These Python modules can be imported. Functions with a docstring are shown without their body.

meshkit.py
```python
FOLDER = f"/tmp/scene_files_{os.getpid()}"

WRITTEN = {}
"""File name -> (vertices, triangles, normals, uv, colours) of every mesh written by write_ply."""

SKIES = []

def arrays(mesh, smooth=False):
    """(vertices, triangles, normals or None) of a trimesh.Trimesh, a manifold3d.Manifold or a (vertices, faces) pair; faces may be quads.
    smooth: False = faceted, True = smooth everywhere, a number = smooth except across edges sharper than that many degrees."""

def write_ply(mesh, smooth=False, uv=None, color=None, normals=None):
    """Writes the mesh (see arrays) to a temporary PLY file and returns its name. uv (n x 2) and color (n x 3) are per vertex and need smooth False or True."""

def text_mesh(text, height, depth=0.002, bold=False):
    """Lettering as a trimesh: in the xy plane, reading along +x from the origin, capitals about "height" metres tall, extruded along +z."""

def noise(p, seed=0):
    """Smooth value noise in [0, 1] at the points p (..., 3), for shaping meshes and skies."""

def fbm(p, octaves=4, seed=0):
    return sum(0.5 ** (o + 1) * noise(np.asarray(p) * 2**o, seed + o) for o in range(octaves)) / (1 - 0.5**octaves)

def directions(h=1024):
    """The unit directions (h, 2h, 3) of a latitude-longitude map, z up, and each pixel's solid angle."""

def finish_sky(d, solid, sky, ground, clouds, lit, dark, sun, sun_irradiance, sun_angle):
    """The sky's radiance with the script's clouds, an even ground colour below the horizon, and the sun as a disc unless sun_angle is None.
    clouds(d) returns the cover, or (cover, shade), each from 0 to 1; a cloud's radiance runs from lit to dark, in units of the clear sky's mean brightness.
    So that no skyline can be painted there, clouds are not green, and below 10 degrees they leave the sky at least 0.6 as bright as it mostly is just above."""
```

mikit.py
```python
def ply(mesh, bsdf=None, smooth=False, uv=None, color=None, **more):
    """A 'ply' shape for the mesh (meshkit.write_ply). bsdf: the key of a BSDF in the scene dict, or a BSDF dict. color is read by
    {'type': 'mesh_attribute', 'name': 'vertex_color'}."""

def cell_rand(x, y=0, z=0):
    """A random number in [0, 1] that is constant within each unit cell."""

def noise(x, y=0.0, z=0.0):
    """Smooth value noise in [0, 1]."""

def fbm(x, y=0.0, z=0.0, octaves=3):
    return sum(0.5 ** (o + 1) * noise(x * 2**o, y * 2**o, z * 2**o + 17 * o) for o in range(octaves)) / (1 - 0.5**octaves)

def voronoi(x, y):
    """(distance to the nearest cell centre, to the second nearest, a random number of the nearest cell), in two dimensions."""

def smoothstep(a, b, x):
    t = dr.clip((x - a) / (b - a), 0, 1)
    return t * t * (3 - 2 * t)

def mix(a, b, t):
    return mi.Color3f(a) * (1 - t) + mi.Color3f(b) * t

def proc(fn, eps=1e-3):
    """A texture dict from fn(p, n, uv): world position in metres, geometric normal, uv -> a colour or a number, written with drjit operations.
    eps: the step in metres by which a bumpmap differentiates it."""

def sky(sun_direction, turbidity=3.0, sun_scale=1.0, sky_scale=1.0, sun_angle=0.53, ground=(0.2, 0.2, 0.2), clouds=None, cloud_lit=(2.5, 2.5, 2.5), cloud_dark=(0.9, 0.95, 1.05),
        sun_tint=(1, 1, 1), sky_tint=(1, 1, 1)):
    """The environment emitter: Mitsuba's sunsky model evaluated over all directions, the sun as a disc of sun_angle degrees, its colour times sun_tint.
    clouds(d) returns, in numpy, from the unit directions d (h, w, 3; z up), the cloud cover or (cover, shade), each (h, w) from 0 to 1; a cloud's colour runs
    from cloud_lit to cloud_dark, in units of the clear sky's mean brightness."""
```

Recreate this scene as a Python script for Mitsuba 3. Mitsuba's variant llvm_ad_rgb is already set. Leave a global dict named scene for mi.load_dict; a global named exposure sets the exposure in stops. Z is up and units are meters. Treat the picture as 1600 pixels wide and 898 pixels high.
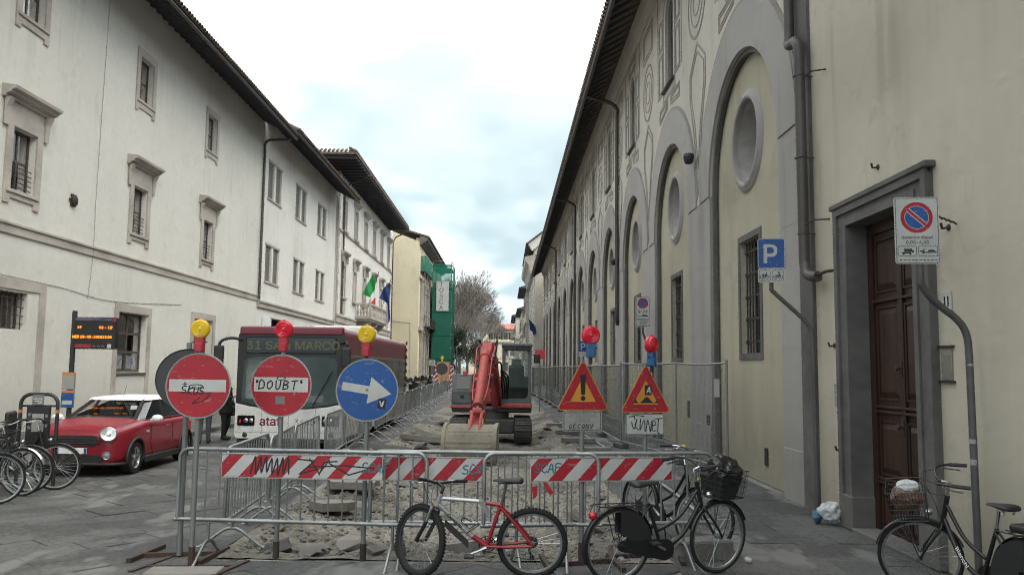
import math, random
import numpy as np, trimesh, manifold3d as m3
import drjit as dr, mitsuba as mi, mikit, meshkit
from shapely.geometry import Polygon, Point, LineString, box as sbox
from shapely.ops import unary_union
from shapely import affinity
from mikit import proc, noise, fbm, voronoi, cell_rand, smoothstep, mix

# ---------------------------------------------------------------- camera, sky, exposure
exposure = 3.0
def sky_clouds(d):
    w = d[..., 2:3] + 0.16
    p = np.concatenate([d[..., :2] / w * [0.9, 0.55], d[..., 2:3] * 1.5], -1)
    t = meshkit.fbm(p * 1.3 + 3.3, 5, 15) * .6 + meshkit.fbm(p * 2.3 + 9.1, 4, 7) * .4
    # overcast: three times as bright overhead as at the horizon, with broken darker patches
    return np.ones(d.shape[:2]), np.clip(.913 * (1 - d[..., 2]) + np.clip((t - .50) * 4.0, -.55, .22) + (meshkit.fbm(p * 4.0 + 1.7, 4, 3) - .5) * .45, 0, 1)
scene = {
    'camera': {'type': 'perspective', 'fov': 2 * math.degrees(math.atan(800 / 1300.)), 'fov_axis': 'x', 'near_clip': 0.1, 'far_clip': 3000.0,
               'to_world': mi.ScalarTransform4f().look_at(origin=[0, 0, 1.95], target=[0.0065286, 0.9953066, 2.0465510], up=[-0.0119995, -0.0964682, 0.9952637])},
    'sky': mikit.sky([0.45, -0.50, 0.74], turbidity=4, sun_scale=0.24, sun_angle=45, sun_tint=(.86, .98, 1.08), sky_scale=0.9, clouds=sky_clouds,
                     cloud_lit=(3.2, 3.3, 3.3), cloud_dark=(0.92, 1.17, 1.25), ground=(0.12, 0.12, 0.12), sky_tint=(0.96, 1.02, 1.0)),
}
labels = {}
rng = random.Random(7)
npr = np.random.default_rng(11)
PI = math.pi

# ---------------------------------------------------------------- mesh helpers
def TM(v, f): return trimesh.Trimesh(np.asarray(v, float), np.asarray(f, int), process=False)
def cat(*ms):
    ms = [m for x in ms for m in (x if isinstance(x, (list, tuple)) else [x])]
    return trimesh.util.concatenate(ms) if len(ms) > 1 else ms[0]
BF = np.array([[0,2,1],[0,3,2],[4,5,6],[4,6,7],[0,1,5],[0,5,4],[1,2,6],[1,6,5],[2,3,7],[2,7,6],[3,0,4],[3,4,7]])
def box(x0, x1, y0, y1, z0, z1):
    x0, x1 = min(x0, x1), max(x0, x1); y0, y1 = min(y0, y1), max(y0, y1); z0, z1 = min(z0, z1), max(z0, z1)
    return TM([[x0,y0,z0],[x1,y0,z0],[x1,y1,z0],[x0,y1,z0],[x0,y0,z1],[x1,y0,z1],[x1,y1,z1],[x0,y1,z1]], BF)
def rbox(x0, x1, y0, y1, z0, z1, r=0.01, n=1):
    """box with chamfered (n=1) or rounded edges"""
    if n == 1:
        p = []
        for sx, xx in ((1, x0), (-1, x1)):
            for sy, yy in ((1, y0), (-1, y1)):
                for sz, zz in ((1, z0), (-1, z1)):
                    p += [[xx, yy + sy*r, zz + sz*r], [xx + sx*r, yy, zz + sz*r], [xx + sx*r, yy + sy*r, zz]]
        return trimesh.convex.convex_hull(np.array(p))
    s = trimesh.creation.icosphere(subdivisions=n, radius=r).vertices
    p = np.vstack([s + [xx, yy, zz] for xx in (x0 + r, x1 - r) for yy in (y0 + r, y1 - r) for zz in (z0 + r, z1 - r)])
    return trimesh.convex.convex_hull(p)
def hull(p): return trimesh.convex.convex_hull(np.asarray(p, float))
def tube(pts, r, n=8, closed=False, cap=True):
    p = np.asarray(pts, float); m = len(p); r = np.broadcast_to(np.asarray(r, float), (m,))
    t = (np.roll(p, -1, 0) - np.roll(p, 1, 0)) if closed else np.gradient(p, axis=0)
    t /= np.linalg.norm(t, axis=1, keepdims=True) + 1e-12
    a = np.cross(t[0], [0, 0, 1.] if abs(t[0][2]) < .9 else [1., 0, 0]); a /= np.linalg.norm(a)
    A = []
    for k in range(m):
        a = a - t[k] * (a @ t[k]); a /= np.linalg.norm(a) + 1e-12; A.append(a)
    A = np.array(A); B = np.cross(t, A); g = np.arange(n) * 2 * PI / n
    v = (p[:, None] + r[:, None, None] * (np.cos(g)[None, :, None] * A[:, None] + np.sin(g)[None, :, None] * B[:, None])).reshape(-1, 3)
    f = []; K = m if closed else m - 1
    for i in range(K):
        j = (i + 1) % m
        for q in range(n):
            w = (q + 1) % n
            f += [[i*n+q, i*n+w, j*n+w], [i*n+q, j*n+w, j*n+q]]
    if cap and not closed:
        v = np.vstack([v, p[0], p[-1]])
        for q in range(n):
            w = (q + 1) % n
            f += [[m*n, w, q], [m*n+1, (m-1)*n+q, (m-1)*n+w]]
    return TM(v, f)
def tubes_fast(segs, n=3):
    """many straight tubes: segs = list of (p0, p1, r0, r1)"""
    s = np.array([np.r_[a, b, r0, r1] for a, b, r0, r1 in segs]); p, q = s[:, :3], s[:, 3:6]
    t = q - p; t /= np.linalg.norm(t, axis=1, keepdims=True) + 1e-9
    h = np.where(np.abs(t[:, 2:]) < .9, [[0, 0, 1.]], [[1., 0, 0]])
    a = np.cross(t, h); a /= np.linalg.norm(a, axis=1, keepdims=True); b = np.cross(t, a)
    g = np.arange(n) * 2 * PI / n
    ring = np.cos(g)[None, :, None] * a[:, None] + np.sin(g)[None, :, None] * b[:, None]
    v = np.concatenate([p[:, None] + ring * s[:, 6, None, None], q[:, None] + ring * s[:, 7, None, None]], 1).reshape(-1, 3)
    f = []
    for k in range(n):
        w = (k + 1) % n; f += [[k, w, n + w], [k, n + w, n + k]]
    f = (np.array(f)[None] + (np.arange(len(s)) * 2 * n)[:, None, None]).reshape(-1, 3)
    return TM(v, f)
def cyl(p0, p1, r, n=16, r1=None):
    p0, p1 = np.asarray(p0, float), np.asarray(p1, float)
    return tube([p0, p1], [r, r if r1 is None else r1], n)
def lathe(prof, n=32, axis='z', c=(0, 0, 0)):
    """profile [(r, h)], revolved about axis through c"""
    g = np.arange(n) * 2 * PI / n; v = []
    for r, h in prof:
        x, y = r * np.cos(g), r * np.sin(g); z = np.full(n, h)
        v.append(np.stack({'z': (x, y, z), 'y': (x, z, y), 'x': (z, x, y)}[axis], 1))
    v = np.vstack(v) + np.asarray(c, float); f = []
    for i in range(len(prof) - 1):
        for q in range(n):
            w = (q + 1) % n; f += [[i*n+q, i*n+w, (i+1)*n+w], [i*n+q, (i+1)*n+w, (i+1)*n+q]]
    if axis == 'y': f = [t[::-1] for t in f]
    return TM(v, f)
def torus(R, r, n=40, m=8, axis='y', c=(0, 0, 0), rz=None):
    g = np.arange(n) * 2 * PI / n
    p = {'y': np.stack([R*np.cos(g), 0*g, R*np.sin(g)], 1), 'z': np.stack([R*np.cos(g), R*np.sin(g), 0*g], 1), 'x': np.stack([0*g, R*np.cos(g), R*np.sin(g)], 1)}[axis]
    return tube(p + np.asarray(c, float), r, m, True)
def polys(p): return list(getattr(p, 'geoms', [p]))
def ex(poly, ax, a, b):
    """extrude a 2-D shape: ax 'x' -> (y, z) shape from x=a to b, 'y' -> (x, z), 'z' -> (x, y)"""
    out = []
    a, b = min(a, b), max(a, b)
    for g in polys(poly):
        if g.is_empty or g.area < 1e-9 or g.geom_type != 'Polygon': continue
        m = trimesh.creation.extrude_polygon(g, b - a, engine='earcut'); v = np.array(m.vertices); f = np.array(m.faces)
        if ax == 'x': v = np.stack([v[:, 2] + a, v[:, 0], v[:, 1]], 1)
        elif ax == 'y': v = np.stack([v[:, 0], v[:, 2] + a, v[:, 1]], 1); f = f[:, ::-1]
        else: v = v + [0, 0, a]
        out.append(TM(v, f))
    return cat(*out)
def rrect(x0, x1, y0, y1, r, s=5): return sbox(x0 + r, y0 + r, x1 - r, y1 - r).buffer(r, quad_segs=s)
def xf(m, M):
    m = m.copy(); m.apply_transform(M); return m
def tr(x=0, y=0, z=0): A = np.eye(4); A[:3, 3] = (x, y, z); return A
def rot(ax, deg):
    a = math.radians(deg); c, s = math.cos(a), math.sin(a); A = np.eye(4)
    i, j = {'x': (1, 2), 'y': (2, 0), 'z': (0, 1)}[ax]
    A[i, i] = c; A[j, j] = c; A[i, j] = -s; A[j, i] = s; return A
def scl(x, y=None, z=None): return np.diag([x, x if y is None else y, x if z is None else z, 1.0])
def text(s, h, bold=False, depth=.001):
    """lettering facing -y, centred on the origin in (x, z)"""
    m = meshkit.text_mesh(s, h, depth, bold); v = np.array(m.vertices)
    c = (v[:, 0].min() + v[:, 0].max()) / 2
    return TM(np.stack([v[:, 0] - c, -v[:, 2], v[:, 1] - h / 2], 1), m.faces)
def strokes(lines, w): return unary_union([LineString(l).buffer(w / 2, quad_segs=3) for l in lines])
def bez(pts, n=12):
    """smooth curve through the points (Catmull-Rom)"""
    p = np.asarray(pts, float); q = np.vstack([2*p[0]-p[1], p, 2*p[-1]-p[-2]]); o = []
    for i in range(1, len(q) - 2):
        for t in np.linspace(0, 1, n, endpoint=False):
            o.append(.5*((2*q[i]) + (-q[i-1]+q[i+1])*t + (2*q[i-1]-5*q[i]+4*q[i+1]-q[i+2])*t*t + (-q[i-1]+3*q[i]-3*q[i+1]+q[i+2])*t**3))
    return np.array(o + [p[-1]])
def arc(c, r, a0, a1, n=12, r2=None):
    g = np.radians(np.linspace(a0, a1, n)); return [(c[0] + r*math.cos(a), c[1] + (r2 or r)*math.sin(a)) for a in g]

# ---------------------------------------------------------------- scene helpers
def newkey(k):
    if k not in scene and k not in labels: return k
    i = 1
    while f'{k}_{i:03d}' in scene or f'{k}_{i:03d}' in labels: i += 1
    return f'{k}_{i:03d}'
COUNT = {}
def numbered(k):
    if k in COUNT or k in scene or k in labels:
        i = COUNT.get(k, 0) + 1; COUNT[k] = i; return f'{k}_{i:03d}'
    COUNT[k] = 0; return k
def shape(mesh, bsdf, smooth=False): return mesh if isinstance(mesh, dict) else mikit.ply(mesh, bsdf, smooth)
def entry(key, mesh, bsdf, smooth=False, M=None):
    s = dict(shape(mesh, bsdf, smooth))
    if bsdf is not None: s['bsdf'] = {'type': 'ref', 'id': bsdf}
    if M is not None: s['to_world'] = mi.ScalarTransform4f(np.asarray(M, float))
    scene[key] = s; return key
class Thing:
    def __init__(self, name, label=None, category=None, group=None, M=None, kind=None):
        self.key = numbered(name); self.M = M
        if kind: labels[self.key] = {'kind': kind}; 
        else: labels[self.key] = {'label': label, 'category': category}
        if label and kind: labels[self.key]['label'] = label
        if group: labels[self.key]['group'] = group
    def part(self, name, mesh, bsdf, smooth=False, M=None, parent=None, label=None, kind=None):
        k = numbered((parent or self.key) + '__' + name)
        e = getattr(self, 'extra', None)
        if e is not None: M = e if M is None else e @ M
        X = self.M if M is None else (M if self.M is None else self.M @ M)
        entry(k, mesh, bsdf, smooth, X)
        if label or kind: labels[k] = {a: b for a, b in (('label', label), ('kind', kind)) if b}
        return k
def single(name, mesh, bsdf, label, category, smooth=False, M=None, group=None, kind=None):
    k = numbered(name); entry(k, mesh, bsdf, smooth, M)
    labels[k] = {'label': label, 'category': category}
    if group: labels[k]['group'] = group
    if kind: labels[k]['kind'] = kind
    return k
def setting(name, mesh, bsdf, smooth=False):
    k = numbered(name); entry(k, mesh, bsdf, smooth); labels[k] = {'kind': 'structure'}; return k
def piece(holder, name, mesh, bsdf, smooth=False, M=None, kind=None):
    k = numbered(holder + '__' + name); entry(k, mesh, bsdf, smooth, M)
    if kind: labels[k] = {'kind': kind}
    return k

# ---------------------------------------------------------------- materials
def rgb(*c): return {'type': 'rgb', 'value': list(c)}
def mat(name, col, rough=.7, metallic=0., spec=.5, coat=0., bump=None, two=True, **kw):
    b = {'type': 'principled', 'base_color': col if isinstance(col, dict) else rgb(*col), 'roughness': rough, 'metallic': metallic, 'specular': spec, **kw}
    if coat: b['clearcoat'] = coat; b['clearcoat_gloss'] = .9
    if bump: b = {'type': 'bumpmap', 'arbitrary': bump[0], 'scale': bump[1], 'bsdf': b}
    scene[name] = {'type': 'twosided', 'bsdf': b} if two else b
def plaster(base, dirt, amt, seed, low=2.2):
    """lime plaster: broad tonal patches, rain streaks, grime near the foot of the wall, small knocks"""
    def fn(p, n, uv):
        h = p.x + p.y
        broad = fbm(h * .35 + seed, p.z * .35, p.x * .1, 3)
        fine = fbm(h * 7 + seed, p.z * 7, p.y * .5, 3)
        streak = fbm(h * 2.6 + seed, p.z * .16 + seed, 2.0, 3)
        foot = smoothstep(low, 0.0, p.z + (broad - .5) * 2.0) * .75
        spots = smoothstep(.70, .76, fbm(h * 1.7 + 5, p.z * 2.1 + seed, 0.0, 4)) * .22
        crack = smoothstep(.010, .002, dr.abs(fbm(h * .8 + seed * 2, p.z * .8, 1.0, 4) - .5)) * smoothstep(.5, .62, fbm(h * .5, p.z * .5 + seed, 4.0, 2)) * .16
        drip = smoothstep(.60, .74, fbm(h * 3.5 + seed, p.z * .22, 6.0, 3)) * smoothstep(.45, .6, broad) * .3
        t = dr.clip(crack + drip + amt * (smoothstep(.35, .75, broad) * .6 + smoothstep(.5, .85, streak) * .25 + (fine - .5) * .25) + foot + spots, 0, 1)
        return mix(base, dirt, t) * (0.93 + .14 * fine)
    return proc(fn)
def plaster_bump(p, n, uv): return fbm((p.x + p.y) * 14, p.z * 14, p.x * 3, 3) + .35 * fbm((p.x + p.y) * 2, p.z * 2, 0., 2)
PB = (proc(plaster_bump, 3e-3), .008)
mat('plaster_house', plaster((.56,.55,.52), (.44,.43,.40), .5, 3.1), .92, bump=PB, spec=.2)
mat('plaster_white', plaster((.60,.59,.575), (.45,.44,.42), .55, 8.7), .92, bump=PB, spec=.2)
mat('plaster_cream', plaster((.58,.53,.40), (.42,.38,.29), .6, 1.7), .92, spec=.2)
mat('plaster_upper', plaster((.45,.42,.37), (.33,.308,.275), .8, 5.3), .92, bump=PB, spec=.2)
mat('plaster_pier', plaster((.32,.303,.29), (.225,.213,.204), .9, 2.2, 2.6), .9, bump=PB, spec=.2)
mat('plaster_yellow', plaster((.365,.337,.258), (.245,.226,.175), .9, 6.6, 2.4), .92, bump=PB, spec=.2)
mat('plaster_door_house', plaster((.455,.42,.342), (.30,.275,.22), .9, 9.4, 1.8), .92, bump=PB, spec=.2)
def stone_fn(base, dark, sc=1.0):
    def fn(p, n, uv):
        a = fbm(p.x * 9 * sc, p.y * 9 * sc, p.z * 9 * sc, 3); b = fbm(p.x * 1.1, p.y * 1.1, p.z * 1.1 + 4, 3)
        return mix(base, dark, dr.clip(smoothstep(.3, .75, b) * .7 + (a - .5) * .8, 0, 1))
    return proc(fn)
def grain_bump(p, n, uv): return fbm(p.x * 40, p.y * 40, p.z * 40, 3)
GB = (proc(grain_bump, 1.5e-3), .004)
mat('stone_trim', stone_fn((.40,.365,.335), (.27,.25,.23)), .85, bump=GB, spec=.25)
mat('stone_grey', stone_fn((.118,.113,.108), (.070,.068,.066)), .8, bump=GB, spec=.3)
mat('stone_sgraffito', stone_fn((.27,.253,.23), (.19,.18,.168)), .9, spec=.2)
def slab_fn(base, dark):
    def fn(p, n, uv):
        a = fbm(p.x * 26, p.y * 26, 1.0, 4); b = fbm(p.x * 1.3 + 3, p.y * 1.3, 7.0, 5)
        worn = smoothstep(.58, .75, fbm(p.x * 2.3, p.y * 1.1 + 9, 3., 4))
        return mix(mix(base, dark, dr.clip(smoothstep(.3, .7, b) + (a - .5) * 1.6, 0, 1)), (.165,.162,.155), worn * .6)
    return proc(fn)
for i, (b_, d_) in enumerate((((.084,.083,.081), (.046,.046,.046)), ((.076,.076,.075), (.042,.042,.043)), ((.092,.090,.087), (.051,.050,.049)))):
    mat('slab_%d' % i, slab_fn(b_, d_), .7, bump=GB, spec=.35)
def mortar_fn(p, n, uv):
    a = fbm(p.x * 5, p.y * 5, 0., 4); b = fbm(p.x * .6 + 2, p.y * .6, 5., 3)
    return mix((.18,.175,.165), (.07,.07,.068), dr.clip(smoothstep(.35, .65, b) * .75 + (a - .5), 0, 1))
mat('mortar', proc(mortar_fn), .9, spec=.2)
def dirt_fn(p, n, uv):
    a = fbm(p.x * 6, p.y * 6, p.z * 6, 4); b = fbm(p.x * .9 + 7, p.y * .9, 3., 4); c = fbm(p.x * 28, p.y * 28, 0., 3)
    col = mix((.205,.192,.165), (.108,.102,.09), dr.clip(smoothstep(.35, .68, b) + (a - .5) * .7, 0, 1))
    return col * (.65 + .7 * c)
mat('dirt', proc(dirt_fn), .95, spec=.15, bump=(proc(lambda p, n, uv: fbm(p.x * 16, p.y * 16, 0., 4), 4e-3), .035))
mat('rubble', stone_fn((.19,.182,.168), (.105,.10,.095)), .9, bump=GB, spec=.2)
mat('far_ground', (.10,.10,.098), .9, spec=.2)
def wood_fn(p, n, uv):
    g = fbm(p.y * 30, p.z * 1.3, p.x * 30, 3); b = fbm(p.y * 4, p.z * .8 + 3, 1., 3)
    return mix((.045,.022,.016), (.018,.010,.008), dr.clip(g * .9 + (b - .5), 0, 1))
mat('door_wood', proc(wood_fn), .42, spec=.4)
def tile_fn(p, n, uv):
    c = cell_rand(dr.floor(p.y * 4.4), dr.floor(p.x * 3), 1); a = fbm(p.x * 8, p.y * 8, p.z * 8, 3)
    return mix((.15,.112,.09), (.085,.072,.063), dr.clip(c * .7 + (a - .4), 0, 1))
mat('roof_tile', proc(tile_fn), .9, spec=.2)
mat('red_roof', (.34,.13,.10), .9)
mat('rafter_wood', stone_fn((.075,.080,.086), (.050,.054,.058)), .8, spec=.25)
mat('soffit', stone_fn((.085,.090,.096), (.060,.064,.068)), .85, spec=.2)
mat('soffit_pale', (.20,.17,.15), .85)
def galv_fn(p, n, uv):
    a = fbm(p.x * 22, p.y * 22, p.z * 22, 3); b = fbm(p.x * 2.1, p.y * 2.1, p.z * 2.1, 3)
    return mix((.40,.42,.42), (.22,.23,.23), dr.clip(a * .6 + smoothstep(.4, .7, b) * .6, 0, 1))
mat('galvanised', proc(galv_fn), .42, metallic=.75)
mat('galvanised_dull', (.20,.21,.21), .55, metallic=.5)
mat('rust_steel', stone_fn((.055,.036,.030), (.028,.025,.024), 2.), .75, metallic=.2)
mat('dark_metal', (.035,.035,.037), .5, metallic=.3)
mat('pipe_metal', stone_fn((.085,.075,.07), (.05,.047,.046)), .5, metallic=.3)
mat('pole_grey', stone_fn((.10,.10,.10), (.06,.06,.06)), .5, metallic=.3)
mat('black_paint', (.014,.014,.015), .3, spec=.5)
mat('black_plastic', (.018,.018,.019), .55)
mat('black_glass', (.006,.007,.008), .06, spec=.6)
mat('rubber', (.018,.018,.018), .8, spec=.3)
mat('chrome', (.62,.63,.64), .16, metallic=1.)
mat('alloy', (.42,.42,.43), .3, metallic=.85)
mat('silver_paint', (.42,.43,.44), .3, metallic=.6, coat=.5)
mat('bike_red', (.26,.012,.022), .35, coat=.5)
mat('car_red', (.22,.006,.018), .28, coat=1., metallic=.1)
mat('car_white', (.72,.72,.71), .35, coat=.6)
def soiled(base, dark, amt, sc=3.):
    def fn(p, n, uv):
        a = fbm(p.x * sc + 3, p.y * sc, p.z * sc, 4); b = fbm(p.x * sc * 5, p.y * sc * 5, p.z * sc * 5, 3)
        return mix(base, dark, dr.clip(smoothstep(.45, .75, a) * amt + smoothstep(.62, .72, b) * amt * .8, 0, 1))
    return proc(fn)
mat('bus_white', soiled((.60,.60,.59), (.36,.36,.34), .6, 1.2), .35, coat=.3)
mat('bus_maroon', (.13,.014,.032), .35, coat=.4)
mat('bus_grey', (.14,.135,.13), .5)
mat('exc_red', soiled((.42,.075,.07), (.20,.06,.05), .7, 2.5), .5, spec=.4)
mat('exc_grey', soiled((.10,.115,.118), (.075,.077,.074), .7, 2.), .5)
mat('steel_worn', (.38,.37,.36), .3, metallic=.9)
mat('bucket_mud', stone_fn((.25,.228,.18), (.13,.12,.098), 1.6), .9, bump=GB)
mat('track_steel', stone_fn((.10,.098,.09), (.05,.05,.048)), .7, metallic=.3)
def worn_sign(base):
    def fn(p, n, uv):
        s = smoothstep(.72, .80, fbm(p.x * 22, p.z * 50, 1., 3)) * .35; a = fbm(p.x * 4, p.z * 4, 2., 3)
        return mix(mi.Color3f(base) * (.85 + .3 * a), (.33,.30,.29), s)
    return proc(fn)
mat('sign_red', worn_sign((.30,.010,.020)), .45)
mat('sign_white', worn_sign((.40,.41,.40)), .5)
mat('sign_blue', worn_sign((.010,.068,.25)), .45)
mat('sign_orange', worn_sign((.45,.20,.028)), .45)
mat('sign_edge', (.34,.35,.34), .5, metallic=.4)
mat('sign_back', (.045,.046,.048), .6)
mat('ink', (.012,.012,.013), .6)
mat('ink_teal', (.03,.13,.16), .6)
mat('ink_grey', (.16,.16,.16), .7)
mat('paper_grey', (.27,.27,.26), .8)
mat('lamp_yellow', (.62,.42,.015), .25, coat=.6)
mat('lamp_red', (.55,.008,.030), .25, coat=.6)
mat('lamp_blue', (.025,.10,.22), .4)
mat('lamp_body_red', (.34,.02,.035), .45)
mat('hoarding_orange', (.40,.21,.13), .7)
mat('orange', (.55,.17,.03), .6)
mat('grille_iron', (.030,.028,.027), .6, metallic=.3)
mat('window_frame', (.055,.047,.042), .55)
mat('shutter_grey', (.17,.165,.155), .7)
mat('shutter_dark', (.075,.07,.062), .7)
mat('curtain', (.55,.56,.56), .9)
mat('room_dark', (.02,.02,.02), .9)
scene['glass'] = {'type': 'thindielectric', 'int_ior': 1.5}
scene['dusty_glass'] = {'type': 'blendbsdf', 'weight': .42, 'a': {'type': 'thindielectric', 'int_ior': 1.5}, 'b': {'type': 'twosided', 'bsdf': {'type': 'diffuse', 'reflectance': rgb(.10,.14,.14)}}}
scene['net_solid'] = {'type': 'mask', 'opacity': .80, 'nested': {'type': 'twosided', 'bsdf': {'type': 'diffuse', 'reflectance': rgb(.030,.135,.10)}}}
scene['net_thin'] = {'type': 'mask', 'opacity': .55, 'nested': {'type': 'twosided', 'bsdf': {'type': 'diffuse', 'reflectance': rgb(.03,.22,.16)}}}
mat('flag_green', (.02,.25,.07), .8); mat('flag_white', (.55,.55,.54), .8); mat('flag_red', (.36,.02,.03), .8); mat('flag_blue', (.012,.03,.13), .8)
mat('bark', (.105,.088,.078), .95, spec=.1)
mat('twig', (.215,.195,.185), .95, spec=.1)
mat('evergreen', (.028,.042,.026), .8)
mat('skin', (.42,.27,.20), .6); mat('hair', (.02,.015,.012), .6)
mat('cloth_black', (.016,.016,.018), .9); mat('cloth_grey', (.07,.075,.085), .9); mat('leather', (.02,.017,.016), .5)
mat('plastic_bag', (.42,.43,.44), .45); mat('bag_blue', (.03,.10,.17), .5); mat('bag_brown', (.15,.085,.065), .5)
scene['led_amber'] = {'type': 'diffuse', 'reflectance': rgb(.3,.1,.02)}
mat('led_dim', (.085,.095,.05), .6)
mat('panel_violet', (.05,.045,.10), .5)
mat('plate_yellow', (.5,.4,.03), .4)
mat('reflector_orange', (.5,.18,.03), .5)
# ================================================================ ground and roads
def grid(x0, x1, y0, y1, nx, ny, zf):
    xs, ys = np.linspace(x0, x1, nx + 1), np.linspace(y0, y1, ny + 1)
    X, Y = np.meshgrid(xs, ys); Z = zf(X, Y)
    v = np.stack([X, Y, Z], -1).reshape(-1, 3); w = nx + 1
    i, j = np.meshgrid(np.arange(nx), np.arange(ny)); a = (j * w + i).ravel()
    return TM(v, np.vstack([np.stack([a, a+1, a+w+1], 1), np.stack([a, a+w+1, a+w], 1)]))
setting('ground', box(-1500, 1500, -600, 2600, -1.2, -.6), 'far_ground')
# bed of the stone-paved road, seen in the joints
setting('road', cat(box(-8.55, -2.95, -6, 70, -.5, -.016), box(-2.95, 1.75, -6, 8.75, -.5, -.016), box(-8.55, 2.2, 70, 600, -.5, 0)), 'mortar')
setting('left_pavement', box(-12.9, -8.72, -6, 600, -.5, .105), 'mortar')
setting('right_pavement', box(1.75, 4.6, -6, 120, -.5, -.016), 'mortar')
# excavated bed of the roadworks
def dig_z(X, Y):
    p = np.stack([X, Y, 0 * X], -1)
    e = np.minimum(np.clip((X + 2.95) / .8, 0, 1), np.clip((1.75 - X) / .55, 0, 1))
    e = np.minimum(e, np.clip((Y - 8.75) / .9, 0, 1))
    z = -.20 * e + (meshkit.fbm(p * 1.1, 4, 3) - .5) * .22 + (meshkit.fbm(p * 5., 4, 5) - .5) * .13
    bank = np.exp(-((X + 2.35) / .55) ** 2) * np.clip((Y - 9.5) / 3, 0, 1) * .26 * meshkit.fbm(p * .9 + 4, 3, 8)
    bank2 = np.exp(-((X - 1.25) / .4) ** 2) * np.clip((Y - 14) / 4, 0, 1) * .22 * meshkit.fbm(p * 1.3 + 9, 3, 2)
    return z * np.clip(e * 3 + .25, 0, 1) + bank + bank2
setting('dirt_ground', cat(grid(-2.97, 1.77, 8.7, 30, 110, 420, dig_z), grid(-2.97, 1.77, 30, 75, 30, 120, dig_z)), 'dirt', True)
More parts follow.
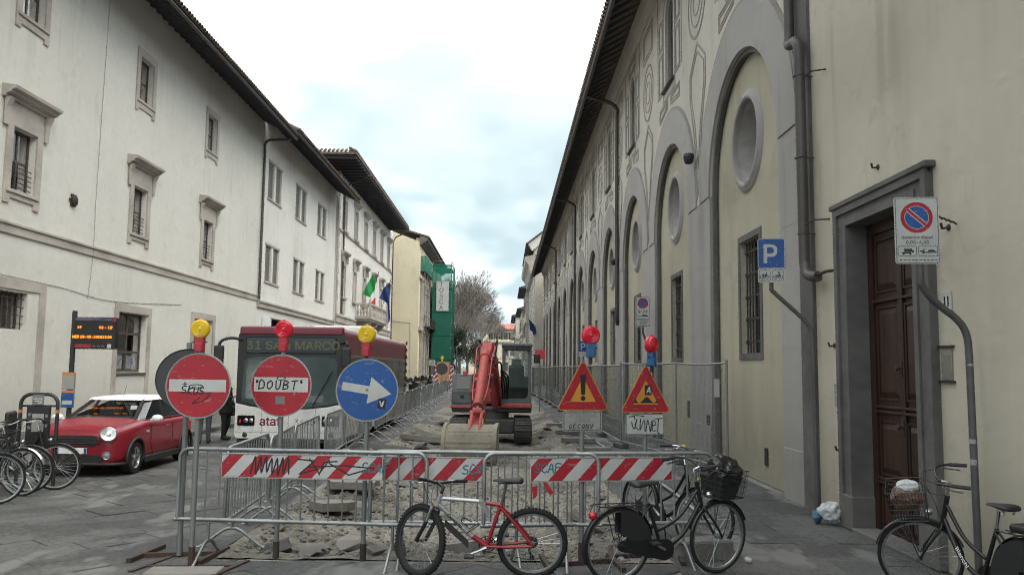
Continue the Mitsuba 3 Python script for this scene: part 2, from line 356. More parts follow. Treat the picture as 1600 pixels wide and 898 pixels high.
# paving slabs: diagonal on the road, square to the wall on the right pavement
SLAB = []
def slabs(holder, region, ang, L, W, lim, gap=.008, zt=0., tilt=.006, seed=1):
    r = random.Random(seed); ca, sa = math.cos(ang), math.sin(ang)
    x0, y0, x1, y1 = region.bounds; cx, cy = (x0 + x1) / 2, (y0 + y1) / 2; R = math.hypot(x1 - x0, y1 - y0) / 2
    out = []; v = -R
    while v < R:
        w = W * r.uniform(.85, 1.15); u = -R - r.random() * L
        while u < R:
            l = L * r.uniform(.7, 1.35)
            P = Polygon([(cx + a*ca - b*sa, cy + a*sa + b*ca) for a, b in ((u+gap/2, v+gap/2), (u+l-gap/2, v+gap/2), (u+l-gap/2, v+w-gap/2), (u+gap/2, v+w-gap/2))])
            Q = P.intersection(region)
            if Q.area > .015:
                for g in polys(Q):
                    if g.geom_type == 'Polygon' and g.area > .01: out.append((g, r.gauss(0, .0025), r.gauss(0, tilt), r.gauss(0, tilt), r.randrange(3)))
            u += l
        v += w
    out.sort(key=lambda q: math.hypot(q[0].centroid.x, q[0].centroid.y) + (500 if q[0].centroid.y < 6.9 else 0))
    far = [[], [], []]
    for k, (g, dz, tx, ty, c) in enumerate(out):
        g = g.simplify(.002); ring = np.array(g.exterior.coords)[:-1]
        if not g.exterior.is_ccw: ring = ring[::-1]
        inner = np.array(g.buffer(-.008, join_style=2).exterior.coords)[:-1] if g.buffer(-.008, join_style=2).geom_type == 'Polygon' and not g.buffer(-.008, join_style=2).is_empty else ring
        n = len(ring); c0 = ring.mean(0)
        if len(inner) != n: inner = c0 + (ring - c0) * .97
        else:
            d = ((inner[None] - ring[:, None]) ** 2).sum(-1).argmin(1); inner = inner[d]
        zz = lambda q, h: zt + dz + h + (q[:, 0] - c0[0]) * tx + (q[:, 1] - c0[1]) * ty
        vv = np.vstack([np.c_[ring, zz(ring, -.05)], np.c_[ring, zz(ring, -.006)], np.c_[inner, zz(inner, 0)], [[c0[0], c0[1], zt + dz]]])
        ff = []
        for i in range(n):
            j = (i + 1) % n
            ff += [[i, j, n+j], [i, n+j, n+i], [n+i, n+j, 2*n+j], [n+i, 2*n+j, 2*n+i], [2*n+i, 2*n+j, 3*n]]
        m = TM(vv, ff)
        if k < lim: piece(holder, 'paving_slab', m, 'slab_%d' % c)
        else: far[c].append(m)
    for c in range(3):
        if far[c]: piece(holder, 'distant_paving', cat(*far[c]), 'slab_%d' % c, kind='stuff')
slabs('road', unary_union([sbox(-8.55, -3, -3.0, 60), sbox(-3.0, -3, 1.74, 8.62)]), math.radians(48), .95, .52, 240, seed=3)
slabs('right_pavement', sbox(1.98, -3.0, 4.39, 60), math.radians(90), .95, .55, 150, seed=5)
slabs('left_pavement', sbox(-12.9, 10, -8.74, 50), math.radians(90), 1.0, .6, 60, zt=.118, seed=6)
for k in range(70):
    y = -4 + k * 1.35
    piece('left_pavement', 'kerb_stone', rbox(-8.72, -8.55, y, y + 1.33, -.3, .125, .012), 'slab_%d' % (k % 3))
for k in range(69):
    y = -3 + k * 1.25; dx = rng.gauss(0, .012)
    piece('right_pavement', 'kerb_stone', xf(rbox(1.74 + dx, 1.97 + dx, y, y + 1.235, -.35, .006, .014), tr(0, 0, rng.gauss(0, .004))), 'slab_%d' % ((k * 7) % 3))
# ================================================================ generic building parts
def eave(t, s, xw, zw, xo, zo, y0, y1, step, tiles, xr, zr, soff='soffit', raft='rafter_wood', tile_step=.24, gutter=True):
    """s = +1 when the eave sticks out towards +x; wall at xw, edge at xo, ridge at xr"""
    d = np.array([xo - xw, zo - zw]); L = np.hypot(*d); d /= L; nrm = np.array([-d[1], d[0]]) * (1 if s > 0 else -1)
    if nrm[1] < 0: nrm = -nrm
    pq = lambda a, b: np.array([xw, zw]) + d * a + nrm * b
    poly = lambda a0, a1, b0, b1: Polygon([tuple(pq(a0, b0)), tuple(pq(a1, b0)), tuple(pq(a1, b1)), tuple(pq(a0, b1))])
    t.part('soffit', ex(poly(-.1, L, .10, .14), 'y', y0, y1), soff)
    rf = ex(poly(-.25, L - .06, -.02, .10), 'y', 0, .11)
    base = shape(rf, raft)
    n = int((y1 - y0 - .2) / step)
    for k in range(n + 1):
        if k < 230: t.part('rafter', base, raft, M=tr(0, y0 + .05 + k * step, 0))
    t.part('fascia', ex(poly(L - .005, L + .03, .03, .15), 'y', y0, y1), raft)
    ridge = np.array([xr, zr]); e0 = pq(L + .08, .15); e1 = pq(L + .08, .19)
    t.part('roof', ex(Polygon([tuple(e0), tuple(ridge), tuple(ridge + [0, .05]), tuple(e1)]), 'y', y0, y1), 'roof_tile')
    # half-round tiles along the edge
    sl = ridge - e1; sl /= np.linalg.norm(sl)
    up = np.array([-sl[1], sl[0]]); up = up if up[1] > 0 else -up
    def tile(l0, l1, y):
        g = np.linspace(0, PI, 6); v = []
        for l, r in ((l0, .105), (l1, .085)):
            o = e1 + sl * l + up * .0
            for a in g: q = o + up * (r * math.sin(a)); v.append([q[0], y + r * math.cos(a), q[1]])
        for l, r in ((l0, .09), (l1, .07)):
            o = e1 + sl * l
            for a in g: q = o + up * (r * math.sin(a)); v.append([q[0], y + r * math.cos(a), q[1]])
        f = []
        for i in range(5): f += [[i, i+1, i+7], [i, i+7, i+6], [12+i, 12+i+7, 12+i+1], [12+i, 12+i+6, 12+i+7], [i, 12+i, 12+i+1], [i, 12+i+1, i+1]]
        return TM(v, f)
    tb = shape(tile(-.06, .40, 0), 'roof_tile'); tb2 = shape(tile(.33, .8, 0), 'roof_tile')
    k, y = 0, y0 + .12
    rest = []
    while y < y1 - .1:
        if k < tiles:
            t.part('roof_tile', tb, 'roof_tile', M=tr(0, y, rng.uniform(-.008, .012)))
        else: rest.append(tile(-.06, .40, y))
        rest.append(tile(.36, .85, y)); rest.append(tile(.80, 1.3, y))
        k += 1; y += tile_step
    if rest: t.part('tile_rows', cat(*rest), 'roof_tile', kind='stuff')
    if gutter:
        g = np.linspace(PI, 2 * PI, 7); c = pq(L + .09, .03)
        o = [(c[0] + .075*math.cos(a), c[1] + .075*math.sin(a)) for a in g] + [(c[0] + .06*math.cos(a), c[1] + .06*math.sin(a)) for a in g[::-1]]
        t.part('gutter', ex(Polygon(o), 'y', y0, y1), 'pipe_metal')
def glazed(t, par, ax, pl, a0, a1, z0, z1, s, nx=2, nz=3, frame='window_frame', pane='glass', fw=.06, curtain=None):
    """casement in the plane x=pl (ax 'x') or y=pl: frame with bars, panes; s = outward direction; returns the frame key"""
    w = sbox(a0, z0, a1, z1); hs = []
    cw, ch = (a1 - a0 - fw) / nx, (z1 - z0 - fw) / nz
    for i in range(nx):
        for j in range(nz):
            b = fw if True else 0
            hs.append(sbox(a0 + fw + i * cw, z0 + fw + j * ch, a0 + (i + 1) * cw, z0 + (j + 1) * ch))
    fk = t.part('frame', ex(w.difference(unary_union(hs)), ax, pl - .025, pl + .025), frame, parent=par)
    for h in hs:
        t.part('pane', ex(h.buffer(.004), ax, pl - .003, pl + .003) if pane != 'glass' else ex_sheet(h.buffer(.004), ax, pl), pane, parent=par)
    return fk
def ex_sheet(poly, ax, p):
    x0, y0, x1, y1 = poly.bounds; q = [(x0, y0), (x1, y0), (x1, y1), (x0, y1)]
    return TM([(p, a, b) if ax == 'x' else (a, p, b) for a, b in q], [[0, 1, 2], [0, 2, 3]])
def room(t, x0, x1, y0, y1, z0, z1, s=1):
    """dark closed room behind windows"""
    pass
XL = -12.9
# ================================================================ house A: long plastered house on the left
hA = Thing('plastered_house', 'long off-white plastered house at the left with corniced windows and a deep dark eave', 'house')
A0, A1 = 4.0, 42.95
op = []
WA = [(14.95, 1), (21.8, 1), (28.85, 1), (35.5, 1), (8.1, 1)]
for c, _ in WA:
    op += [sbox(c - .55, 6.42, c + .55, 8.08), sbox(c - .55, 11.12, c + .55, 12.68)]
op += [sbox(20.5, 2.82, 22.45, 3.80), sbox(27.75, 1.66, 29.95, 3.68), sbox(34.4, .12, 36.6, 3.86)]
wl = sbox(A0, 0, A1, 14.9).difference(unary_union(op))
hA.part('wall', ex(wl, 'x', XL, XL - .45), 'plaster_house')
hA.part('side_wall', cat(box(XL - 14, XL - .45, A0, A0 + .4, 0, 14.9), box(XL - 14, XL - .45, A1 - .4, A1 - .003, 0, 14.9), box(XL - 14.3, XL - 14, A0, A1, 0, 14.9)), 'plaster_house')
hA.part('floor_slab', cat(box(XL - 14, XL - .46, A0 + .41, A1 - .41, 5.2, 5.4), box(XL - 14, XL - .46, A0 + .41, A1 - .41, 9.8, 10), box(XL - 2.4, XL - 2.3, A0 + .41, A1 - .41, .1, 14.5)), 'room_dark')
hA.part('string_course', cat(box(XL + .003, XL + .055, A0, A1, 5.27, 5.50), box(XL + .003, XL + .10, A0, A1, 5.50, 5.56)), 'stone_trim')
for c, _ in WA:
    # upper window, plain stone frame with ears
    w = hA.part('upper_window', ex(sbox(c - .78, 10.72, c + .78, 12.95).difference(sbox(c - .5501, 11.12, c + .5501, 12.68)).difference(sbox(c - .55, 10.5, c + .55, 10.84)), 'x', XL + .002, XL + .045), 'stone_trim')
    glazed(hA, w, 'x', XL - .2, c - .55, c + .55, 11.12, 12.68, 1, 2, 2)
    hA.part('sill', rbox(XL + .005, XL + .09, c - .72, c + .72, 11.03, 11.12, .008), 'stone_trim', parent=w)
    hA.part('curtain', box(XL - .42, XL - .40, c - .53, c + (.53 if c < 25 else .1), 11.14, 12.6), 'curtain', parent=w)
    # lower window with cornice on brackets
    w = hA.part('lower_window', ex(sbox(c - .82, 6.05, c + .82, 8.42).difference(sbox(c - .5501, 6.42, c + .5501, 8.08)).difference(sbox(c - .55, 5.9, c + .55, 6.20)), 'x', XL + .002, XL + .05), 'stone_trim')
    glazed(hA, w, 'x', XL - .2, c - .55, c + .55, 6.42, 8.08, 1, 2, 2)
    hA.part('sill', rbox(XL + .005, XL + .10, c - .74, c + .74, 6.33, 6.42, .008), 'stone_trim', parent=w)
    hA.part('frieze', box(XL + .002, XL + .035, c - .82, c + .82, 8.423, 8.72), 'stone_trim', parent=w)
    prof = Polygon([(XL, 8.72), (XL + .10, 8.72), (XL + .12, 8.78), (XL + .24, 8.82), (XL + .26, 8.88), (XL + .36, 8.91), (XL + .38, 8.99), (XL, 9.04)])
    hA.part('cornice', ex(prof, 'y', c - 1.12, c + 1.12), 'stone_trim', parent=w)
    for sy in (-1, 1):
        hA.part('bracket', ex(Polygon([(XL + .04, 8.02), (XL + .08, 8.02), (XL + .10, 8.5), (XL + .2, 8.72), (XL + .04, 8.72)]), 'y', c + sy * .93 - .09, c + sy * .93 + .09), 'stone_trim', parent=w)
    for q in range(5):
        hA.part('guard_bar', tube([(XL - .07, c - .55, 6.55 + q * .13), (XL - .07, c + .55, 6.55 + q * .13)], .012, 6), 'grille_iron', parent=w)
# barred ground window in a blocked portal frame
w = hA.part('barred_window', cat(box(XL + .002, XL + .04, 18.2, 23.28, 3.86, 4.12), box(XL + .002, XL + .04, 22.98, 23.28, .12, 3.857)), 'stone_trim')
glazed(hA, w, 'x', XL - .3, 20.5, 22.45, 2.82, 3.8, 1, 3, 1)
for q in range(9): hA.part('bar', tube([(XL - .1, 20.6 + q * .215, 2.82), (XL - .1, 20.6 + q * .215, 3.8)], .013, 6), 'rust_steel', parent=w)
for q in range(4): hA.part('bar', tube([(XL - .1, 20.5, 2.98 + q * .22), (XL - .1, 22.45, 2.98 + q * .22)], .012, 6), 'rust_steel', parent=w)
# ground window with six panes
fr = sbox(27.45, .12, 30.25, 3.95).difference(sbox(27.7, .1, 30.0, 3.69))
w = hA.part('shop_window', ex(fr, 'x', XL + .002, XL + .045), 'stone_trim')
glazed(hA, w, 'x', XL - .22, 27.75, 29.95, 1.66, 3.68, 1, 2, 3, fw=.09)
hA.part('sill', rbox(XL - .02, XL + .06, 27.72, 29.98, 1.58, 1.66, .01), 'stone_grey', parent=w)
hA.part('poster', cat(box(XL - .27, XL - .265, 27.95, 28.75, 1.78, 2.28), box(XL - .27, XL - .265, 29.0, 29.75, 1.78, 2.28)), 'paper_grey', parent=w, label='pale scribbled posters behind the lowest panes')
sc = []
for k in range(26):
    y = rng.choice([rng.uniform(28, 28.65), rng.uniform(29.05, 29.65)]); z = rng.uniform(1.85, 2.15); p = [(y, z)]
    for q in range(4): p.append((p[-1][0] + rng.uniform(-.12, .12), p[-1][1] + rng.uniform(-.12, .12)))
    sc.append(p)
hA.part('poster_scribble', ex(strokes(sc, .02), 'x', XL - .264, XL - .262), 'sign_blue', parent=w)
# doorway with stone frame
w = hA.part('doorway', ex(sbox(34.1, .12, 36.9, 4.12).difference(sbox(34.4, .1, 36.6, 3.86)), 'x', XL + .002, XL + .05), 'stone_trim')
hA.part('door_leaf', cat(box(XL - .32, XL - .26, 34.4, 36.6, .12, 3.86), *[box(XL - .262, XL - .235, 34.55 + i * 1.05, 35.4 + i * 1.05, z, z + .95) for i in (0, 1) for z in (.35, 1.5, 2.65)]), 'shutter_dark', parent=w)
hA.part('wall_anchor', cat(*[lathe([(0, 0), (.07, .02), (.16, .05), (.17, .09), (.06, .14), (0, .15)], 12, 'x', (XL, y, z)) for y, z in ((24.4, 6.75),)], *[box(XL, XL + .05, 24.36 + .16*math.cos(a), 24.44 + .16*math.cos(a), 6.71 + .16*math.sin(a), 6.79 + .16*math.sin(a)) for a in np.arange(6)*PI/3]), 'rust_steel', label='rusty round wall anchor between two cornices')
hA.part('cable', tube([(XL + .02, 25.9, 14.2), (XL + .02, 25.8, 10.), (XL + .02, 25.75, 7.), (XL + .06, 25.7, 5.6), (XL + .06, 25.7, 5.2), (XL + .02, 25.6, 3.9)], .005, 5), 'grille_iron')
hA.part('cable', tube(bez([(XL + .02, 20, 4.2), (XL + .02, 24, 4.12), (XL + .02, 27.3, 3.98), (XL + .02, 33, 4.3)], 6), .007, 5), 'grille_iron')
eave(hA, 1, XL, 14.75, -11.32, 13.92, A0, A1 + .3, .55, 150, -20, 18.4)
# ================================================================ house B: white house with paired windows
hB = Thing('white_house', 'white house with paired grey-shuttered windows between the off-white house and the balcony palace', 'house')
B0, B1 = 42.98, 62.0
op, WB = [], []
for c in (45.55, 51.45, 57.35):
    for z0, z1 in ((10.95, 12.95), (6.45, 8.40)):
        for s_ in (-1, 1): op.append(sbox(c + s_*.75 - .58, z0, c + s_*.75 + .58, z1))
        WB.append((c, z0, z1))
op.append(sbox(45.6, .12, 49.2, 4.55))
hB.part('wall', ex(sbox(B0, 0, B1, 15.2).difference(unary_union(op)), 'x', XL - .02, XL - .4), 'plaster_white')
hB.part('side_wall', cat(box(XL - 14, XL - .4, B1 - .4, B1 - .003, 0, 15.2), box(XL - 1.5, XL - 1.4, B0, B1 - .41, 0, 15)), 'plaster_white')
hB.part('string_course', cat(box(XL - .017, XL + .10, B0, B1, 4.98, 5.22), box(XL - .017, XL + .16, B0, B1, 5.22, 5.32)), 'stone_trim')
for c, z0, z1 in WB:
    w = hB.part('paired_window', cat(box(XL - .017, XL + .05, c - 1.4, c + 1.4, z0 - .10, z0 - .003), box(XL - .015, XL + .012, c - 1.42, c + 1.42, z1 + .003, z1 + .12)), 'stone_trim')
    for s_ in (-1, 1):
        y = c + s_ * .75
        hB.part('shutter', cat(*[box(XL - .16, XL - .12, y + q - .282, y + q + .282, z0 + .003, z1 - .003) for q in (-.29, .29)],
                *[xf(box(-.018, .018, y + q - .22, y + q + .22, -.004, .004), tr(XL - .115, 0, z0 + .12 + i * (z1 - z0 - .2) / 24) @ rot('y', 35)) for q in (-.29, .29) for i in range(24)]), 'shutter_grey', parent=w)
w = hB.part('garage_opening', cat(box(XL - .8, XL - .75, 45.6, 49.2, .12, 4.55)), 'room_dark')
hB.part('open_shutter', box(XL + .0, XL + .06, 44.0, 45.55, .9, 4.5), 'curtain', parent=w)
eave(hB, 1, XL - .02, 15.15, -11.32, 14.32, B0 + .32, B1 + .2, .62, 10, -20, 18.6, tile_step=.26)
def downpipe(t, pts, r=.055, clips=(), bsdf='pipe_metal', n=10):
    k = t.part('downpipe', tube(pts, r, n), bsdf, smooth=40)
    for x, y, z, dx in clips:
        t.part('pipe_clip', cat(torus(r + .008, .009, 14, 5, 'z', (x, y, z)), tube([(x, y, z), (x + dx, y, z)], .01, 5)), bsdf, parent=k)
downpipe(hA, bez([(-11.4, 42.9, 13.85), (-11.7, 42.92, 13.75), (-12.5, 42.94, 13.75), (-12.79, 42.95, 13.55), (-12.79, 42.95, 13.2)], 4).tolist() + [(-12.79, 42.95, 5.35)], .07, [(-12.79, 42.95, z, -.1) for z in (12.5, 10.2, 7.9, 5.9)])
# ================================================================ house C: palace with balcony
hC = Thing('balcony_palace', 'tall white palace with pedimented windows, stone balcony and a wide overhanging hip roof', 'palace')
C0, C1 = 62.6, 92.9
cx = [65.3 + 4.9 * k for k in range(6)]
op = [sbox(c - .62, 12.72, c + .62, 15.0) for c in cx] + [sbox(c - .62, 7.3 if 70 < c < 84 else 7.45, c + .62, 9.85) for c in cx] + [sbox(c - .6, 3.2, c + .6, 4.1).union(Point(c, 4.1).buffer(.6)) for c in cx]
hC.part('wall', ex(sbox(C0, 0, C1, 17.9).difference(unary_union(op)), 'x', XL, XL - .45), 'plaster_white')
hC.part('side_wall', cat(box(XL - 12, XL - .45, C0, C0 + .4, 0, 17.9), box(XL - 12, XL - .45, C1 - .4, C1 - .003, 0, 17.9), box(XL - 2, XL - 1.9, C0 + .41, C1 - .41, 0, 17.8)), 'plaster_white')
hC.part('string_course', cat(box(XL + .003, XL + .18, C0, C1, 5.75, 5.9), box(XL + .003, XL + .10, C0, C1, 5.3, 5.75), box(XL + .003, XL + .12, C0, C1, 12.35, 12.5)), 'stone_trim')
hC.part('quoin', cat(*[box(XL + .003, XL + .06, y, y + .7 - .2 * (i % 2), 6.0 + i * .5, 6.46 + i * .5) for i in range(23) for y in (C0 + .02,)]), 'stone_trim')
for c in cx:
    for z0, z1, up in ((12.72, 15.0, 1), (7.45, 9.85, 0)):
        w = hC.part('upper_window' if up else 'lower_window', ex(sbox(c - .85, z0 - .1, c + .85, z1 + .25).difference(sbox(c - .621, z0 - .2, c + .621, z1)), 'x', XL + .002, XL + .07), 'stone_trim')
        hC.part('shutter', cat(box(XL - .2, XL - .15, c - .62, c - .02, z0, z1), box(XL - .2, XL - .15, c + .02, c + .62, z0, z1), *[box(XL - .15, XL - .135, c + q - .25, c + q + .25, z0 + .1 + i * .17, z0 + .19 + i * .17) for q in (-.32, .32) for i in range(13)]), 'shutter_grey', parent=w)
        hC.part('sill', box(XL + .003, XL + .22, c - .95, c + .95, z0 - .26, z0 - .10), 'stone_trim', parent=w)
        zt = z1 + .45 if up else z1 + .72
        if not up: hC.part('frieze', box(XL + .002, XL + .06, c - .8, c + .8, z1 + .253, zt), 'stone_trim', parent=w)
        hC.part('cornice', ex(Polygon([(XL, zt - .15 if up else zt), (XL + .12, zt), (XL + .3, zt + .12), (XL + .4, zt + .2), (XL + .42, zt + .3), (XL, zt + .38)]), 'y', c - 1.1, c + 1.1), 'stone_trim', parent=w)
        if not up:
            for s_ in (-1, 1): hC.part('bracket', box(XL + .06, XL + .25, c + s_ * .88 - .1, c + s_ * .88 + .1, zt - .5, zt - .003), 'stone_trim', parent=w)
    if not 70 < c < 82: hC.part('window_apron', box(XL + .002, XL + .08, c - .8, c + .8, 6.1, 7.1), 'stone_trim')
    hC.part('arch_trim', ex(Point(c, 4.1).buffer(.85).difference(Point(c, 4.1).buffer(.601)).intersection(sbox(c - 1, 4.1, c + 1, 6)), 'x', XL + .002, XL + .07), 'stone_trim')
b = hC.part('balcony', cat(box(XL, -11.5, 70.8, 80.7, 6.0, 6.22), box(XL, -11.6, 70.9, 80.6, 5.85, 5.997), box(XL + .1, -11.5, 70.8, 71.0, 7.18, 7.34), box(XL + .1, -11.5, 80.5, 80.7, 7.18, 7.34), box(-11.75, -11.5, 71.003, 80.497, 7.18, 7.34)), 'stone_trim')
for y in (70.9, 74.1, 77.4, 80.6): hC.part('pier', box(-11.73, -11.52, y - .18 + (.08 if y < 71 else 0), y + .18 - (.08 if y > 80 else 0), 6.223, 7.177), 'stone_trim', parent=b)
bal = lathe([(.05, 0), (.09, .04), (.05, .1), (.1, .3), (.1, .42), (.05, .6), (.05, .75), (.08, .85), (.08, .955)], 8)
bs = shape(bal, 'stone_trim', True)
for k in range(36):
    y = 71.2 + k * .265
    if min(abs(y - q) for q in (74.1, 77.4)) > .24: hC.part('baluster', bs, 'stone_trim', parent=b, M=tr(-11.625, y, 6.222))
for k in range(4): hC.part('baluster', bs, 'stone_trim', parent=b, M=tr(-12.65 + k * .26, 70.9, 6.222))
for y in (72, 75.7, 79.5): hC.part('console', ex(Polygon([(XL, 4.9), (XL + .35, 5.0), (-11.8, 5.5), (-11.65, 5.847), (XL, 5.847)]), 'y', y - .25, y + .25), 'stone_trim', parent=b)
# hip roof with wide soffit
ov = 2.1; xo = XL + ov
def hip(x0, x1, y0, y1, z, h, inset):
    r0, r1 = (x0 + x1) / 2, z + h
    return hull([(x0, y0, z), (x1, y0, z), (x1, y1, z), (x0, y1, z), (x0, y0, z + .16), (x1, y0, z + .16), (x1, y1, z + .16), (x0, y1, z + .16), (r0, y0 + inset, r1), (r0, y1 - inset, r1)])
rk = hC.part('roof', hip(XL - 14, xo, C0 - 4.4, C1 - 2.0, 17.0, 1.6, 14), 'roof_tile')
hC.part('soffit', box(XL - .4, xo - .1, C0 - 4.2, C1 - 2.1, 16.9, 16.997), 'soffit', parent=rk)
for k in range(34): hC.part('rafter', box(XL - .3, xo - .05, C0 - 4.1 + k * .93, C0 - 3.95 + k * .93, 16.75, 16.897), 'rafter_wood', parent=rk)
hC.part('tile_rows', cat(*[tube([(xo + .02, C0 - 4.3 + k * .3, 17.2), (xo - .55, C0 - 4.3 + k * .3, 17.5)], .09, 6) for k in range(107)], *[tube([(XL + ov - .2 - k * .3, C0 - 4.42, 17.2), (XL + ov - .2 - k * .3, C0 - 3.9, 17.45)], .09, 6) for k in range(25)]), 'roof_tile', parent=rk, kind='stuff')
downpipe(hC, [(xo, 64.3, 16.9), (-12.4, 64.4, 16.2), (-12.75, 64.4, 15.6), (-12.75, 64.4, 6.0)], .07)
downpipe(hC, [(xo, 90.6, 16.8), (-12.3, 91.5, 16.3), (-12.75, 92.3, 15.9), (-12.75, 92.5, .2)], .07)
# ================================================================ house D: cream house, blank side wall
hD = Thing('cream_house', 'cream house with a blank side wall facing the roadworks and a columned street front', 'house')
XD = -10.1; D0, D1 = 95.5, 128.0
op = [sbox(98.5 + k * 4.1, z, 100.2 + k * 4.1, z + h) for k in range(7) for z, h in ((13.2, 1.6), (7.9, 3.2), (2.2, 3.4))]
hD.part('wall', ex(sbox(D0 + .4, 0, D1, 16.9).difference(unary_union(op)), 'x', XD, XD - .5), 'plaster_cream')
hD.part('side_wall', ex(Polygon([(XD, 0), (XD, 16.4), (XD - 3.2, 17.6), (XD - 12, 17.6), (XD - 12, 0)]), 'y', D0, D0 + .4), 'plaster_cream')
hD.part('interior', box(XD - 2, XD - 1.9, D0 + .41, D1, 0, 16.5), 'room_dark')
hD.part('cornice', ex(Polygon([(XD, 16.0), (XD + .25, 16.1), (XD + .9, 16.6), (XD + .95, 16.85), (XD, 17.1)]), 'y', D0 - .1, D1), 'stone_grey')
hD.part('roof', ex(Polygon([(XD + 1.1, 16.88), (XD - 7, 19.2), (XD - 7, 19.4), (XD + 1.1, 17.05)]), 'y', D0 - .1, D1), 'roof_tile')
hD.part('string_course', cat(box(XD + .003, XD + .35, D0 + .1, D1, 6.2, 6.6), box(XD + .003, XD + .25, D0 + .1, D1, 12.2, 12.5)), 'stone_trim')
hD.part('side_pipe', tube([(XD - 3.4, D0 - .05, 7.2), (XD - .9, D0 - .05, 7.0), (XD - .85, D0 - .05, .2)], .035, 6), 'stone_trim')
for k in range(7):
    y = 99.35 + k * 4.1
    for z, h in ((7.9, 3.2), (2.2, 3.4)):
        w = hD.part('window', ex(sbox(y - 1.1, z - .2, y + 1.1, z + h + .3).difference(sbox(y - .85, z, y + .85, z + h)), 'x', XD + .002, XD + .12), 'stone_trim')
        hD.part('pane', box(XD - .3, XD - .28, y - .85, y + .85, z, z + h), 'black_glass', parent=w)
        hD.part('mullion', cat(box(XD - .28, XD - .22, y - .05, y + .05, z, z + h), box(XD - .279, XD - .23, y - .85, y + .85, z + h * .62, z + h * .62 + .1)), 'shutter_dark', parent=w)
        hD.part('pediment', ex(Polygon([(y - 1.3, z + h + .45), (y + 1.3, z + h + .45), (y, z + h + 1.0)]) if z > 5 else sbox(y - 1.3, z + h + .35, y + 1.3, z + h + .55), 'x', XD + .002, XD + .4), 'stone_trim', parent=w)
for k in range(8):
    y = 97.3 + k * 4.1
    for z0, z1 in ((.3, 6.2), (6.62, 12.2)):
        hD.part('half_column', lathe([(.34, z0), (.34, z0 + .2), (.26, z0 + .3), (.23, z1 - .4), (.27, z1 - .3), (.36, z1 - .12), (.36, z1)], 10, 'z', (XD + .15, y, 0)), 'stone_trim', True)
hD.part('balcony', cat(box(XD, XD + 1.1, 99, 112, 6.603, 6.8), box(XD + 1.0, XD + 1.06, 99, 112, 7.6, 7.68), *[tube([(XD + 1.03, 99.1 + k * .4, 6.8), (XD + 1.03, 99.1 + k * .4, 7.6)], .025, 5) for k in range(33)]), 'grille_iron')
# ================================================================ right arcade building
XR = 4.39; PIT = 6.66; Y1 = 15.46; NB = 13
hR = Thing('arcaded_building', 'long grey stuccoed building at the right with blind arches and round windows', 'building')
R0, R1 = 11.72, Y1 + PIT * (NB - 1) + 3.35
ri, ro, zs = 2.29, 3.17, 5.70
cy = [Y1 + PIT * k for k in range(NB)]
def arch(c, r, z0=-.1): return unary_union([sbox(c - r, z0, c + r, zs), Point(c, zs).buffer(r, quad_segs=20)])
arch_open = unary_union([arch(c, ri) for c in cy])
upwin = lambda c: unary_union([sbox(c - .55, 9.75, c + .55, 11.75), Point(c, 11.75).buffer(.55, quad_segs=10)])
hR.part('wall', ex(sbox(R0, zs, R1, 13.0).difference(unary_union([arch_open] + [upwin(c) for c in cy])), 'x', XR, XR + .17), 'plaster_upper')
hR.part('back_wall', cat(box(XR + 8, XR + 8.3, R0, R1, 0, 13), box(XR + .17, XR + 8, R1 - .4, R1, 0, 13), box(XR + .95, XR + 1.0, R0, R1 - .41, 0, 13)), 'plaster_upper')
for k in range(NB + 1):
    a = cy[k - 1] + ri if k else R0 + .5; b_ = cy[k] - ri if k < NB else R1
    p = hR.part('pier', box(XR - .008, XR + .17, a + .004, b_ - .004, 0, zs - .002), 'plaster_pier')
    for z0, z1 in ((0, 2.30), (2.306, 4.20), (4.206, zs - .002)): hR.part('block', box(XR - .013, XR - .0082, a, b_, z0, z1), 'plaster_pier', parent=p)
    hR.part('pier_base', rbox(XR - .03, XR - .010, a + .01, b_ - .01, 0, .78, .008), 'plaster_pier', parent=p)
hR.part('corner_strip', box(XR - .05, XR + .17, R0, R0 + .497, 0, 13), 'stone_grey', label='dark stone strip at the near corner')
band = shape(ex(Point(0, zs).buffer(ro, quad_segs=20).difference(Point(0, zs).buffer(ri + .001, quad_segs=20)).intersection(sbox(-4, zs + .002, 4, 10)).difference(Point(0,0).buffer(.01)), 'x', XR - .035, XR - .002), 'plaster_pier')
edge = shape(ex(Point(0, zs).buffer(ro + .09, quad_segs=20).difference(Point(0, zs).buffer(ro + .002, quad_segs=20)).intersection(sbox(-4, zs + .18, 4, 10)), 'x', XR - .02, XR - .001), 'stone_sgraffito')
mould = shape(ex(arch(0, ri - .001, 0).difference(arch(0, ri - .10, -1)), 'x', XR + .05, XR + .13), 'stone_grey')
panelp = arch(0, ri + .1, 0)
GR = sbox(-.78, 2.28, .52, 4.42)
GR = sbox(-.62, 2.28, .62, 4.42)
panelp = panelp.difference(Point(0, 6.3).buffer(.80, quad_segs=16)).difference(GR)
panel = shape(ex(panelp, 'x', XR + .171, XR + .6), 'plaster_yellow')
def ell_ring(r, w): return affinity.scale(Point(0, 6.3).buffer(r + w, quad_segs=16), 1, 1).difference(Point(0, 6.3).buffer(r, quad_segs=16))
oc1 = shape(cat(ex(ell_ring(.80, .18), 'x', XR + .10, XR + .169), ex(ell_ring(.90, .05), 'x', XR + .07, XR + .099)), 'stone_trim')
oc1 = shape(lathe([(.80, XR + .30), (.78, XR + .12), (.83, XR + .085), (.88, XR + .10), (.90, XR + .125), (.96, XR + .135), (.985, XR + .172)], 40, 'x', (0, 0, 6.3)), 'plaster_pier', True)
oc2 = shape(lathe([(.80, XR + .18), (.62, XR + .55)], 36, 'x', (0, 0, 6.3)), 'plaster_pier')
oc3 = shape(cat(ex(Point(0, 6.3).buffer(.66), 'x', XR + .55, XR + .57)), 'black_glass')
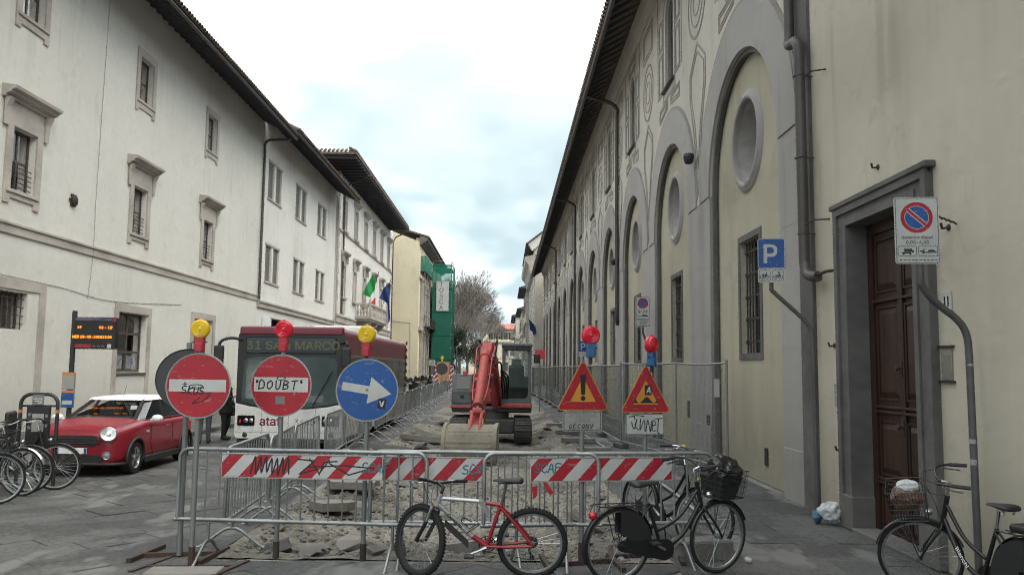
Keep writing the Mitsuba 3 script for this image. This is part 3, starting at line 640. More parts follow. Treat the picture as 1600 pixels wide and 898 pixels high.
ocb = shape(cat(*[box(XR + .52, XR + .55, -.62, .62, 6.3 + q - .02, 6.3 + q + .02) for q in (-.3, 0, .3)], box(XR + .519, XR + .551, -.02, .02, 5.7, 6.9)), 'window_frame')
gfr = shape(ex(sbox(-.74, 2.16, .74, 4.54).difference(sbox(-.621, 2.28, .621, 4.42)), 'x', XR + .15, XR + .25), 'stone_grey')
gpane = shape(box(XR + .45, XR + .47, -.62, .62, 2.28, 4.42), 'black_glass')
gv = shape(tube([(XR + .27, 0, 2.28), (XR + .27, 0, 4.42)], .014, 6), 'grille_iron'); gh = shape(box(XR + .255, XR + .285, -.62, .62, -.022, .022), 'grille_iron')
uw = upwin(0)
ufr = shape(ex(uw.buffer(.001).difference(uw.buffer(-.10)), 'x', XR + .06, XR + .16), 'stone_sgraffito')
upn = shape(ex(uw.buffer(.02), 'x', XR + .171, XR + .19), 'shutter_dark')
usl = shape(rbox(XR - .10, XR + .05, -.72, .72, 9.66, 9.748, .01), 'stone_grey')
def outline(p, w=.05): return p.buffer(w / 2, join_style=2).difference(p.buffer(-w / 2, join_style=2))
def two(p, w=.045, g=.13): return unary_union([outline(p, w), outline(p.buffer(-g, join_style=2), w * .7)])
sg = lambda p: shape(ex(p, 'x', XR - .014, XR - .001), 'stone_sgraffito')
med = sg(unary_union([outline(Point(0, 10.6).buffer(.86, quad_segs=12), .07), outline(Point(0, 10.6).buffer(.60, quad_segs=12), .04), outline(Point(0, 10.6).buffer(.34, quad_segs=8), .03)]))
spd = sg(two(Polygon([(0, 6.05), (.42, 7.6), (.78, 8.4), (.78, 9.0), (0, 9.55), (-.78, 9.0), (-.78, 8.4), (-.42, 7.6)]), .06, .15))
wsur = sg(unary_union([outline(unary_union([sbox(-.78, 9.45, .78, 11.75), Point(0, 11.75).buffer(.78, quad_segs=10)]), .06)]))
wpan = [sg(two(sbox(s * 1.15 - .28, z0, s * 1.15 + .28, z1), .04, .09)) for s in (-1, 1) for z0, z1 in ((9.75, 10.95), (11.1, 11.95))] + [sg(two(sbox(-.75, 12.45, .75, 12.9), .04, .1))]
wlow = [sg(two(Polygon([(s * .22, 9.35), (s * 1.35, 9.35), (s * 1.35, 8.98), (s * .22, 9.12)]), .04, .08)) for s in (-1, 1)]
vln = [sg(sbox(s - .022, 9.75, s + .022, 13.0)) for s in (-1.62, 1.62)]
mpan = sg(two(sbox(-.8, 11.75, .8, 12.7), .045, .12))
for k, c in enumerate(cy):
    M = tr(0, c, 0)
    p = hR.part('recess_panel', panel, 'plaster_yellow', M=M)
    hR.part('arch_band', band, 'plaster_pier', M=M)
    hR.part('arch_edge', edge, 'stone_sgraffito', M=M)
    hR.part('arch_moulding', mould, 'stone_grey', M=M)
    o = hR.part('round_window', oc1, 'plaster_pier', M=M)
    hR.part('reveal', oc2, 'plaster_pier', M=M, parent=o); hR.part('pane', oc3, 'black_glass', M=M, parent=o); hR.part('glazing_bar', ocb, 'window_frame', M=M, parent=o)
    if k != 4:
        g = hR.part('grated_window', gfr, 'stone_grey', M=M)
        hR.part('pane', gpane, 'black_glass', M=M, parent=g)
        if k < 6:
            for q in range(7): hR.part('bar', gv, 'grille_iron', M=tr(0, c - .54 + q * .18, 0), parent=g)
            for q in range(5): hR.part('cross_bar', gh, 'grille_iron', M=tr(0, c, 2.5 + q * .43), parent=g)
    w = hR.part('upper_window', ufr, 'stone_sgraffito', M=M)
    hR.part('shutter', upn, 'shutter_dark', M=M, parent=w); hR.part('sill', usl, 'stone_grey', M=M, parent=w)
    hR.part('window_surround', wsur, 'stone_sgraffito', M=M)
    for q in wpan + wlow: hR.part('wall_frame', q, 'stone_sgraffito', M=M)
    for q in vln: hR.part('wall_line', q, 'stone_sgraffito', M=M)
    M2 = tr(0, c + PIT / 2, 0)
    if k < NB - 1:
        hR.part('medallion', med, 'stone_sgraffito', M=M2); hR.part('spandrel_frame', spd, 'stone_sgraffito', M=M2); hR.part('wall_frame', mpan, 'stone_sgraffito', M=M2)
hR.part('cornice', ex(Polygon([(XR, 12.9), (XR - .06, 12.9), (XR - .1, 13.05), (XR - .18, 13.15), (XR - .22, 13.32), (XR - .3, 13.45), (XR, 13.6)]), 'y', R0, R1), 'plaster_upper')
eave(hR, -1, XR - .15, 13.55, 3.12, 12.78, R0 - 1.5, R1 + .6, .62, 0, 11.5, 17.2, raft='rafter_wood', tile_step=.3)
for k, y in enumerate((12.3, 12.3 + PIT * 3 - .2, 12.3 + PIT * 6 - .2, 12.3 + PIT * 9 - .2)):
    if k: downpipe(hR, bez([(3.05, y, 12.7), (3.4, y, 12.6), (4.0, y, 12.45), (4.28, y, 12.2), (4.28, y, 11.9)], 4).tolist() + [(4.28, y, 4.2 if k == 1 else .3)] + ([(4.28, y, 3.9), (4.34, y + .25, 3.7)] if k == 1 else []), .075, [(4.28, y, z, .12) for z in (11, 9, 7, 5)])
dp = [(4.24, 12.16, 12.4), (4.24, 12.16, 7.15)] + bez([(4.24, 12.16, 7.0), (4.22, 12.12, 6.84), (4.2, 11.8, 6.78), (4.2, 11.68, 6.66)], 4).tolist() + [(4.2, 11.66, 6.4), (4.22, 11.68, 3.65)] + bez([(4.22, 11.68, 3.5), (4.22, 11.58, 3.32), (4.24, 11.35, 3.25), (4.26, 11.28, 3.25)], 4).tolist()
downpipe(hR, dp, .075, [(4.24, 12.16, 11, .15), (4.24, 12.16, 8.2, .15), (4.2, 11.67, 6.2, .2), (4.2, 11.67, 5.0, .2), (4.22, 11.68, 3.9, .2)], n=14)
for q in [tube([(4.26, 11.3, 3.27), (4.25, 11.0, 3.28), (4.39, 10.95, 3.3)], .022, 6)] + [tube([(4.18, 11.5, z), (4.2, 11.25, z + .02), (4.39, 11.15, z + .02)], .012, 5) for z in (7.6, 6.1, 4.0)]: hR.part('pipe_hook', q, 'rust_steel')
hR.part('vent_plate', box(XR + .15, XR + .168, 14.55, 14.72, .32, .62), 'dark_metal')
hR.part('junction_box', cat(box(XR - .02, XR, 17.9, 18.2, .75, 1.0), box(XR + .15, XR + .168, 20.6, 20.9, .8, 1.2)), 'dark_metal')
for y, z in ((18.9, 6.7), (32.3, 6.0)):
    hR.part('wall_lamp', lathe([(0, 0), (.09, .02), (.13, .16), (.12, .24), (0, .26)], 10, 'z', (XR - .2, y, z)), 'dark_metal', True)
# ================================================================ door house at the near right
hN = Thing('door_house', 'pale yellow plastered house at the near right around the dark panelled door', 'house')
N0, N1 = -6.0, R0 - .003
d0, d1, dt = 8.76, 10.46, 3.80
hN.part('wall', ex(sbox(N0, 0, N1, 13.6).difference(sbox(d0 - .1, -.1, d1 + .1, dt + .1)), 'x', XR, XR + .42), 'plaster_door_house')
hN.part('back_wall', cat(box(XR + 5, XR + 5.3, N0, N1, 0, 13.6), box(XR + .42, XR + 5, N0, N0 + .3, 0, 13.6)), 'plaster_door_house')
hN.part('roof', hull([(XR - 1.1, N0, 13.3), (XR - 1.1, N1 - 1.51, 13.3), (XR - 1.1, N0, 13.5), (XR - 1.1, N1 - 1.51, 13.5), (XR + 7, N0, 17), (XR + 7, N1 - 1.51, 17)]), 'roof_tile')
po = hN.part('portal', ex(sbox(8.41, 0, 10.82, 4.02).difference(sbox(d0, -.1, d1, dt)), 'x', XR - .06, XR + .24), 'stone_grey', label='grey stone door surround with a moulded edge')
hN.part('moulding', ex(sbox(8.40, .42, 10.83, 4.06).difference(sbox(8.50, -.1, 10.73, 3.97)), 'x', XR - .095, XR - .061), 'stone_grey', parent=po)
hN.part('moulding', ex(sbox(d0 - .09, .42, d1 + .09, dt + .09).difference(sbox(d0 - .002, -.1, d1 + .002, dt + .002)), 'x', XR - .085, XR - .061), 'stone_grey', parent=po)
hN.part('lintel_cap', rbox(XR - .12, XR - .001, 8.34, 10.89, 4.062, 4.13, .01), 'stone_grey', parent=po)
for a, b_ in ((8.39, d0 + .02), (d1 - .02, 10.84)):
    hN.part('plinth', rbox(XR - .10, XR + .30, a, b_, 0, .42, .012), 'stone_grey', parent=po)
hN.part('threshold', rbox(XR - .12, XR + .5, 8.8, 10.42, -.05, .05, .01), 'stone_grey', parent=po)
XD_ = XR - .17
do = hN.part('door', cat(box(XD_ + .36, XD_ + .42, d0 - .02, d0 + .14, .03, dt), box(XD_ + .36, XD_ + .42, d1 - .14, d1 + .02, .03, dt), box(XD_ + .36, XD_ + .42, d0 + .14, d1 - .14, dt - .14, dt)), 'door_wood', label='dark brown two-leaf door with raised panels')
mid = (d0 + d1) / 2
for s_, (a, b_) in ((-1, (d0 + .145, mid - .002)), (1, (mid + .002, d1 - .145))):
    lf = hN.part('leaf', box(XD_ + .385, XD_ + .42, a, b_, .05, dt - .145), 'door_wood', parent=do)
    zs_ = [(.07, .55), (.72, 1.35), (1.62, 2.72), (2.92, 3.55)]
    for i, (z0, z1) in enumerate(zs_):
        pn = hull([(XD_ + .386, y, z) for y in (a + .10, b_ - .10) for z in (z0 + .03, z1)] + [(XD_ + .352, y, z) for y in (a + .16, b_ - .16) for z in (z0 + .10, z1 - .07)])
        hN.part('panel', pn, 'door_wood', parent=do)
        fr_ = sbox(a + .06, z0, b_ - .06, z1 + .03).difference(sbox(a + .095, z0 + .025, b_ - .095, z1 + .005))
        hN.part('panel_bead', ex(fr_, 'x', XD_ + .365, XD_ + .386), 'door_wood', parent=do)
    for z in (.62, .66, 1.46, 1.52, 2.80):
        hN.part('rail_moulding', rbox(XD_ + .335, XD_ + .386, a + .01, b_ - .01, z, z + .035, .008), 'door_wood', parent=do)
hN.part('meeting_stile', rbox(XD_ + .345, XD_ + .386, mid - .05, mid + .05, .06, dt - .15, .012), 'door_wood', parent=do)
for z in (2.0, 1.33):
    hN.part('door_handle', cat(lathe([(0, XD_ + .27), (.03, XD_ + .275), (.032, XD_ + .30), (.012, XD_ + .32), (.012, XD_ + .345)], 12, 'x', (0, mid + .0, z)), box(XD_ + .335, XD_ + .344, mid - .025, mid + .025, z - .09, z + .09)), 'rust_steel', parent=do)
for y, z in ((9.65, 4.37), (11.1, 2.3), (8.14, 3.39), (10.95, .95)):
    hN.part('iron_hook', cat(tube([(XR, y, z), (XR - .07, y, z - .01), (XR - .09, y - .02, z + .04)], .014, 6), lathe([(0, -.005), (.035, -.005), (.035, .006), (0, .008)], 10, 'x', (XR - .004, y, z))), 'rust_steel')
# ================================================================ far buildings on the right
hX = Thing('gabled_church', 'tall pale church with a moulded pediment above the far end of the arcaded building', 'church')
hX.part('wall', ex(Polygon([(3.5, 0), (3.5, 17), (9.5, 21.5), (15.5, 17), (15.5, 0)]), 'y', R1 + 3, R1 + 25), 'plaster_upper')
yy = R1 + 3
for (a, b_) in (((2.6, 17.1), (9.5, 22.6)), ((16.4, 17.1), (9.5, 22.6))):
    hX.part('raking_cornice', ex(Polygon([a, b_, (b_[0], b_[1] - .9), (a[0] + (.5 if a[0] < 9 else -.5), a[1] - .8)]), 'y', yy - .9, yy - .003), 'plaster_house')
hX.part('roof', cat(ex(Polygon([(2.3, 17.15), (9.5, 22.75), (9.5, 22.6), (2.5, 17.1)]), 'y', yy - 1.1, yy + 22)), 'roof_tile')
hX.part('cornice', ex(Polygon([(3.5, 13.2), (3.0, 13.6), (2.7, 14.6), (2.3, 15.1), (2.2, 15.6), (3.5, 15.9)]), 'y', yy - .4, yy + 22), 'stone_trim')
hX.part('pilaster', cat(*[box(3.3, 3.497, yy + .3 + k * 3, yy + 1.0 + k * 3, 0, 13.2) for k in range(7)]), 'plaster_house')
hX.part('upper_storey', box(3.45, 4.4, yy - .3, yy + 21, 15.9, 17), 'plaster_house')
def far_house(y0, y1, x, z, lab, wallm, ov_, name='far_house', wins=5):
    t = Thing(name, lab, 'house')
    t.part('wall', box(x, x + 9, y0, y1, 0, z), wallm)
    t.part('roof', hull([(x - ov_, y0 - ov_ * .6, z), (x - ov_, y1, z), (x + 9, y0 - ov_ * .6, z), (x + 9, y1, z), (x - ov_, y0 - ov_ * .6, z + .25), (x - ov_, y1, z + .25), (x + 4.5, y0 + 2, z + 2.2), (x + 4.5, y1 - 2, z + 2.2)]), 'rafter_wood')
    for i in range(wins):
        for q in range(3):
            yc = y0 + 2 + i * (y1 - y0 - 3) / wins; zc = z - 2.6 - q * 3.6
            if zc > .5:
                w = t.part('window', box(x - .06, x + .05, yc - .7, yc + .7, zc - 1., zc + 1.1), 'stone_trim')
                t.part('pane', box(x - .08, x - .061, yc - .5, yc + .5, zc - .85, zc + .95), 'shutter_dark', parent=w)
    for q in range(3):
        zc = z - 2.6 - q * 3.6
        if zc > .5: t.part('end_window', box(x + .8, x + 2.2, y0 - .06, y0 + .05, zc - 1., zc + 1.1), 'shutter_dark')
    t.part('string_course', cat(box(x - .15, x - .003, y0, y1, z * .62, z * .62 + .3), box(x, x + 9, y0 - .15, y0 - .003, z * .62, z * .62 + .3)), 'stone_trim')
    return t
h1 = far_house(R1 + 28, R1 + 46, 3.0, 14.0, 'grey far house with a dark overhanging eave past the church', 'plaster_upper', 1.1)
h2 = far_house(R1 + 48, R1 + 70, 2.75, 12.2, 'yellow far house with shuttered windows behind the dark flag', 'plaster_cream', .9)
h3 = far_house(R1 + 73, R1 + 100, 2.0, 12.6, 'pale far house with balconies at the right end of the street', 'plaster_house', .9)
h3.part('balcony', cat(*[box(1.0, 1.997, R1 + 76 + k * 5, R1 + 79 + k * 5, z, z + .9) for k in range(4) for z in (4.8, 8.4)]), 'stone_trim')
# ================================================================ building closing the street
hF = Thing('closing_building', 'yellow building with a red hip roof and a row of loggia windows closing the street', 'building')
YF = 240; x0, x1 = -11, 5.5
hF.part('wall', ex(sbox(x0, 0, x1, 9.6).difference(unary_union([sbox(-7.2 + k * 3.2, z, -5.8 + k * 3.2, z + 2.4) for k in range(4) for z in (1.2, 5.6)])), 'y', YF, YF + .6), 'plaster_cream')
hF.part('attic', ex(sbox(-6.6, 9.6, 4.2, 13.0).difference(unary_union([sbox(-5.0 + k * 1.42, 10.2, -3.75 + k * 1.42, 12.2) for k in range(6)])), 'y', YF + .5, YF + 1), 'plaster_cream')
hF.part('interior', cat(box(x0, x1, YF + .9, YF + 1.3, 0, 9.5), box(-6.5, 4.1, YF + 1.6, YF + 2, 9.6, 12.8)), 'shutter_dark')
hF.part('cornice', box(x0 - .3, x1 + .3, YF - .5, YF + 1.2, 9.25, 9.58), 'stone_trim')
hF.part('roof', hull([(-7.4, YF - .6, 13.0), (5, YF - .6, 13.0), (5, YF + 10, 13), (-7.4, YF + 10, 13), (-7.4, YF - .6, 13.2), (5, YF - .6, 13.2), (5, YF + 10, 13.2), (-7.4, YF + 10, 13.2), (-4.2, YF + 4, 14.9), (2.5, YF + 4, 14.9)]), 'red_roof')
for k in range(4):
    for z in (1.2, 5.6):
        x = -6.5 + k * 3.2
        w = hF.part('window', ex(sbox(x - 1.0, z - .2, x + 1.0, z + 2.7).difference(sbox(x - .7, z, x + .7, z + 2.4)), 'y', YF - .12, YF - .002), 'stone_trim')
        hF.part('pane', box(x - .7, x + .7, YF + .3, YF + .32, z, z + 2.4), 'shutter_dark', parent=w)
for k in range(6):
    x = -4.37 + k * 1.42
    w = hF.part('loggia_window', box(x - .62, x + .62, YF + .75, YF + .77, 10.2, 12.2), 'black_glass')
    hF.part('mullion', cat(box(x - .04, x + .04, YF + .70, YF + .748, 10.2, 12.2)), 'stone_trim', parent=w)
hF.part('string_course', box(x0, x1, YF - .15, YF - .003, 4.6, 4.9), 'stone_trim')
hF.part('aerial', tubes_fast([((-1, YF + 4, 14.8), (-1, YF + 4, 17.2), .04, .03), ((-1.6, YF + 4, 16.8), (-.4, YF + 4, 16.8), .025, .025), ((-1.5, YF + 4, 16.4), (-.5, YF + 4, 16.4), .025, .025)]), 'dark_metal')
# ================================================================ bare trees and dark evergreen
def bare_tree(x, y, h, seed, lab, spread=1.0):
    r = random.Random(seed); trunk, twig = [], []
    def grow(p, d, L, rad, depth):
        q = p + d * L
        (trunk if depth < 3 else twig).append((p, q, rad, rad * .72))
        if depth >= 8: return
        n = 2 if r.random() < (.4 if depth < 6 else .25) else 3
        for k in range(n):
            a = np.array([r.gauss(0, 1), r.gauss(0, 1), r.gauss(0, .7)]); a -= d * (a @ d); a /= np.linalg.norm(a) + 1e-9
            ang = r.uniform(.25, .68) * spread if k else r.uniform(.05, .3)
            nd = d * math.cos(ang) + a * math.sin(ang); nd[2] += .10; nd /= np.linalg.norm(nd)
            grow(q, nd, L * r.uniform(.70, .92), max(rad * (.72 if k == 0 else .58), .019), depth + 1)
    t = Thing('bare_tree', lab, 'tree', None)
    h0 = h * .17
    for k in range(6):
        d = np.array([r.gauss(0, .30), r.gauss(0, .30), 1.]); d /= np.linalg.norm(d)
        grow(np.array([x, y, h0 + .2 * k]), d, h * .17, .15 * h / 16, 1)
    trunk.append((np.array([x, y, -.3]), np.array([x + .1, y, h0 + .8]), .34 * h / 16, .22 * h / 16))
    t.part('trunk', tubes_fast(trunk, 7), 'bark'); t.part('crown', tubes_fast(twig, 3), 'twig')
bare_tree(-8.2, 126, 16.0, 5, 'nearest bare tree behind the green netted scaffolding')
bare_tree(-8.0, 143, 16.5, 8, 'second bare tree from the green netted scaffolding')
bare_tree(-7.4, 160, 15.5, 21, 'third bare tree of the row, its twigs nearest the open sky')
bare_tree(-6.3, 184, 14.5, 13, 'farthest bare tree standing in front of the red-roofed building')
def leafy(x, y, h, w, seed, lab, n=9000):
    r = np.random.default_rng(seed); c = r.normal(size=(26, 3)) * [w * .33, w * .33, h * .24] + [x, y, h * .58]
    ctr = c[r.integers(0, 26, n)] + r.normal(size=(n, 3)) * w * .11
    a = r.normal(size=(n, 3)); a /= np.linalg.norm(a, axis=1, keepdims=True); b_ = np.cross(a, r.normal(size=(n, 3))); b_ /= np.linalg.norm(b_, axis=1, keepdims=True)
    s = r.uniform(.07, .17, (n, 1))
    v = np.stack([ctr - a * s, ctr + b_ * s * .5, ctr + a * s, ctr - b_ * s * .5], 1).reshape(-1, 3)
    i = np.arange(n)[:, None] * 4
    t = Thing('evergreen_tree', lab, 'tree')
    t.part('trunk', tube([(x, y, -.2), (x, y, h * .6)], [.25, .1], 8), 'bark')
    t.part('crown', TM(v, np.vstack([i + [0, 1, 2], i + [0, 2, 3]])), 'evergreen')
leafy(-8.4, 116, 9.5, 3.6, 3, 'dark evergreen beside the foot of the green netting')
leafy(-9.5, 150, 8.5, 4.5, 4, 'low dark evergreen under the bare crowns')
leafy(-6.5, 205, 8.0, 4.5, 6, 'far evergreen low in front of the red-roofed building')
# ================================================================ crowd-control barriers
ORD = 'first second third fourth fifth sixth seventh eighth ninth tenth eleventh twelfth thirteenth fourteenth fifteenth sixteenth seventeenth eighteenth nineteenth twentieth twenty-first twenty-second twenty-third twenty-fourth twenty-fifth twenty-sixth'.split()
GLYPH = {'D': [[(0,0),(0,1),(.45,.9),(.6,.5),(.45,.1),(0,0)]], 'O': [[(.3,1),(.05,.75),(.02,.3),(.3,0),(.58,.3),(.55,.75),(.3,1)]], 'U': [[(0,1),(.05,.25),(.3,0),(.55,.3),(.6,1)]],
         'B': [[(0,0),(0,1),(.5,.85),(.45,.6),(0,.5),(.55,.35),(.5,.1),(0,0)]], 'T': [[(0,1),(.65,1)],[(.33,1),(.3,0)]], 'S': [[(.55,.9),(.3,1),(.05,.8),(.15,.55),(.5,.42),(.55,.15),(.3,0),(0,.12)]],
         'C': [[(.58,.85),(.3,1),(.03,.6),(.1,.15),(.35,0),(.6,.15)]], 'A': [[(0,0),(.3,1),(.6,0)],[(.1,.4),(.5,.4)]], 'F': [[(0,0),(.05,1),(.6,1)],[(.03,.55),(.45,.55)]],
         'K': [[(0,0),(0,1)],[(.5,1),(0,.5),(.55,0)]], 'N': [[(0,0),(.02,1),(.5,0),(.55,1)]], 'V': [[(0,1),(.3,0),(.55,1)]], 'G': [[(.55,.85),(.3,1),(.03,.6),(.1,.15),(.4,0),(.58,.3),(.35,.42)]],
         'E': [[(.55,1),(0,1),(0,0),(.55,0)],[(0,.5),(.4,.5)]], 'Q': [[(.3,1),(.05,.7),(.05,.3),(.3,0),(.58,.3),(.55,.75),(.3,1)],[(.4,.25),(.65,-.05)]], 'J': [[(.5,1),(.45,.2),(.2,0),(0,.2)]],
         'I': [[(.1,1),(.08,0)]], '"': [[(0,1.05),(.06,.8)],[(.18,1.05),(.22,.8)]], '-': [[(0,.5),(.4,.5)]], ' ': []}
def tag(s, x, z, h, w=.012, slant=.1, seed=1, adv=.78):
    r = random.Random(seed); out = []
    for ch in s:
        for l in GLYPH[ch]: out.append([(x + (px * h + slant * pz * h) + r.gauss(0, .02 * h), z + pz * h + r.gauss(0, .03 * h)) for px, pz in l])
        x += adv * h * (.5 if ch in '"I' else 1)
    o = []
    for l in out:
        b = bez([(p[0], p[1], 0) for p in l], 4); o.append([(q[0], q[1]) for q in b])
    return strokes(o, w)
def barrier(x0, y0, x1, y1, lab, group, n_bars=12, z0=0., hz=1.10, lo=.40, detail=True, lean=0.):
    L = math.hypot(x1 - x0, y1 - y0); M = tr(x0, y0, z0) @ rot('z', math.degrees(math.atan2(y1 - y0, x1 - x0))) @ rot('x', lean)
    t = Thing('barrier', lab, 'barrier', group, M)
    c = .10
    top = [(0, 0, lo)] + [(0, 0, hz - c)] + [(c - c*math.cos(a), 0, hz - c + c*math.sin(a)) for a in np.linspace(.2, PI/2, 6)] + [(L - c + c*math.sin(a), 0, hz - c + c*math.cos(a)) for a in np.linspace(0, PI/2 - .2, 6)] + [(L, 0, hz - c), (L, 0, lo)]
    t.part('frame', tube(top, .0205, 10 if detail else 6), 'galvanised', smooth=50)
    t.part('bottom_rail', tube([(-.03, 0, lo), (L + .03, 0, lo)], .0205, 10 if detail else 6), 'galvanised', smooth=50)
    bar = shape(tube([(0, 0, lo), (0, 0, hz - .005)], .0085, 6), 'galvanised')
    for k in range(n_bars):
        t.part('bar', bar, 'galvanised', M=tr(L * (k + 1) / (n_bars + 1), 0, 0))
    for xx in (.33, L - .33):
        t.part('foot', cat(tube([(xx, 0, lo), (xx, 0, .19)], .016, 8), tube(bez([(xx, -.36, -.005), (xx, -.30, .02), (xx, -.10, .17), (xx, 0, .20), (xx, .10, .17), (xx, .30, .02), (xx, .36, -.005)], 4), .017, 8)), 'galvanised', smooth=50)
    return t
FB = 'barriers across the front of the roadworks'
barrier(-3.30, 8.62, -.77, 8.40, 'galvanised barrier at the left of the front row, behind the two no entry signs', FB, 17)
barrier(-1.35, 8.56, .95, 8.53, 'middle galvanised barrier of the front row, behind the silver and red bicycle', FB, 16)
barrier(-.20, 8.40, 2.16, 8.74, 'right galvanised barrier of the front row, behind the black basket bicycle', FB, 16)
LB = 'barriers between the road and the roadworks'
pts = [(-2.92, 8.9, -3.06, 10.9), (-2.84, 10.25, -3.12, 12.6), (-3.0, 12.2, -3.28, 15.0), (-3.22, 15.15, -3.36, 17.5)]
y = 17.65
while y < 62:
    x = -3.38 - .018 * (y - 17.6) + rng.gauss(0, .03); pts.append((x, y, x - .045 + rng.gauss(0, .04), y + 2.35)); y += 2.45
for k, (a, b_, c_, d_) in enumerate(pts):
    lab = ('galvanised barrier behind the left no entry sign, turned along the road', 'galvanised barrier overlapping the one behind the left no entry sign', 'galvanised barrier in front of the bus headlight', 'galvanised barrier beside the front wheel of the bus')[k] if k < 4 else ORD[k] + ' galvanised barrier of the line along the road, counted from the front row'
    barrier(a, b_, c_, d_, lab, LB, 14 if k < 4 else 12, hz=1.08, lo=.32, detail=k < 6, lean=rng.gauss(0, 1.2))
# striped boards hung on the front barriers
def board(x0, y0, x1, y1, zc, lab, scribbles, h=.225):
    L = math.hypot(x1 - x0, y1 - y0); M = tr(x0, y0, zc) @ rot('z', math.degrees(math.atan2(y1 - y0, x1 - x0)))
    t = Thing('striped_board', lab, 'board', 'red and white boards on the front barriers', M)
    t.part('panel', rbox(0, L, 0, .018, -h/2, h/2, .004), 'sign_white')
    st = [Polygon([(a, -h/2 + .004), (a + .145, -h/2 + .004), (a + .145 + .20, h/2 - .004), (a + .20, h/2 - .004)]) for a in np.arange(-.42, L, .30)]
    t.part('red_stripe', ex(unary_union(st).intersection(sbox(.006, -h/2, L - .006, h/2)), 'y', -.0012, -.0004), 'sign_red', kind='stuff')
    t.part('edge_lip', cat(box(0, L, -.006, .02, h/2 + .001, h/2 + .007), box(0, L, -.006, .02, -h/2 - .007, -h/2 - .001)), 'sign_edge')
    for m, b_ in scribbles: t.part('graffiti', ex(m, 'y', -.0026, -.0016), b_)
    return t
r_ = random.Random(4)
zig = [(.30 + k * .028 + .02 * (k % 2), (.085 if k % 2 else -.075) + r_.gauss(0, .012)) for k in range(15)]
zig2 = [[(.78, .075), (.95, .06), (.80, -.07), (.98, -.02)], [(.90, .08), (1.0, -.06), (1.1, .07)], [(.88, .0), (1.25, .02), (1.55, -.0)], [(1.1, .04), (1.3, -.07), (1.46, -.02)], [(1.0, -.075), (1.05, .05), (1.18, .06)]]
g1 = unary_union([strokes([bez([(a, b_, 0) for a, b_ in zig], 4)[:, :2].tolist()], .015), strokes(zig2, .013)])
board(-2.83, 8.475, -1.20, 8.335, .955, 'left striped board with black scribbles, hung behind the two round red signs', [(g1, 'ink'), (tag('SCAF', 1.42, -.04, .09, .013, .2, 3), 'ink_teal')])
board(-1.20, 8.47, -.21, 8.455, .94, 'middle striped board behind the handlebar of the silver and red bicycle', [(tag('SCAF', .78, -.045, .09, .013, .1, 5), 'ink_teal')])
board(.26, 8.43, 1.72, 8.65, .945, 'right striped board ending at the handlebar of the basket bicycle', [(tag('SCAF', .04, -.03, .09, .013, .1, 8), 'ink_teal')])
single('barrier_tape', cat(ex(Polygon([(.27, .78), (.33, .80), (.33, .70), (.29, .66)]), 'y', 8.40, 8.402), ex(Polygon([(.38, .83), (.42, .83), (.49, .73), (.46, .70), (.42, .75)]), 'y', 8.41, 8.412)), 'sign_red', 'scrap of red and white tape hanging under the right striped board', 'tape')
# ================================================================ temporary signs with lamps
def lamp(M, col, body, lab, face=-1):
    t = Thing('warning_lamp', lab, 'lamp', 'round warning lamps on the signs', M)
    prof = [(0, -.050)] + [(r_, -.050 + .012 * (r_ / .09) ** 2 + (.006 if i % 2 else 0)) for i, r_ in enumerate(np.linspace(.015, .082, 10))] + [(.088, -.032), (.09, -.012), (.088, .0), (.09, .012), (.088, .032)] + [(r_, .050 - .012 * (r_ / .09) ** 2) for r_ in np.linspace(.082, .01, 6)] + [(0, .05)]
    t.part('lens', lathe(prof, 36, 'y', (0, 0, .17)), col, smooth=40)
    t.part('lens_rim', cat(torus(.092, .006, 36, 6, 'y', (0, 0, .17)), rbox(-.012, .012, -.012, .012, .258, .276, .003)), col, smooth=40)
    t.part('battery_case', cat(rbox(-.046, .046, -.035, .035, -.055, .095, .01), rbox(-.036, .036, -.045, .045, -.06, .03, .008)), body)
    t.part('bracket', cat(box(-.014, .014, -.014, .014, -.12, -.054), cyl((-.07, 0, .04), (.07, 0, .04), .008, 8)), 'dark_metal')
    return t
def round_sign(t, r, face, zc, back=True):
    t.part('plate', cat(lathe([(0, .004), (r, .004), (r + .006, .014), (r + .006, -.004), (r, -.004), (r, .002)], 56, 'y', (0, 0, zc))), 'sign_edge', smooth=30)
    t.part('disc', ex(Point(0, zc).buffer(r - .008, quad_segs=20), 'y', -.0034, -.001), face)
    t.part('back_plate', ex(Point(0, zc).buffer(r - .004, quad_segs=20), 'y', .0045, .007), 'sign_back')
def sign_pole(t, z1, y=.035, r=.025):
    t.part('pole', tube([(0, y, .02), (0, y, z1)], r, 12), 'galvanised_dull', smooth=50)
def sign_base(t, yaw=0., w=.42, wt=True):
    R_ = rot('z', yaw)
    t.part('base_frame', cat(xf(box(-w, w, .015, .055, .0, .045), R_), xf(box(-w - .02, -w + .03, -.34, .34, .001, .046), R_ @ tr(0, .03, 0) @ rot('z', -16)), xf(box(w - .03, w + .02, -.34, .34, .001, .046), R_ @ tr(0, .03, 0) @ rot('z', -16)), cyl((0, .035, .0), (0, .035, .22), .032, 10)), 'rust_steel')
    if wt: t.part('ballast_slab', xf(rbox(-w + .08, w - .08, -.34, -.03, .0, .05, .01), R_), 'rubble')
zz = lambda p, n: strokes(p, n)
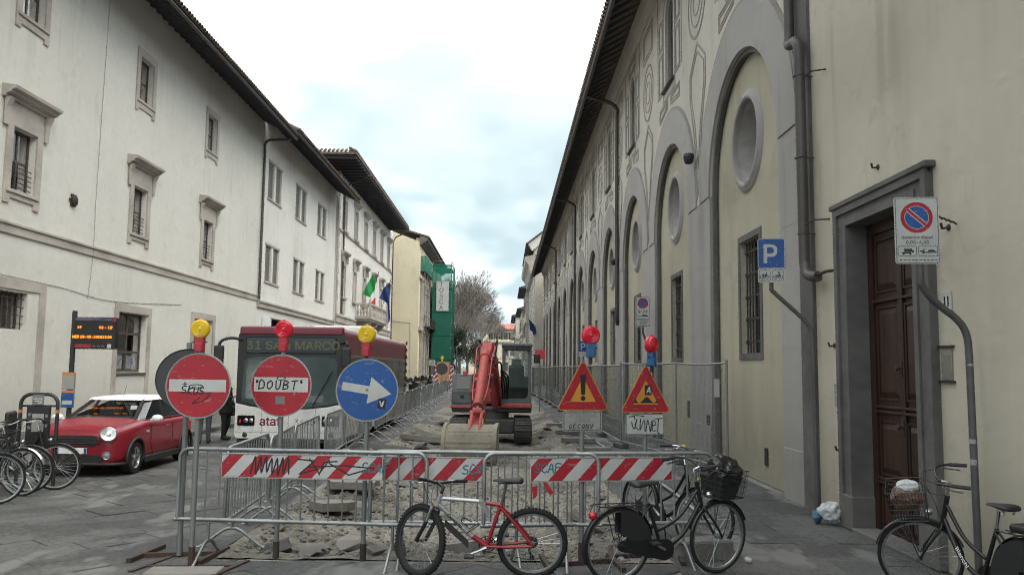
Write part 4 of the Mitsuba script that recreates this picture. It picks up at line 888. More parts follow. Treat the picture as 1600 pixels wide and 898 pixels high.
# left no entry sign (in front of the barrier)
t = Thing('no_entry_sign', 'round red no entry sign with a yellow lamp, leftmost of the front signs', 'sign', 'temporary signs on poles', tr(-3.035, 8.30, -.03))
round_sign(t, .315, 'sign_red', 1.775); t.part('white_bar', ex(sbox(-.285, 1.715, .275, 1.835), 'y', -.0046, -.0036), 'sign_white')
sk = tag('S', -.16, 1.70, .07, .012) .union(tag('KUS', -.10, 1.69, .07, .013, .2, 9)).union(strokes([arc((-.02, 1.765), .07, 0, 360, 20, .02), [(-.15, 1.79), (-.11, 1.79)], [(-.13, 1.81), (-.13, 1.77)], [(.06, 1.70), (.13, 1.70), (.05, 1.62), (-.05, 1.6), (.02, 1.66)]], .009))
t.part('graffiti', ex(sk, 'y', -.0060, -.0050), 'ink')
sign_pole(t, 2.12); sign_base(t, 4)
lamp(tr(-3.05, 8.33, 2.135) @ rot('z', 6) , 'lamp_yellow', 'lamp_body_red', 'yellow lamp with red case on the leftmost no entry sign')
# its dark neighbour: back of another round sign just behind
t = Thing('turned_round_sign', 'dark back of a round sign half hidden behind the leftmost no entry sign', 'sign', None, tr(-3.30, 8.72, 0) @ rot('z', 20))
t.part('plate', lathe([(0, -.004), (.30, -.004), (.312, -.016), (.312, .006), (.30, .006), (0, .006)], 48, 'y', (0, -.04, 1.80)), 'sign_back', smooth=30)
t.part('pole', tube([(0, 0, .02), (0, 0, 2.18)], .027, 12), 'galvanised_dull', smooth=50); sign_base(t, -10, .36, False)
# DOUBT sign
t = Thing('no_entry_sign', 'round red no entry sign with DOUBT scrawled on its bar, in front of the bus', 'sign', 'temporary signs on poles', tr(-2.325, 8.70, -.055) @ rot('z', -4))
round_sign(t, .315, 'sign_red', 1.80); t.part('white_bar', ex(sbox(-.285, 1.735, .285, 1.885), 'y', -.0046, -.0036), 'sign_white')
t.part('graffiti', ex(tag('"DOUBT"', -.275, 1.765, .085, .014, .15, 2, 1.0).union(strokes([arc((0, 1.875), .045, 0, 360, 16, .018)], .009)), 'y', -.0060, -.0050), 'ink')
t.part('sticker', ex(sbox(-.05, 1.61, .045, 1.69), 'y', -.0050, -.0038), 'ink_grey')
sign_pole(t, 2.18); sign_base(t, -3, .36)
lamp(tr(-2.325, 8.735, 2.155), 'lamp_red', 'lamp_body_red', 'red lamp with red case above the DOUBT sign')
# blue arrow sign
t = Thing('arrow_sign', 'round blue sign with a white arrow pointing right, topped by a yellow lamp', 'sign', 'temporary signs on poles', tr(-1.43, 8.68, -.065) @ rot('z', 3))
round_sign(t, .315, 'sign_blue', 1.775)
ar = affinity.rotate(Polygon([(-.26, .042), (.02, .042), (.02, .14), (.255, 0), (.02, -.14), (.02, -.042), (-.26, -.042)]), -9, origin=(0, 0)); ar = affinity.translate(ar, 0, 1.775)
t.part('arrow', ex(ar, 'y', -.0046, -.0036), 'sign_white')
t.part('bolt', lathe([(0, -.010), (.014, -.009), (.016, -.003)], 10, 'y', (0, 0, 1.775)), 'galvanised_dull')
t.part('sticker', cat(ex(affinity.rotate(sbox(.115, 1.585, .195, 1.685), -8), 'y', -.0050, -.0038)), 'ink'); t.part('sticker_print', ex(strokes([[(.135, 1.66), (.15, 1.61), (.165, 1.65)], [(.16, 1.61), (.175, 1.66)]], .012), 'y', -.0062, -.0052), 'sign_white')
sign_pole(t, 2.08); sign_base(t, 5, .36)
lamp(tr(-1.455, 8.72, 2.115) @ rot('z', -5), 'lamp_yellow', 'lamp_body_red', 'yellow lamp with red case above the blue arrow sign')
# triangular signs
def tri(t, s, z0, zc_inner='sign_orange'):
    P = lambda q, r: Polygon([(-q/2, 0), (q/2, 0), (0, q*.93)]).buffer(-r, quad_segs=6).buffer(r, quad_segs=6)
    big = affinity.translate(P(s, .03), 0, z0)
    t.part('plate', ex(big, 'y', .001, .008), 'sign_orange')
    t.part('red_face', ex(big.buffer(-.008), 'y', -.001, .0009), 'sign_red')
    t.part('field', ex(big.buffer(-.085, join_style=2), 'y', -.0026, -.0012), 'sign_orange')
    t.part('back_plate', ex(big.buffer(-.004), 'y', .0082, .0105), 'sign_back')
def plate_sign(t, w, h, zc, x=0.):
    t.part('lower_plate', ex(rrect(x - w/2, x + w/2, zc - h/2, zc + h/2, .02), 'y', 0, .006), 'sign_white')
t = Thing('danger_sign', 'red and yellow triangle with an exclamation mark above a worn text plate', 'sign', 'temporary signs on poles', tr(.79, 8.52, 0) @ rot('z', 14))
tri(t, .56, 1.535)
t.part('exclamation_mark', ex(Polygon([(-.024, 1.885), (.024, 1.885), (.012, 1.70), (-.012, 1.70)]).buffer(.008).union(Point(0, 1.655).buffer(.025)), 'y', -.0042, -.0030), 'ink')
t.part('lower_plate', ex(rrect(-.215, .205, 1.325, 1.525, .02), 'y', 0, .006), 'paper_grey')
t.part('plate_border', ex(rrect(-.205, .195, 1.335, 1.515, .016).difference(rrect(-.199, .189, 1.341, 1.509, .014)), 'y', -.0012, -.0002), 'ink')
t.part('lettering', xf(text('ATTENZIONE', .034, True), tr(0, -.0003, 1.478)), 'ink_grey'); t.part('lettering', xf(text('STRADA', .03, True), tr(0, -.0003, 1.437)), 'ink_grey'); t.part('rule_line', box(-.17, .16, -.0013, -.0003, 1.412, 1.416), 'ink_grey')
t.part('graffiti', ex(tag('GECQNV', -.15, 1.352, .045, .007, .2, 5, 1.0), 'y', -.0030, -.0018), 'ink')
sign_pole(t, 2.06); sign_base(t, 8, .36, False)
lamp(tr(.87, 8.54, 2.125) @ rot('z', 8), 'lamp_red', 'lamp_blue', 'red lamp with blue case above the exclamation mark sign, turned to the front')
t = Thing('bump_sign', 'red and yellow triangle with a bumpy road symbol above a plate covered in graffiti', 'sign', 'temporary signs on poles', tr(1.49, 8.88, 0) @ rot('z', 10))
tri(t, .56, 1.50)
bump = Polygon([(-.13, 1.60), (.135, 1.60)] + [(x, 1.632 + .03 * math.cos(x * 2 * PI / .16 - .3) + (.004 if x > 0 else 0)) for x in np.linspace(.125, -.12, 24)])
t.part('bump_symbol', ex(bump, 'y', -.0042, -.0030), 'ink')
t.part('sticker', ex(sbox(-.012, 1.685, .062, 1.79), 'y', -.0058, -.0032), 'ink'); t.part('sticker_print', ex(strokes([[(.01, 1.71), (.03, 1.76), (.045, 1.73), (.02, 1.725)], [(.04, 1.77), (.045, 1.71)]], .011), 'y', -.0070, -.0060), 'sign_white')
t.part('lower_plate', ex(sbox(-.22, 1.27, .20, 1.485), 'y', 0, .006), 'sign_white'); t.part('plate_border', ex(sbox(-.218, 1.272, .198, 1.483).difference(sbox(-.213, 1.277, .193, 1.478)), 'y', -.0010, -.0002), 'ink')
gg = strokes([bez([(x, z, 0) for x, z in q], 5)[:, :2].tolist() for q in ([(-.16, 1.40), (-.13, 1.33), (-.10, 1.43), (-.12, 1.36), (-.08, 1.32)], [(-.06, 1.43), (-.065, 1.32), (-.02, 1.42), (-.01, 1.30)], [(.0, 1.31), (.02, 1.42), (.05, 1.30), (.06, 1.41)], [(.07, 1.36), (.11, 1.38), (.08, 1.42), (.07, 1.32), (.11, 1.31)], [(.10, 1.435), (.18, 1.44)], [(.14, 1.44), (.13, 1.30), (.15, 1.285)], [(-.19, 1.455), (-.10, 1.47), (-.02, 1.46)], [(-.13, 1.47), (-.125, 1.435)])], .010)
t.part('graffiti', ex(gg, 'y', -.0022, -.0006), 'ink')
sign_pole(t, 2.02); sign_base(t, 0, .36, False)
lamp(tr(1.55, 8.86, 2.045) @ rot('z', 52), 'lamp_red', 'lamp_blue', 'red lamp with blue case above the bumpy road sign, turned sideways')
# ================================================================ fixed signs on the right
t = Thing('parking_sign', 'blue parking sign with a motorcycle plate on a bent pole beside the downpipe', 'sign', None, tr(3.70, 11.52, 0) @ rot('z', -8))
t.part('blue_plate', ex(rrect(-.185, .185, 3.38, 3.80, .03), 'y', 0, .008), 'sign_blue')
t.part('border', ex(rrect(-.183, .183, 3.382, 3.798, .028).difference(rrect(-.176, .176, 3.389, 3.791, .024)), 'y', -.0010, -.0002), 'sign_white')
t.part('letter', xf(text('P', .255, True), tr(-.01, -.0002, 3.585)), 'sign_white')
t.part('lower_plate', ex(rrect(-.185, .185, 3.18, 3.374, .025), 'y', 0, .008), 'sign_white')
mo = []
for x in (-.095, .085):
    mo += [outline(Point(x - .035, 3.255).buffer(.024), .008), outline(Point(x + .035, 3.255).buffer(.024), .008), strokes([[(x - .035, 3.255), (x - .005, 3.285), (x + .025, 3.29), (x + .035, 3.255)], [(x, 3.255), (x + .02, 3.29)], [(x + .01, 3.29), (x + .03, 3.32)]], .011), Point(x + .005, 3.325).buffer(.012) if x > 0 else Point(x - .02, 3.29).buffer(.01), outline(rrect(x - .075, x + .075, 3.205, 3.352, .015), .006)]
t.part('pictogram', ex(unary_union(mo), 'y', -.0012, -.0002), 'ink')
t.part('pole', tube(bez([(.0, .04, 3.75), (.0, .04, 3.14), (.03, .04, 3.05), (.38, .06, 2.72), (.50, .07, 2.58), (.54, .07, 2.42), (.55, .07, 2.2)], 5).tolist() + [(.56, .07, 0)], .03, 12), 'pole_grey', smooth=50)
t.part('back_plate', ex(rrect(-.18, .18, 3.185, 3.795, .03), 'y', .0085, .011), 'sign_back')
# large no parking sign
t = Thing('no_parking_sign', 'large no parking sign reading domenica dispari on a bent pole beside the door', 'sign', None, tr(3.775, 7.55, 0) @ rot('z', -6))
W_, z0, z1 = .197, 2.945, 3.565
t.part('plate', ex(rrect(-W_, W_, z0, z1, .025), 'y', 0, .010), 'sign_white')
t.part('back_plate', ex(rrect(-W_ + .004, W_ - .004, z0 + .004, z1 - .004, .025), 'y', .0105, .013), 'sign_back')
t.part('border', ex(rrect(-W_ + .008, W_ - .008, z0 + .008, z1 - .008, .02).difference(rrect(-W_ + .013, W_ - .013, z0 + .013, z1 - .013, .017)), 'y', -.0010, -.0002), 'ink')
cz = 3.375
t.part('red_ring', ex(Point(0, cz).buffer(.143, quad_segs=16).difference(Point(0, cz).buffer(.108, quad_segs=16)), 'y', -.0014, -.0003), 'sign_red')
t.part('blue_field', ex(Point(0, cz).buffer(.103, quad_segs=16), 'y', -.0012, -.0003), 'sign_blue')
t.part('white_ring', ex(Point(0, cz).buffer(.108, quad_segs=16).difference(Point(0, cz).buffer(.1035, quad_segs=16)).union(affinity.rotate(sbox(-.105, cz - .021, .105, cz + .021), -42, origin=(0, cz))), 'y', -.0020, -.0013), 'sign_white')
t.part('red_slash', ex(affinity.rotate(sbox(-.107, cz - .013, .107, cz + .013), -42, origin=(0, cz)), 'y', -.0030, -.0021), 'sign_red')
t.part('lettering', xf(text('domenica dispari', .025, True), tr(0, -.0003, 3.19)), 'ink'); t.part('lettering', xf(text('0,00-6,00', .030, True), tr(0, -.0003, 3.145)), 'ink')
pic = [outline(rrect(-.175, -.012, 3.018, 3.108, .008), .005), outline(rrect(.008, .175, 3.018, 3.108, .008), .005)]
pic += [sbox(-.14, 3.04, -.06, 3.052), sbox(-.12, 3.055, -.05, 3.085), Point(-.125, 3.037).buffer(.009), Point(-.065, 3.037).buffer(.009), sbox(-.05, 3.05, -.035, 3.07)]
pic += [strokes([[(.02, 3.065), (.08, 3.05), (.16, 3.052)], [(.03, 3.055), (.06, 3.08)]], .009), Point(.05, 3.045).buffer(.01), Polygon([(.085, 3.057), (.1, 3.075), (.14, 3.075), (.16, 3.06)])]
pic += [sbox(x, 2.975, x + .024, 2.983) for x in np.arange(-.16, .15, .034)]
t.part('pictogram', ex(unary_union(pic), 'y', -.0012, -.0002), 'ink')
t.part('pole', tube(bez([(.03, .04, 3.5), (.03, .04, 2.86), (.045, .04, 2.74), (.16, .06, 2.60), (.36, .09, 2.44), (.44, .10, 2.30), (.455, .10, 2.1)], 5).tolist() + [(.46, .10, 1.0), (.465, .10, 0)], .033, 14), 'pole_grey', smooth=50)
for z, h in ((1.32, .04), (1.13, .05), (2.02, .02)): t.part('pole_sticker', cyl((.456, .10, z), (.457, .10, z + h), .0338, 14), 'paper_grey')
t.part('wall_stay', cat(tube([(.17, .05, 3.40), (.36, .30, 3.42), (.66, .62, 3.40)], .007, 6), tube([(.17 + .5*q, .05 + .58*q, 3.405 + .012*math.sin(q*40)) for q in np.linspace(0, 1, 30)], .006, 5)), 'rust_steel')
# small no parking sign by the arcade
t = Thing('no_parking_sign', 'small no parking sign reading 0-24 on a leaning pole before the second arch', 'sign', None, tr(4.0, 24.3, 0) @ rot('z', -5))
t.part('plate', ex(rrect(-.21, .21, 3.42, 4.08, .03), 'y', 0, .01), 'sign_white'); t.part('lower_plate', ex(rrect(-.21, .21, 3.20, 3.41, .02), 'y', 0, .01), 'sign_white')
t.part('border', ex(unary_union([outline(rrect(-.195, .195, 3.435, 4.065, .025), .012), outline(rrect(-.195, .195, 3.215, 3.395, .015), .012)]), 'y', -.0012, -.0002), 'ink')
t.part('red_ring', ex(Point(0, 3.89).buffer(.155).difference(Point(0, 3.89).buffer(.115)).union(affinity.rotate(sbox(-.12, 3.875, .12, 3.905), -45, origin=(0, 3.89))), 'y', -.0020, -.0010), 'sign_red'); t.part('blue_field', ex(Point(0, 3.89).buffer(.115), 'y', -.0009, -.0002), 'sign_blue')
t.part('lettering', cat(xf(text('0-24', .08, True), tr(0, -.0003, 3.65))), 'ink'); t.part('fine_print', cat(box(-.13, .13, -.0014, -.0004, 3.345, 3.36), box(-.10, .10, -.0014, -.0004, 3.30, 3.315), box(-.12, .12, -.0014, -.0004, 3.255, 3.27)), 'ink', kind='stuff')
t.part('pictogram', ex(unary_union([strokes([[(-.15, 3.52), (-.05, 3.50), (.15, 3.51)]], .018), Polygon([(-.04, 3.52), (.0, 3.56), (.1, 3.55), (.15, 3.52)])]), 'y', -.0012, -.0003), 'ink')
t.part('pole', tube(bez([(.0, .04, 4.0), (.0, .04, 3.15), (.05, .05, 2.9), (.26, .08, 2.3), (.30, .1, 2.0)], 5).tolist() + [(.32, .1, 0)], .03, 10), 'pole_grey', smooth=50)
t = Thing('parking_sign', 'far blue parking sign behind the red lamp of the danger sign', 'sign', None, tr(3.75, 40.5, 0))
t.part('blue_plate', ex(rrect(-.21, .21, 2.8, 3.3, .03), 'y', 0, .01), 'sign_blue'); t.part('lower_plate', ex(rrect(-.21, .21, 2.55, 2.79, .03), 'y', 0, .01), 'sign_white'); t.part('letter', xf(text('P', .3, True), tr(0, -.0003, 3.05)), 'sign_white'); t.part('pole', tube([(.02, .04, 0), (.02, .04, 3.3)], .03, 8), 'pole_grey')
# ================================================================ mesh fence panels on the right pavement
def mesh_panel(x0, y0, x1, y1, lab, step, h=2.08, lo=.16, sag=0., z0=0.):
    L = math.hypot(x1 - x0, y1 - y0); M = tr(x0, y0, z0) @ rot('z', math.degrees(math.atan2(y1 - y0, x1 - x0)))
    t = Thing('mesh_fence_panel', lab, 'fence', 'mesh fence panels along the arcaded building', M)
    for xx in (0, L): t.part('post', tube([(xx, 0, .02), (xx, 0, h + .05)], .021, 8), 'galvanised_dull', smooth=50)
    t.part('top_rail', tube([(q * L, 0, h - sag * math.sin(q * PI)) for q in np.linspace(0, 1, 7)], .019, 8), 'galvanised', smooth=50)
    t.part('bottom_rail', tube([(0, 0, lo), (L, 0, lo)], .019, 8), 'galvanised', smooth=50)
    n = int(L / step); w = [(np.array([k * L / n, .004, lo]), np.array([k * L / n, .004, h - sag * math.sin(k / n * PI)]), .0028, .0028) for k in range(1, n)]
    w += [(np.array([0, -.004, z]), np.array([L, -.004, z]), .0028, .0028) for z in np.arange(lo + .25, h - .1, .26)]
    t.part('wire_mesh', tubes_fast(w, 3), 'galvanised_dull', kind='stuff')
    for xx in (0, L):
        if xx == 0: t.part('foot_block', rbox(xx - .30, xx + .30, -.11, .11, 0, .12, .02), 'slab_2')
    return t
fp = [(4.12, 15.55), (3.62, 17.75), (2.92, 21.2)]
for k in range(12): fp.append((2.92 - .075 * (k + 1) + rng.gauss(0, .05), 21.2 + 3.5 * (k + 1)))
for k in range(len(fp) - 1):
    lab = ('mesh fence panel closing the pavement, its end against the first arch', 'mesh fence panel behind the bumpy road sign', 'mesh fence panel between the two triangular signs')[k] if k < 3 else ORD[k] + ' mesh fence panel along the arcade, counted from the nearest one'
    mesh_panel(fp[k + 1][0], fp[k + 1][1], fp[k][0], fp[k][1], lab, .055 if k < 4 else .09, sag=rng.uniform(0, .035), h=2.10 if k < 2 else 2.06)
single('info_tag', cat(ex(sbox(-.11, -.17, .11, .17), 'y', -.004, .0)), 'paper_grey', 'small white notice tied to the nearest mesh panel', 'notice', M=tr(4.02, 15.90, 1.62) @ rot('z', -77))
# ================================================================ bicycles
def rot_axis(p, d, deg):
    d = np.asarray(d, float); d /= np.linalg.norm(d); return tr(*p) @ trimesh.transformations.rotation_matrix(math.radians(deg), d) @ tr(-p[0], -p[1], -p[2])
def wheel(t, name, r, c, tw, M=None, rim='galvanised', spokes=32, fat=False, detail=True):
    n = 56 if detail else 40
    k = t.part(name, torus(r - tw, tw, n, 10 if detail else 8, 'y', c), 'rubber', smooth=True, M=M)
    if fat:
        t.part('tread', cat(*[xf(box(-.010, .010, s_*.012 - .007, s_*.012 + .007, -.004, .004), tr(*c) @ rot('y', a) @ tr(0, 0, r - .001)) for a in np.arange(0, 360, 6) for s_ in (-1, 1)]), 'rubber', M=M, parent=k, kind='stuff')
    t.part('rim', lathe([(r - 2*tw + .004, -.011), (r - 2*tw - .014, -.008), (r - 2*tw - .016, .008), (r - 2*tw + .004, .011)], n, 'y', c), rim, smooth=40, M=M, parent=k)
    s = []
    for i in range(spokes):
        a = 2 * PI * i / spokes; b_ = a + (.55 if i % 4 < 2 else -.55); sy = .03 if i % 2 else -.03; rr = r - 2*tw - .012
        s.append((np.array([c[0] + .022*math.cos(b_), c[1] + sy, c[2] + .022*math.sin(b_)]), np.array([c[0] + rr*math.cos(a), c[1], c[2] + rr*math.sin(a)]), .0014, .0014))
    t.part('spokes', tubes_fast(s, 3), 'chrome' if detail else 'galvanised_dull', M=M, parent=k, kind='stuff')
    t.part('hub', lathe([(0, -.055), (.012, -.05), (.012, -.036), (.024, -.033), (.024, -.027), (.015, -.02), (.015, .02), (.024, .027), (.024, .033), (.012, .036), (.012, .05), (0, .055)], 12, 'y', c), 'galvanised_dull', smooth=40, M=M, parent=k)
    return k
def saddle(t, p, bsdf='black_paint', w=.085, tilt=0):
    q = []
    for x, hw, zt, zb in ((-.14, .5*w, .02, -.02), (-.11, w, .035, -.025), (-.04, w*.85, .03, -.02), (.03, w*.45, .02, -.015), (.10, w*.28, .015, -.012), (.15, w*.2, .01, -.012)):
        q.append([(x, y * hw, zt - .018 * abs(y) ** 2 if s_ else zb) for s_, ys in ((1, (-1, -.5, 0, .5, 1)), (0, (1, 0, -1))) for y in ys])
    v = np.array(q).reshape(-1, 3); n = 8; f = []
    for i in range(5):
        for k in range(n):
            w_ = (k + 1) % n; f += [[i*n+k, (i+1)*n+k, (i+1)*n+w_], [i*n+k, (i+1)*n+w_, i*n+w_]]
    f += [[0, k, k+1] for k in range(1, n-1)] + [[5*n, 5*n+k+1, 5*n+k] for k in range(1, n-1)]
    m = TM(v, f); m = trimesh.remesh.subdivide_loop(*[m.vertices, m.faces], iterations=1) if False else (m.vertices, m.faces)
    m = trimesh.Trimesh(*m, process=True).subdivide_loop(iterations=2)
    t.part('saddle', xf(TM(m.vertices, m.faces), tr(*p) @ rot('y', tilt)), bsdf, smooth=True)
def fender(r, c, a0, a1, w=.028):
    g = np.radians(np.linspace(a0, a1, 22)); v, f = [], []
    for a in g:
        for y, dr_ in ((-w, -.012), (-w*.6, -.002), (0, .002), (w*.6, -.002), (w, -.012)):
            v.append((c[0] + (r + dr_)*math.cos(a), c[1] + y, c[2] + (r + dr_)*math.sin(a)))
    for i in range(21):
        for k in range(4): f += [[i*5+k, i*5+k+1, i*5+k+6], [i*5+k, i*5+k+6, i*5+k+5]]
    return TM(v, f)
def crank(t, bb, ang, arm='galvanised', chain=True, ring=.085):
    a = math.radians(ang); k = None
    for s_ in (1, -1):
        ca, sa = s_ * math.cos(a), s_ * math.sin(a); y = s_ * .06
        e = (bb[0] + .17*ca, y * 1.15, bb[2] + .17*sa)
        t.part('crank_arm', tube([(bb[0], y, bb[2]), e], [.015, .011], 8), arm)
        t.part('pedal', rbox(e[0] - .045, e[0] + .045, e[1] + s_*.01 if s_ > 0 else e[1] - .095, e[1] + .095 if s_ > 0 else e[1] - .01, e[2] - .011, e[2] + .011, .004), 'black_plastic')
    if chain:
        t.part('chain_ring', cat(torus(ring, .006, 32, 5, 'y', (bb[0], -.045, bb[2])), torus(ring * .7, .005, 28, 5, 'y', (bb[0], -.04, bb[2])), *[tube([(bb[0], -.045, bb[2]), (bb[0] + ring*math.cos(q), -.045, bb[2] + ring*math.sin(q))], .007, 5) for q in np.arange(5) * 2 * PI / 5]), 'dark_metal')
def city_bike(M, lab, steer=0, r=.35, wb=1.12, basket=True, chain_case=True, rack=True, front_only=False, rim='galvanised', detail=True, skirt=True, bars='swept', text_=None, group='parked bicycles', frame='black_paint', fend='black_paint', lampm='chrome'):
    t = Thing('bicycle', lab, 'bicycle', group, M)
    C0_, C1_ = (0, 0, r), (wb, 0, r)
    bb = (.47, 0, .29); st = (.28, 0, .80); hb, ht = np.array([.90, 0, .66]), np.array([.83, 0, .90])
    ax = ht - hb; S = rot_axis(hb, ax, steer)
    wheel(t, 'rear_wheel', r, C0_, .019, None, rim, detail=detail); wheel(t, 'front_wheel', r, C1_, .019, S, rim, detail=detail)
    fr = [tube([bb, (.30, 0, .72)], .017, 10), tube(bez([(hb[0] - .02, 0, hb[2] + .03), (.72, 0, .43), (.58, 0, .32), bb], 6), .021, 10), tube(bez([(hb[0] - .05, 0, hb[2] + .16), (.66, 0, .58), (.46, 0, .47), (.395, 0, .46)], 6), .017, 10), tube([hb, ht], .021, 12)]
    for s_ in (-1, 1):
        fr += [tube([(bb[0], s_*.03, bb[2]), (0, s_*.058, r)], .011, 8), tube([(.31, s_*.018, .69), (0, s_*.058, r)], .009, 8)]
    t.part('frame', cat(*fr), frame, smooth=50)
    if text_: t.part('lettering', xf(text(text_, .04, True), tr(.665, .0225, .415) @ rot('z', 180) @ rot('y', 50)), 'car_white')
    fk = [tube(bez([hb + (0, 0, .0), hb + (.03, s_*.05, -.05), (wb - .06, s_*.058, r + .1), (wb, s_*.058, r)], 4), .012, 8) for s_ in (-1, 1)]
    t.part('fork', cat(*fk), frame, M=S, smooth=50)
    t.part('front_fender', fender(r + .018, C1_, 20 if detail else 40, 165), fend, M=S); t.part('rear_fender', fender(r + .018, C0_, 10, 205), fend)
    stem = ht + ax / np.linalg.norm(ax) * .12
    t.part('stem', tube([ht, stem, stem + (.07, 0, .015)], .013, 8), 'chrome', M=S, smooth=50)
    b0 = stem + np.array([.07, 0, .015])
    hbk = None
    for s_ in (-1, 1):
        pth = bez([b0, b0 + (.03, s_*.10, .02), b0 + (.02, s_*.22, .05), b0 + (-.08, s_*.28, .05), b0 + (-.22, s_*.29, .03)], 5)
        hbk2 = t.part('handlebar', tube(pth, .011, 8), 'chrome' if bars == 'chrome' else frame, M=S, smooth=50)
        t.part('grip', tube([pth[-6], pth[-1]], .017, 8), 'black_plastic', M=S, parent=hbk2)
        t.part('brake_lever', tube(bez([pth[-9], pth[-7] + (.02, 0, -.03), pth[-3] + (0, 0, -.05)], 4), .006, 6), 'chrome', M=S, parent=hbk2)
    t.part('brake_cable', cat(tube(bez([b0 + (.02, .2, .04), b0 + (.16, .1, .06), b0 + (.10, .0, -.10), ht], 6), .003, 5), tube(bez([b0 + (.02, -.2, .04), b0 + (.15, -.1, .03), b0 + (.08, .0, -.16), hb], 6), .003, 5)), 'black_plastic', M=S)
    t.part('seat_post', tube([(.305, 0, .70), (.27, 0, .86)], .013, 8), 'chrome'); saddle(t, (.25, 0, .90), 'black_plastic', .10)
    t.part('saddle_springs', cat(*[tube([(.18 + .012*math.cos(q*3), s_*.05 + .012*math.sin(q*3), .845 + q*.006) for q in np.arange(0, 8, .5)], .004, 5) for s_ in (-1, 1)]), 'chrome')
    crank(t, bb, -30, 'chrome', not chain_case)
    if chain_case:
        cc = Polygon([(bb[0] + .10*math.cos(a), bb[2] + .10*math.sin(a)) for a in np.linspace(-PI/2, PI/2, 12)] + [(.02 + .05*math.cos(a), r + .05*math.sin(a)) for a in np.linspace(PI/2, 1.5*PI, 10)])
        t.part('chain_case', ex(cc, 'y', -.062, -.038), 'black_paint')
    if rack:
        rk = [tube([(.27, s_*.05, r + .36), (-.24, s_*.06, r + .37)], .006, 6) for s_ in (-1, 1)] + [tube([(x, -.06, r + .37), (x, .06, r + .37)], .005, 6) for x in (-.24, -.12, 0, .12)] + [tube([(-.12, s_*.06, r + .37), (0, s_*.062, r)], .005, 6) for s_ in (-1, 1)] + [tube([(-.24, s_*.06, r + .37), (-.27, s_*.06, r + .30), (-.20, s_*.06, r + .28)], .005, 6) for s_ in (-1, 1)]
        t.part('rack', cat(*rk), 'dark_metal')
        t.part('rear_lamp', lathe([(0, -.035), (.03, -.03), (.034, 0), (.03, .02), (0, .025)], 12, 'x', (-.27, 0, r + .28)), 'lamp_red', smooth=True)
    if skirt:
        sk_ = Point(0, r).buffer(r - .02).difference(Point(0, r).buffer(.10)).intersection(Polygon([(0, r + .02), (.5, r - .02), (.4, r + .4), (-.02, r + .5)]))
        for s_ in (-1, 1): t.part('skirt_guard', ex(sk_, 'y', s_*.055, s_*.057), 'black_plastic')
    t.part('head_lamp', cat(lathe([(0, -.03), (.025, -.02), (.034, .01), (.034, .035), (0, .04)], 14, 'x', tuple(hb + (.09, 0, .10)))), lampm, M=S, smooth=True)
    if basket:
        x0, x1, z0, z1, hw = hb[0] + .10, hb[0] + .38, .74, 1.0, .17
        wi = []
        for q in np.linspace(0, 1, 6):
            e = .03 * q; z = z0 + (z1 - z0) * q; cs = [(x0 - e*.2, -hw - e), (x1 + e, -hw - e), (x1 + e, hw + e), (x0 - e*.2, hw + e)]
            for i in range(4): wi.append((np.array([*cs[i], z]), np.array([*cs[(i+1) % 4], z]), .004 if q in (0, 1) else .0022, .004 if q in (0, 1) else .0022))
        for q in np.linspace(0, 1, 13):
            wi += [(np.array([x0 + (x1-x0)*q, s_*hw, z0]), np.array([x0 + (x1-x0+.03)*q, s_*(hw+.03), z1]), .0022, .0022) for s_ in (-1, 1)]
            wi += [(np.array([xa, -hw + 2*hw*q, z0]), np.array([xa + ea, -hw - .03 + 2*(hw+.03)*q, z1]), .0022, .0022) for xa, ea in ((x0, 0), (x1, .03))]
            wi.append((np.array([x0 + (x1-x0)*q, -hw, z0]), np.array([x0 + (x1-x0)*q, hw, z0]), .0022, .0022))
        t.part('basket', tubes_fast(wi, 4), 'black_paint', M=S)
        t.part('basket_stay', cat(*[tube([(x1 - .06, s_*.10, z0), (wb, s_*.06, r)], .005, 6) for s_ in (-1, 1)]), 'dark_metal', M=S)
    t.part('kick_stand', tube([(.38, .06, .27), (.30, .16, .01)], .008, 6), 'dark_metal')
    return t, S
def bike_M(rear, front, wb, lean=0):
    a = math.degrees(math.atan2(front[1] - rear[1], front[0] - rear[0])); return tr(rear[0], rear[1], 0) @ rot('z', a) @ rot('x', lean)
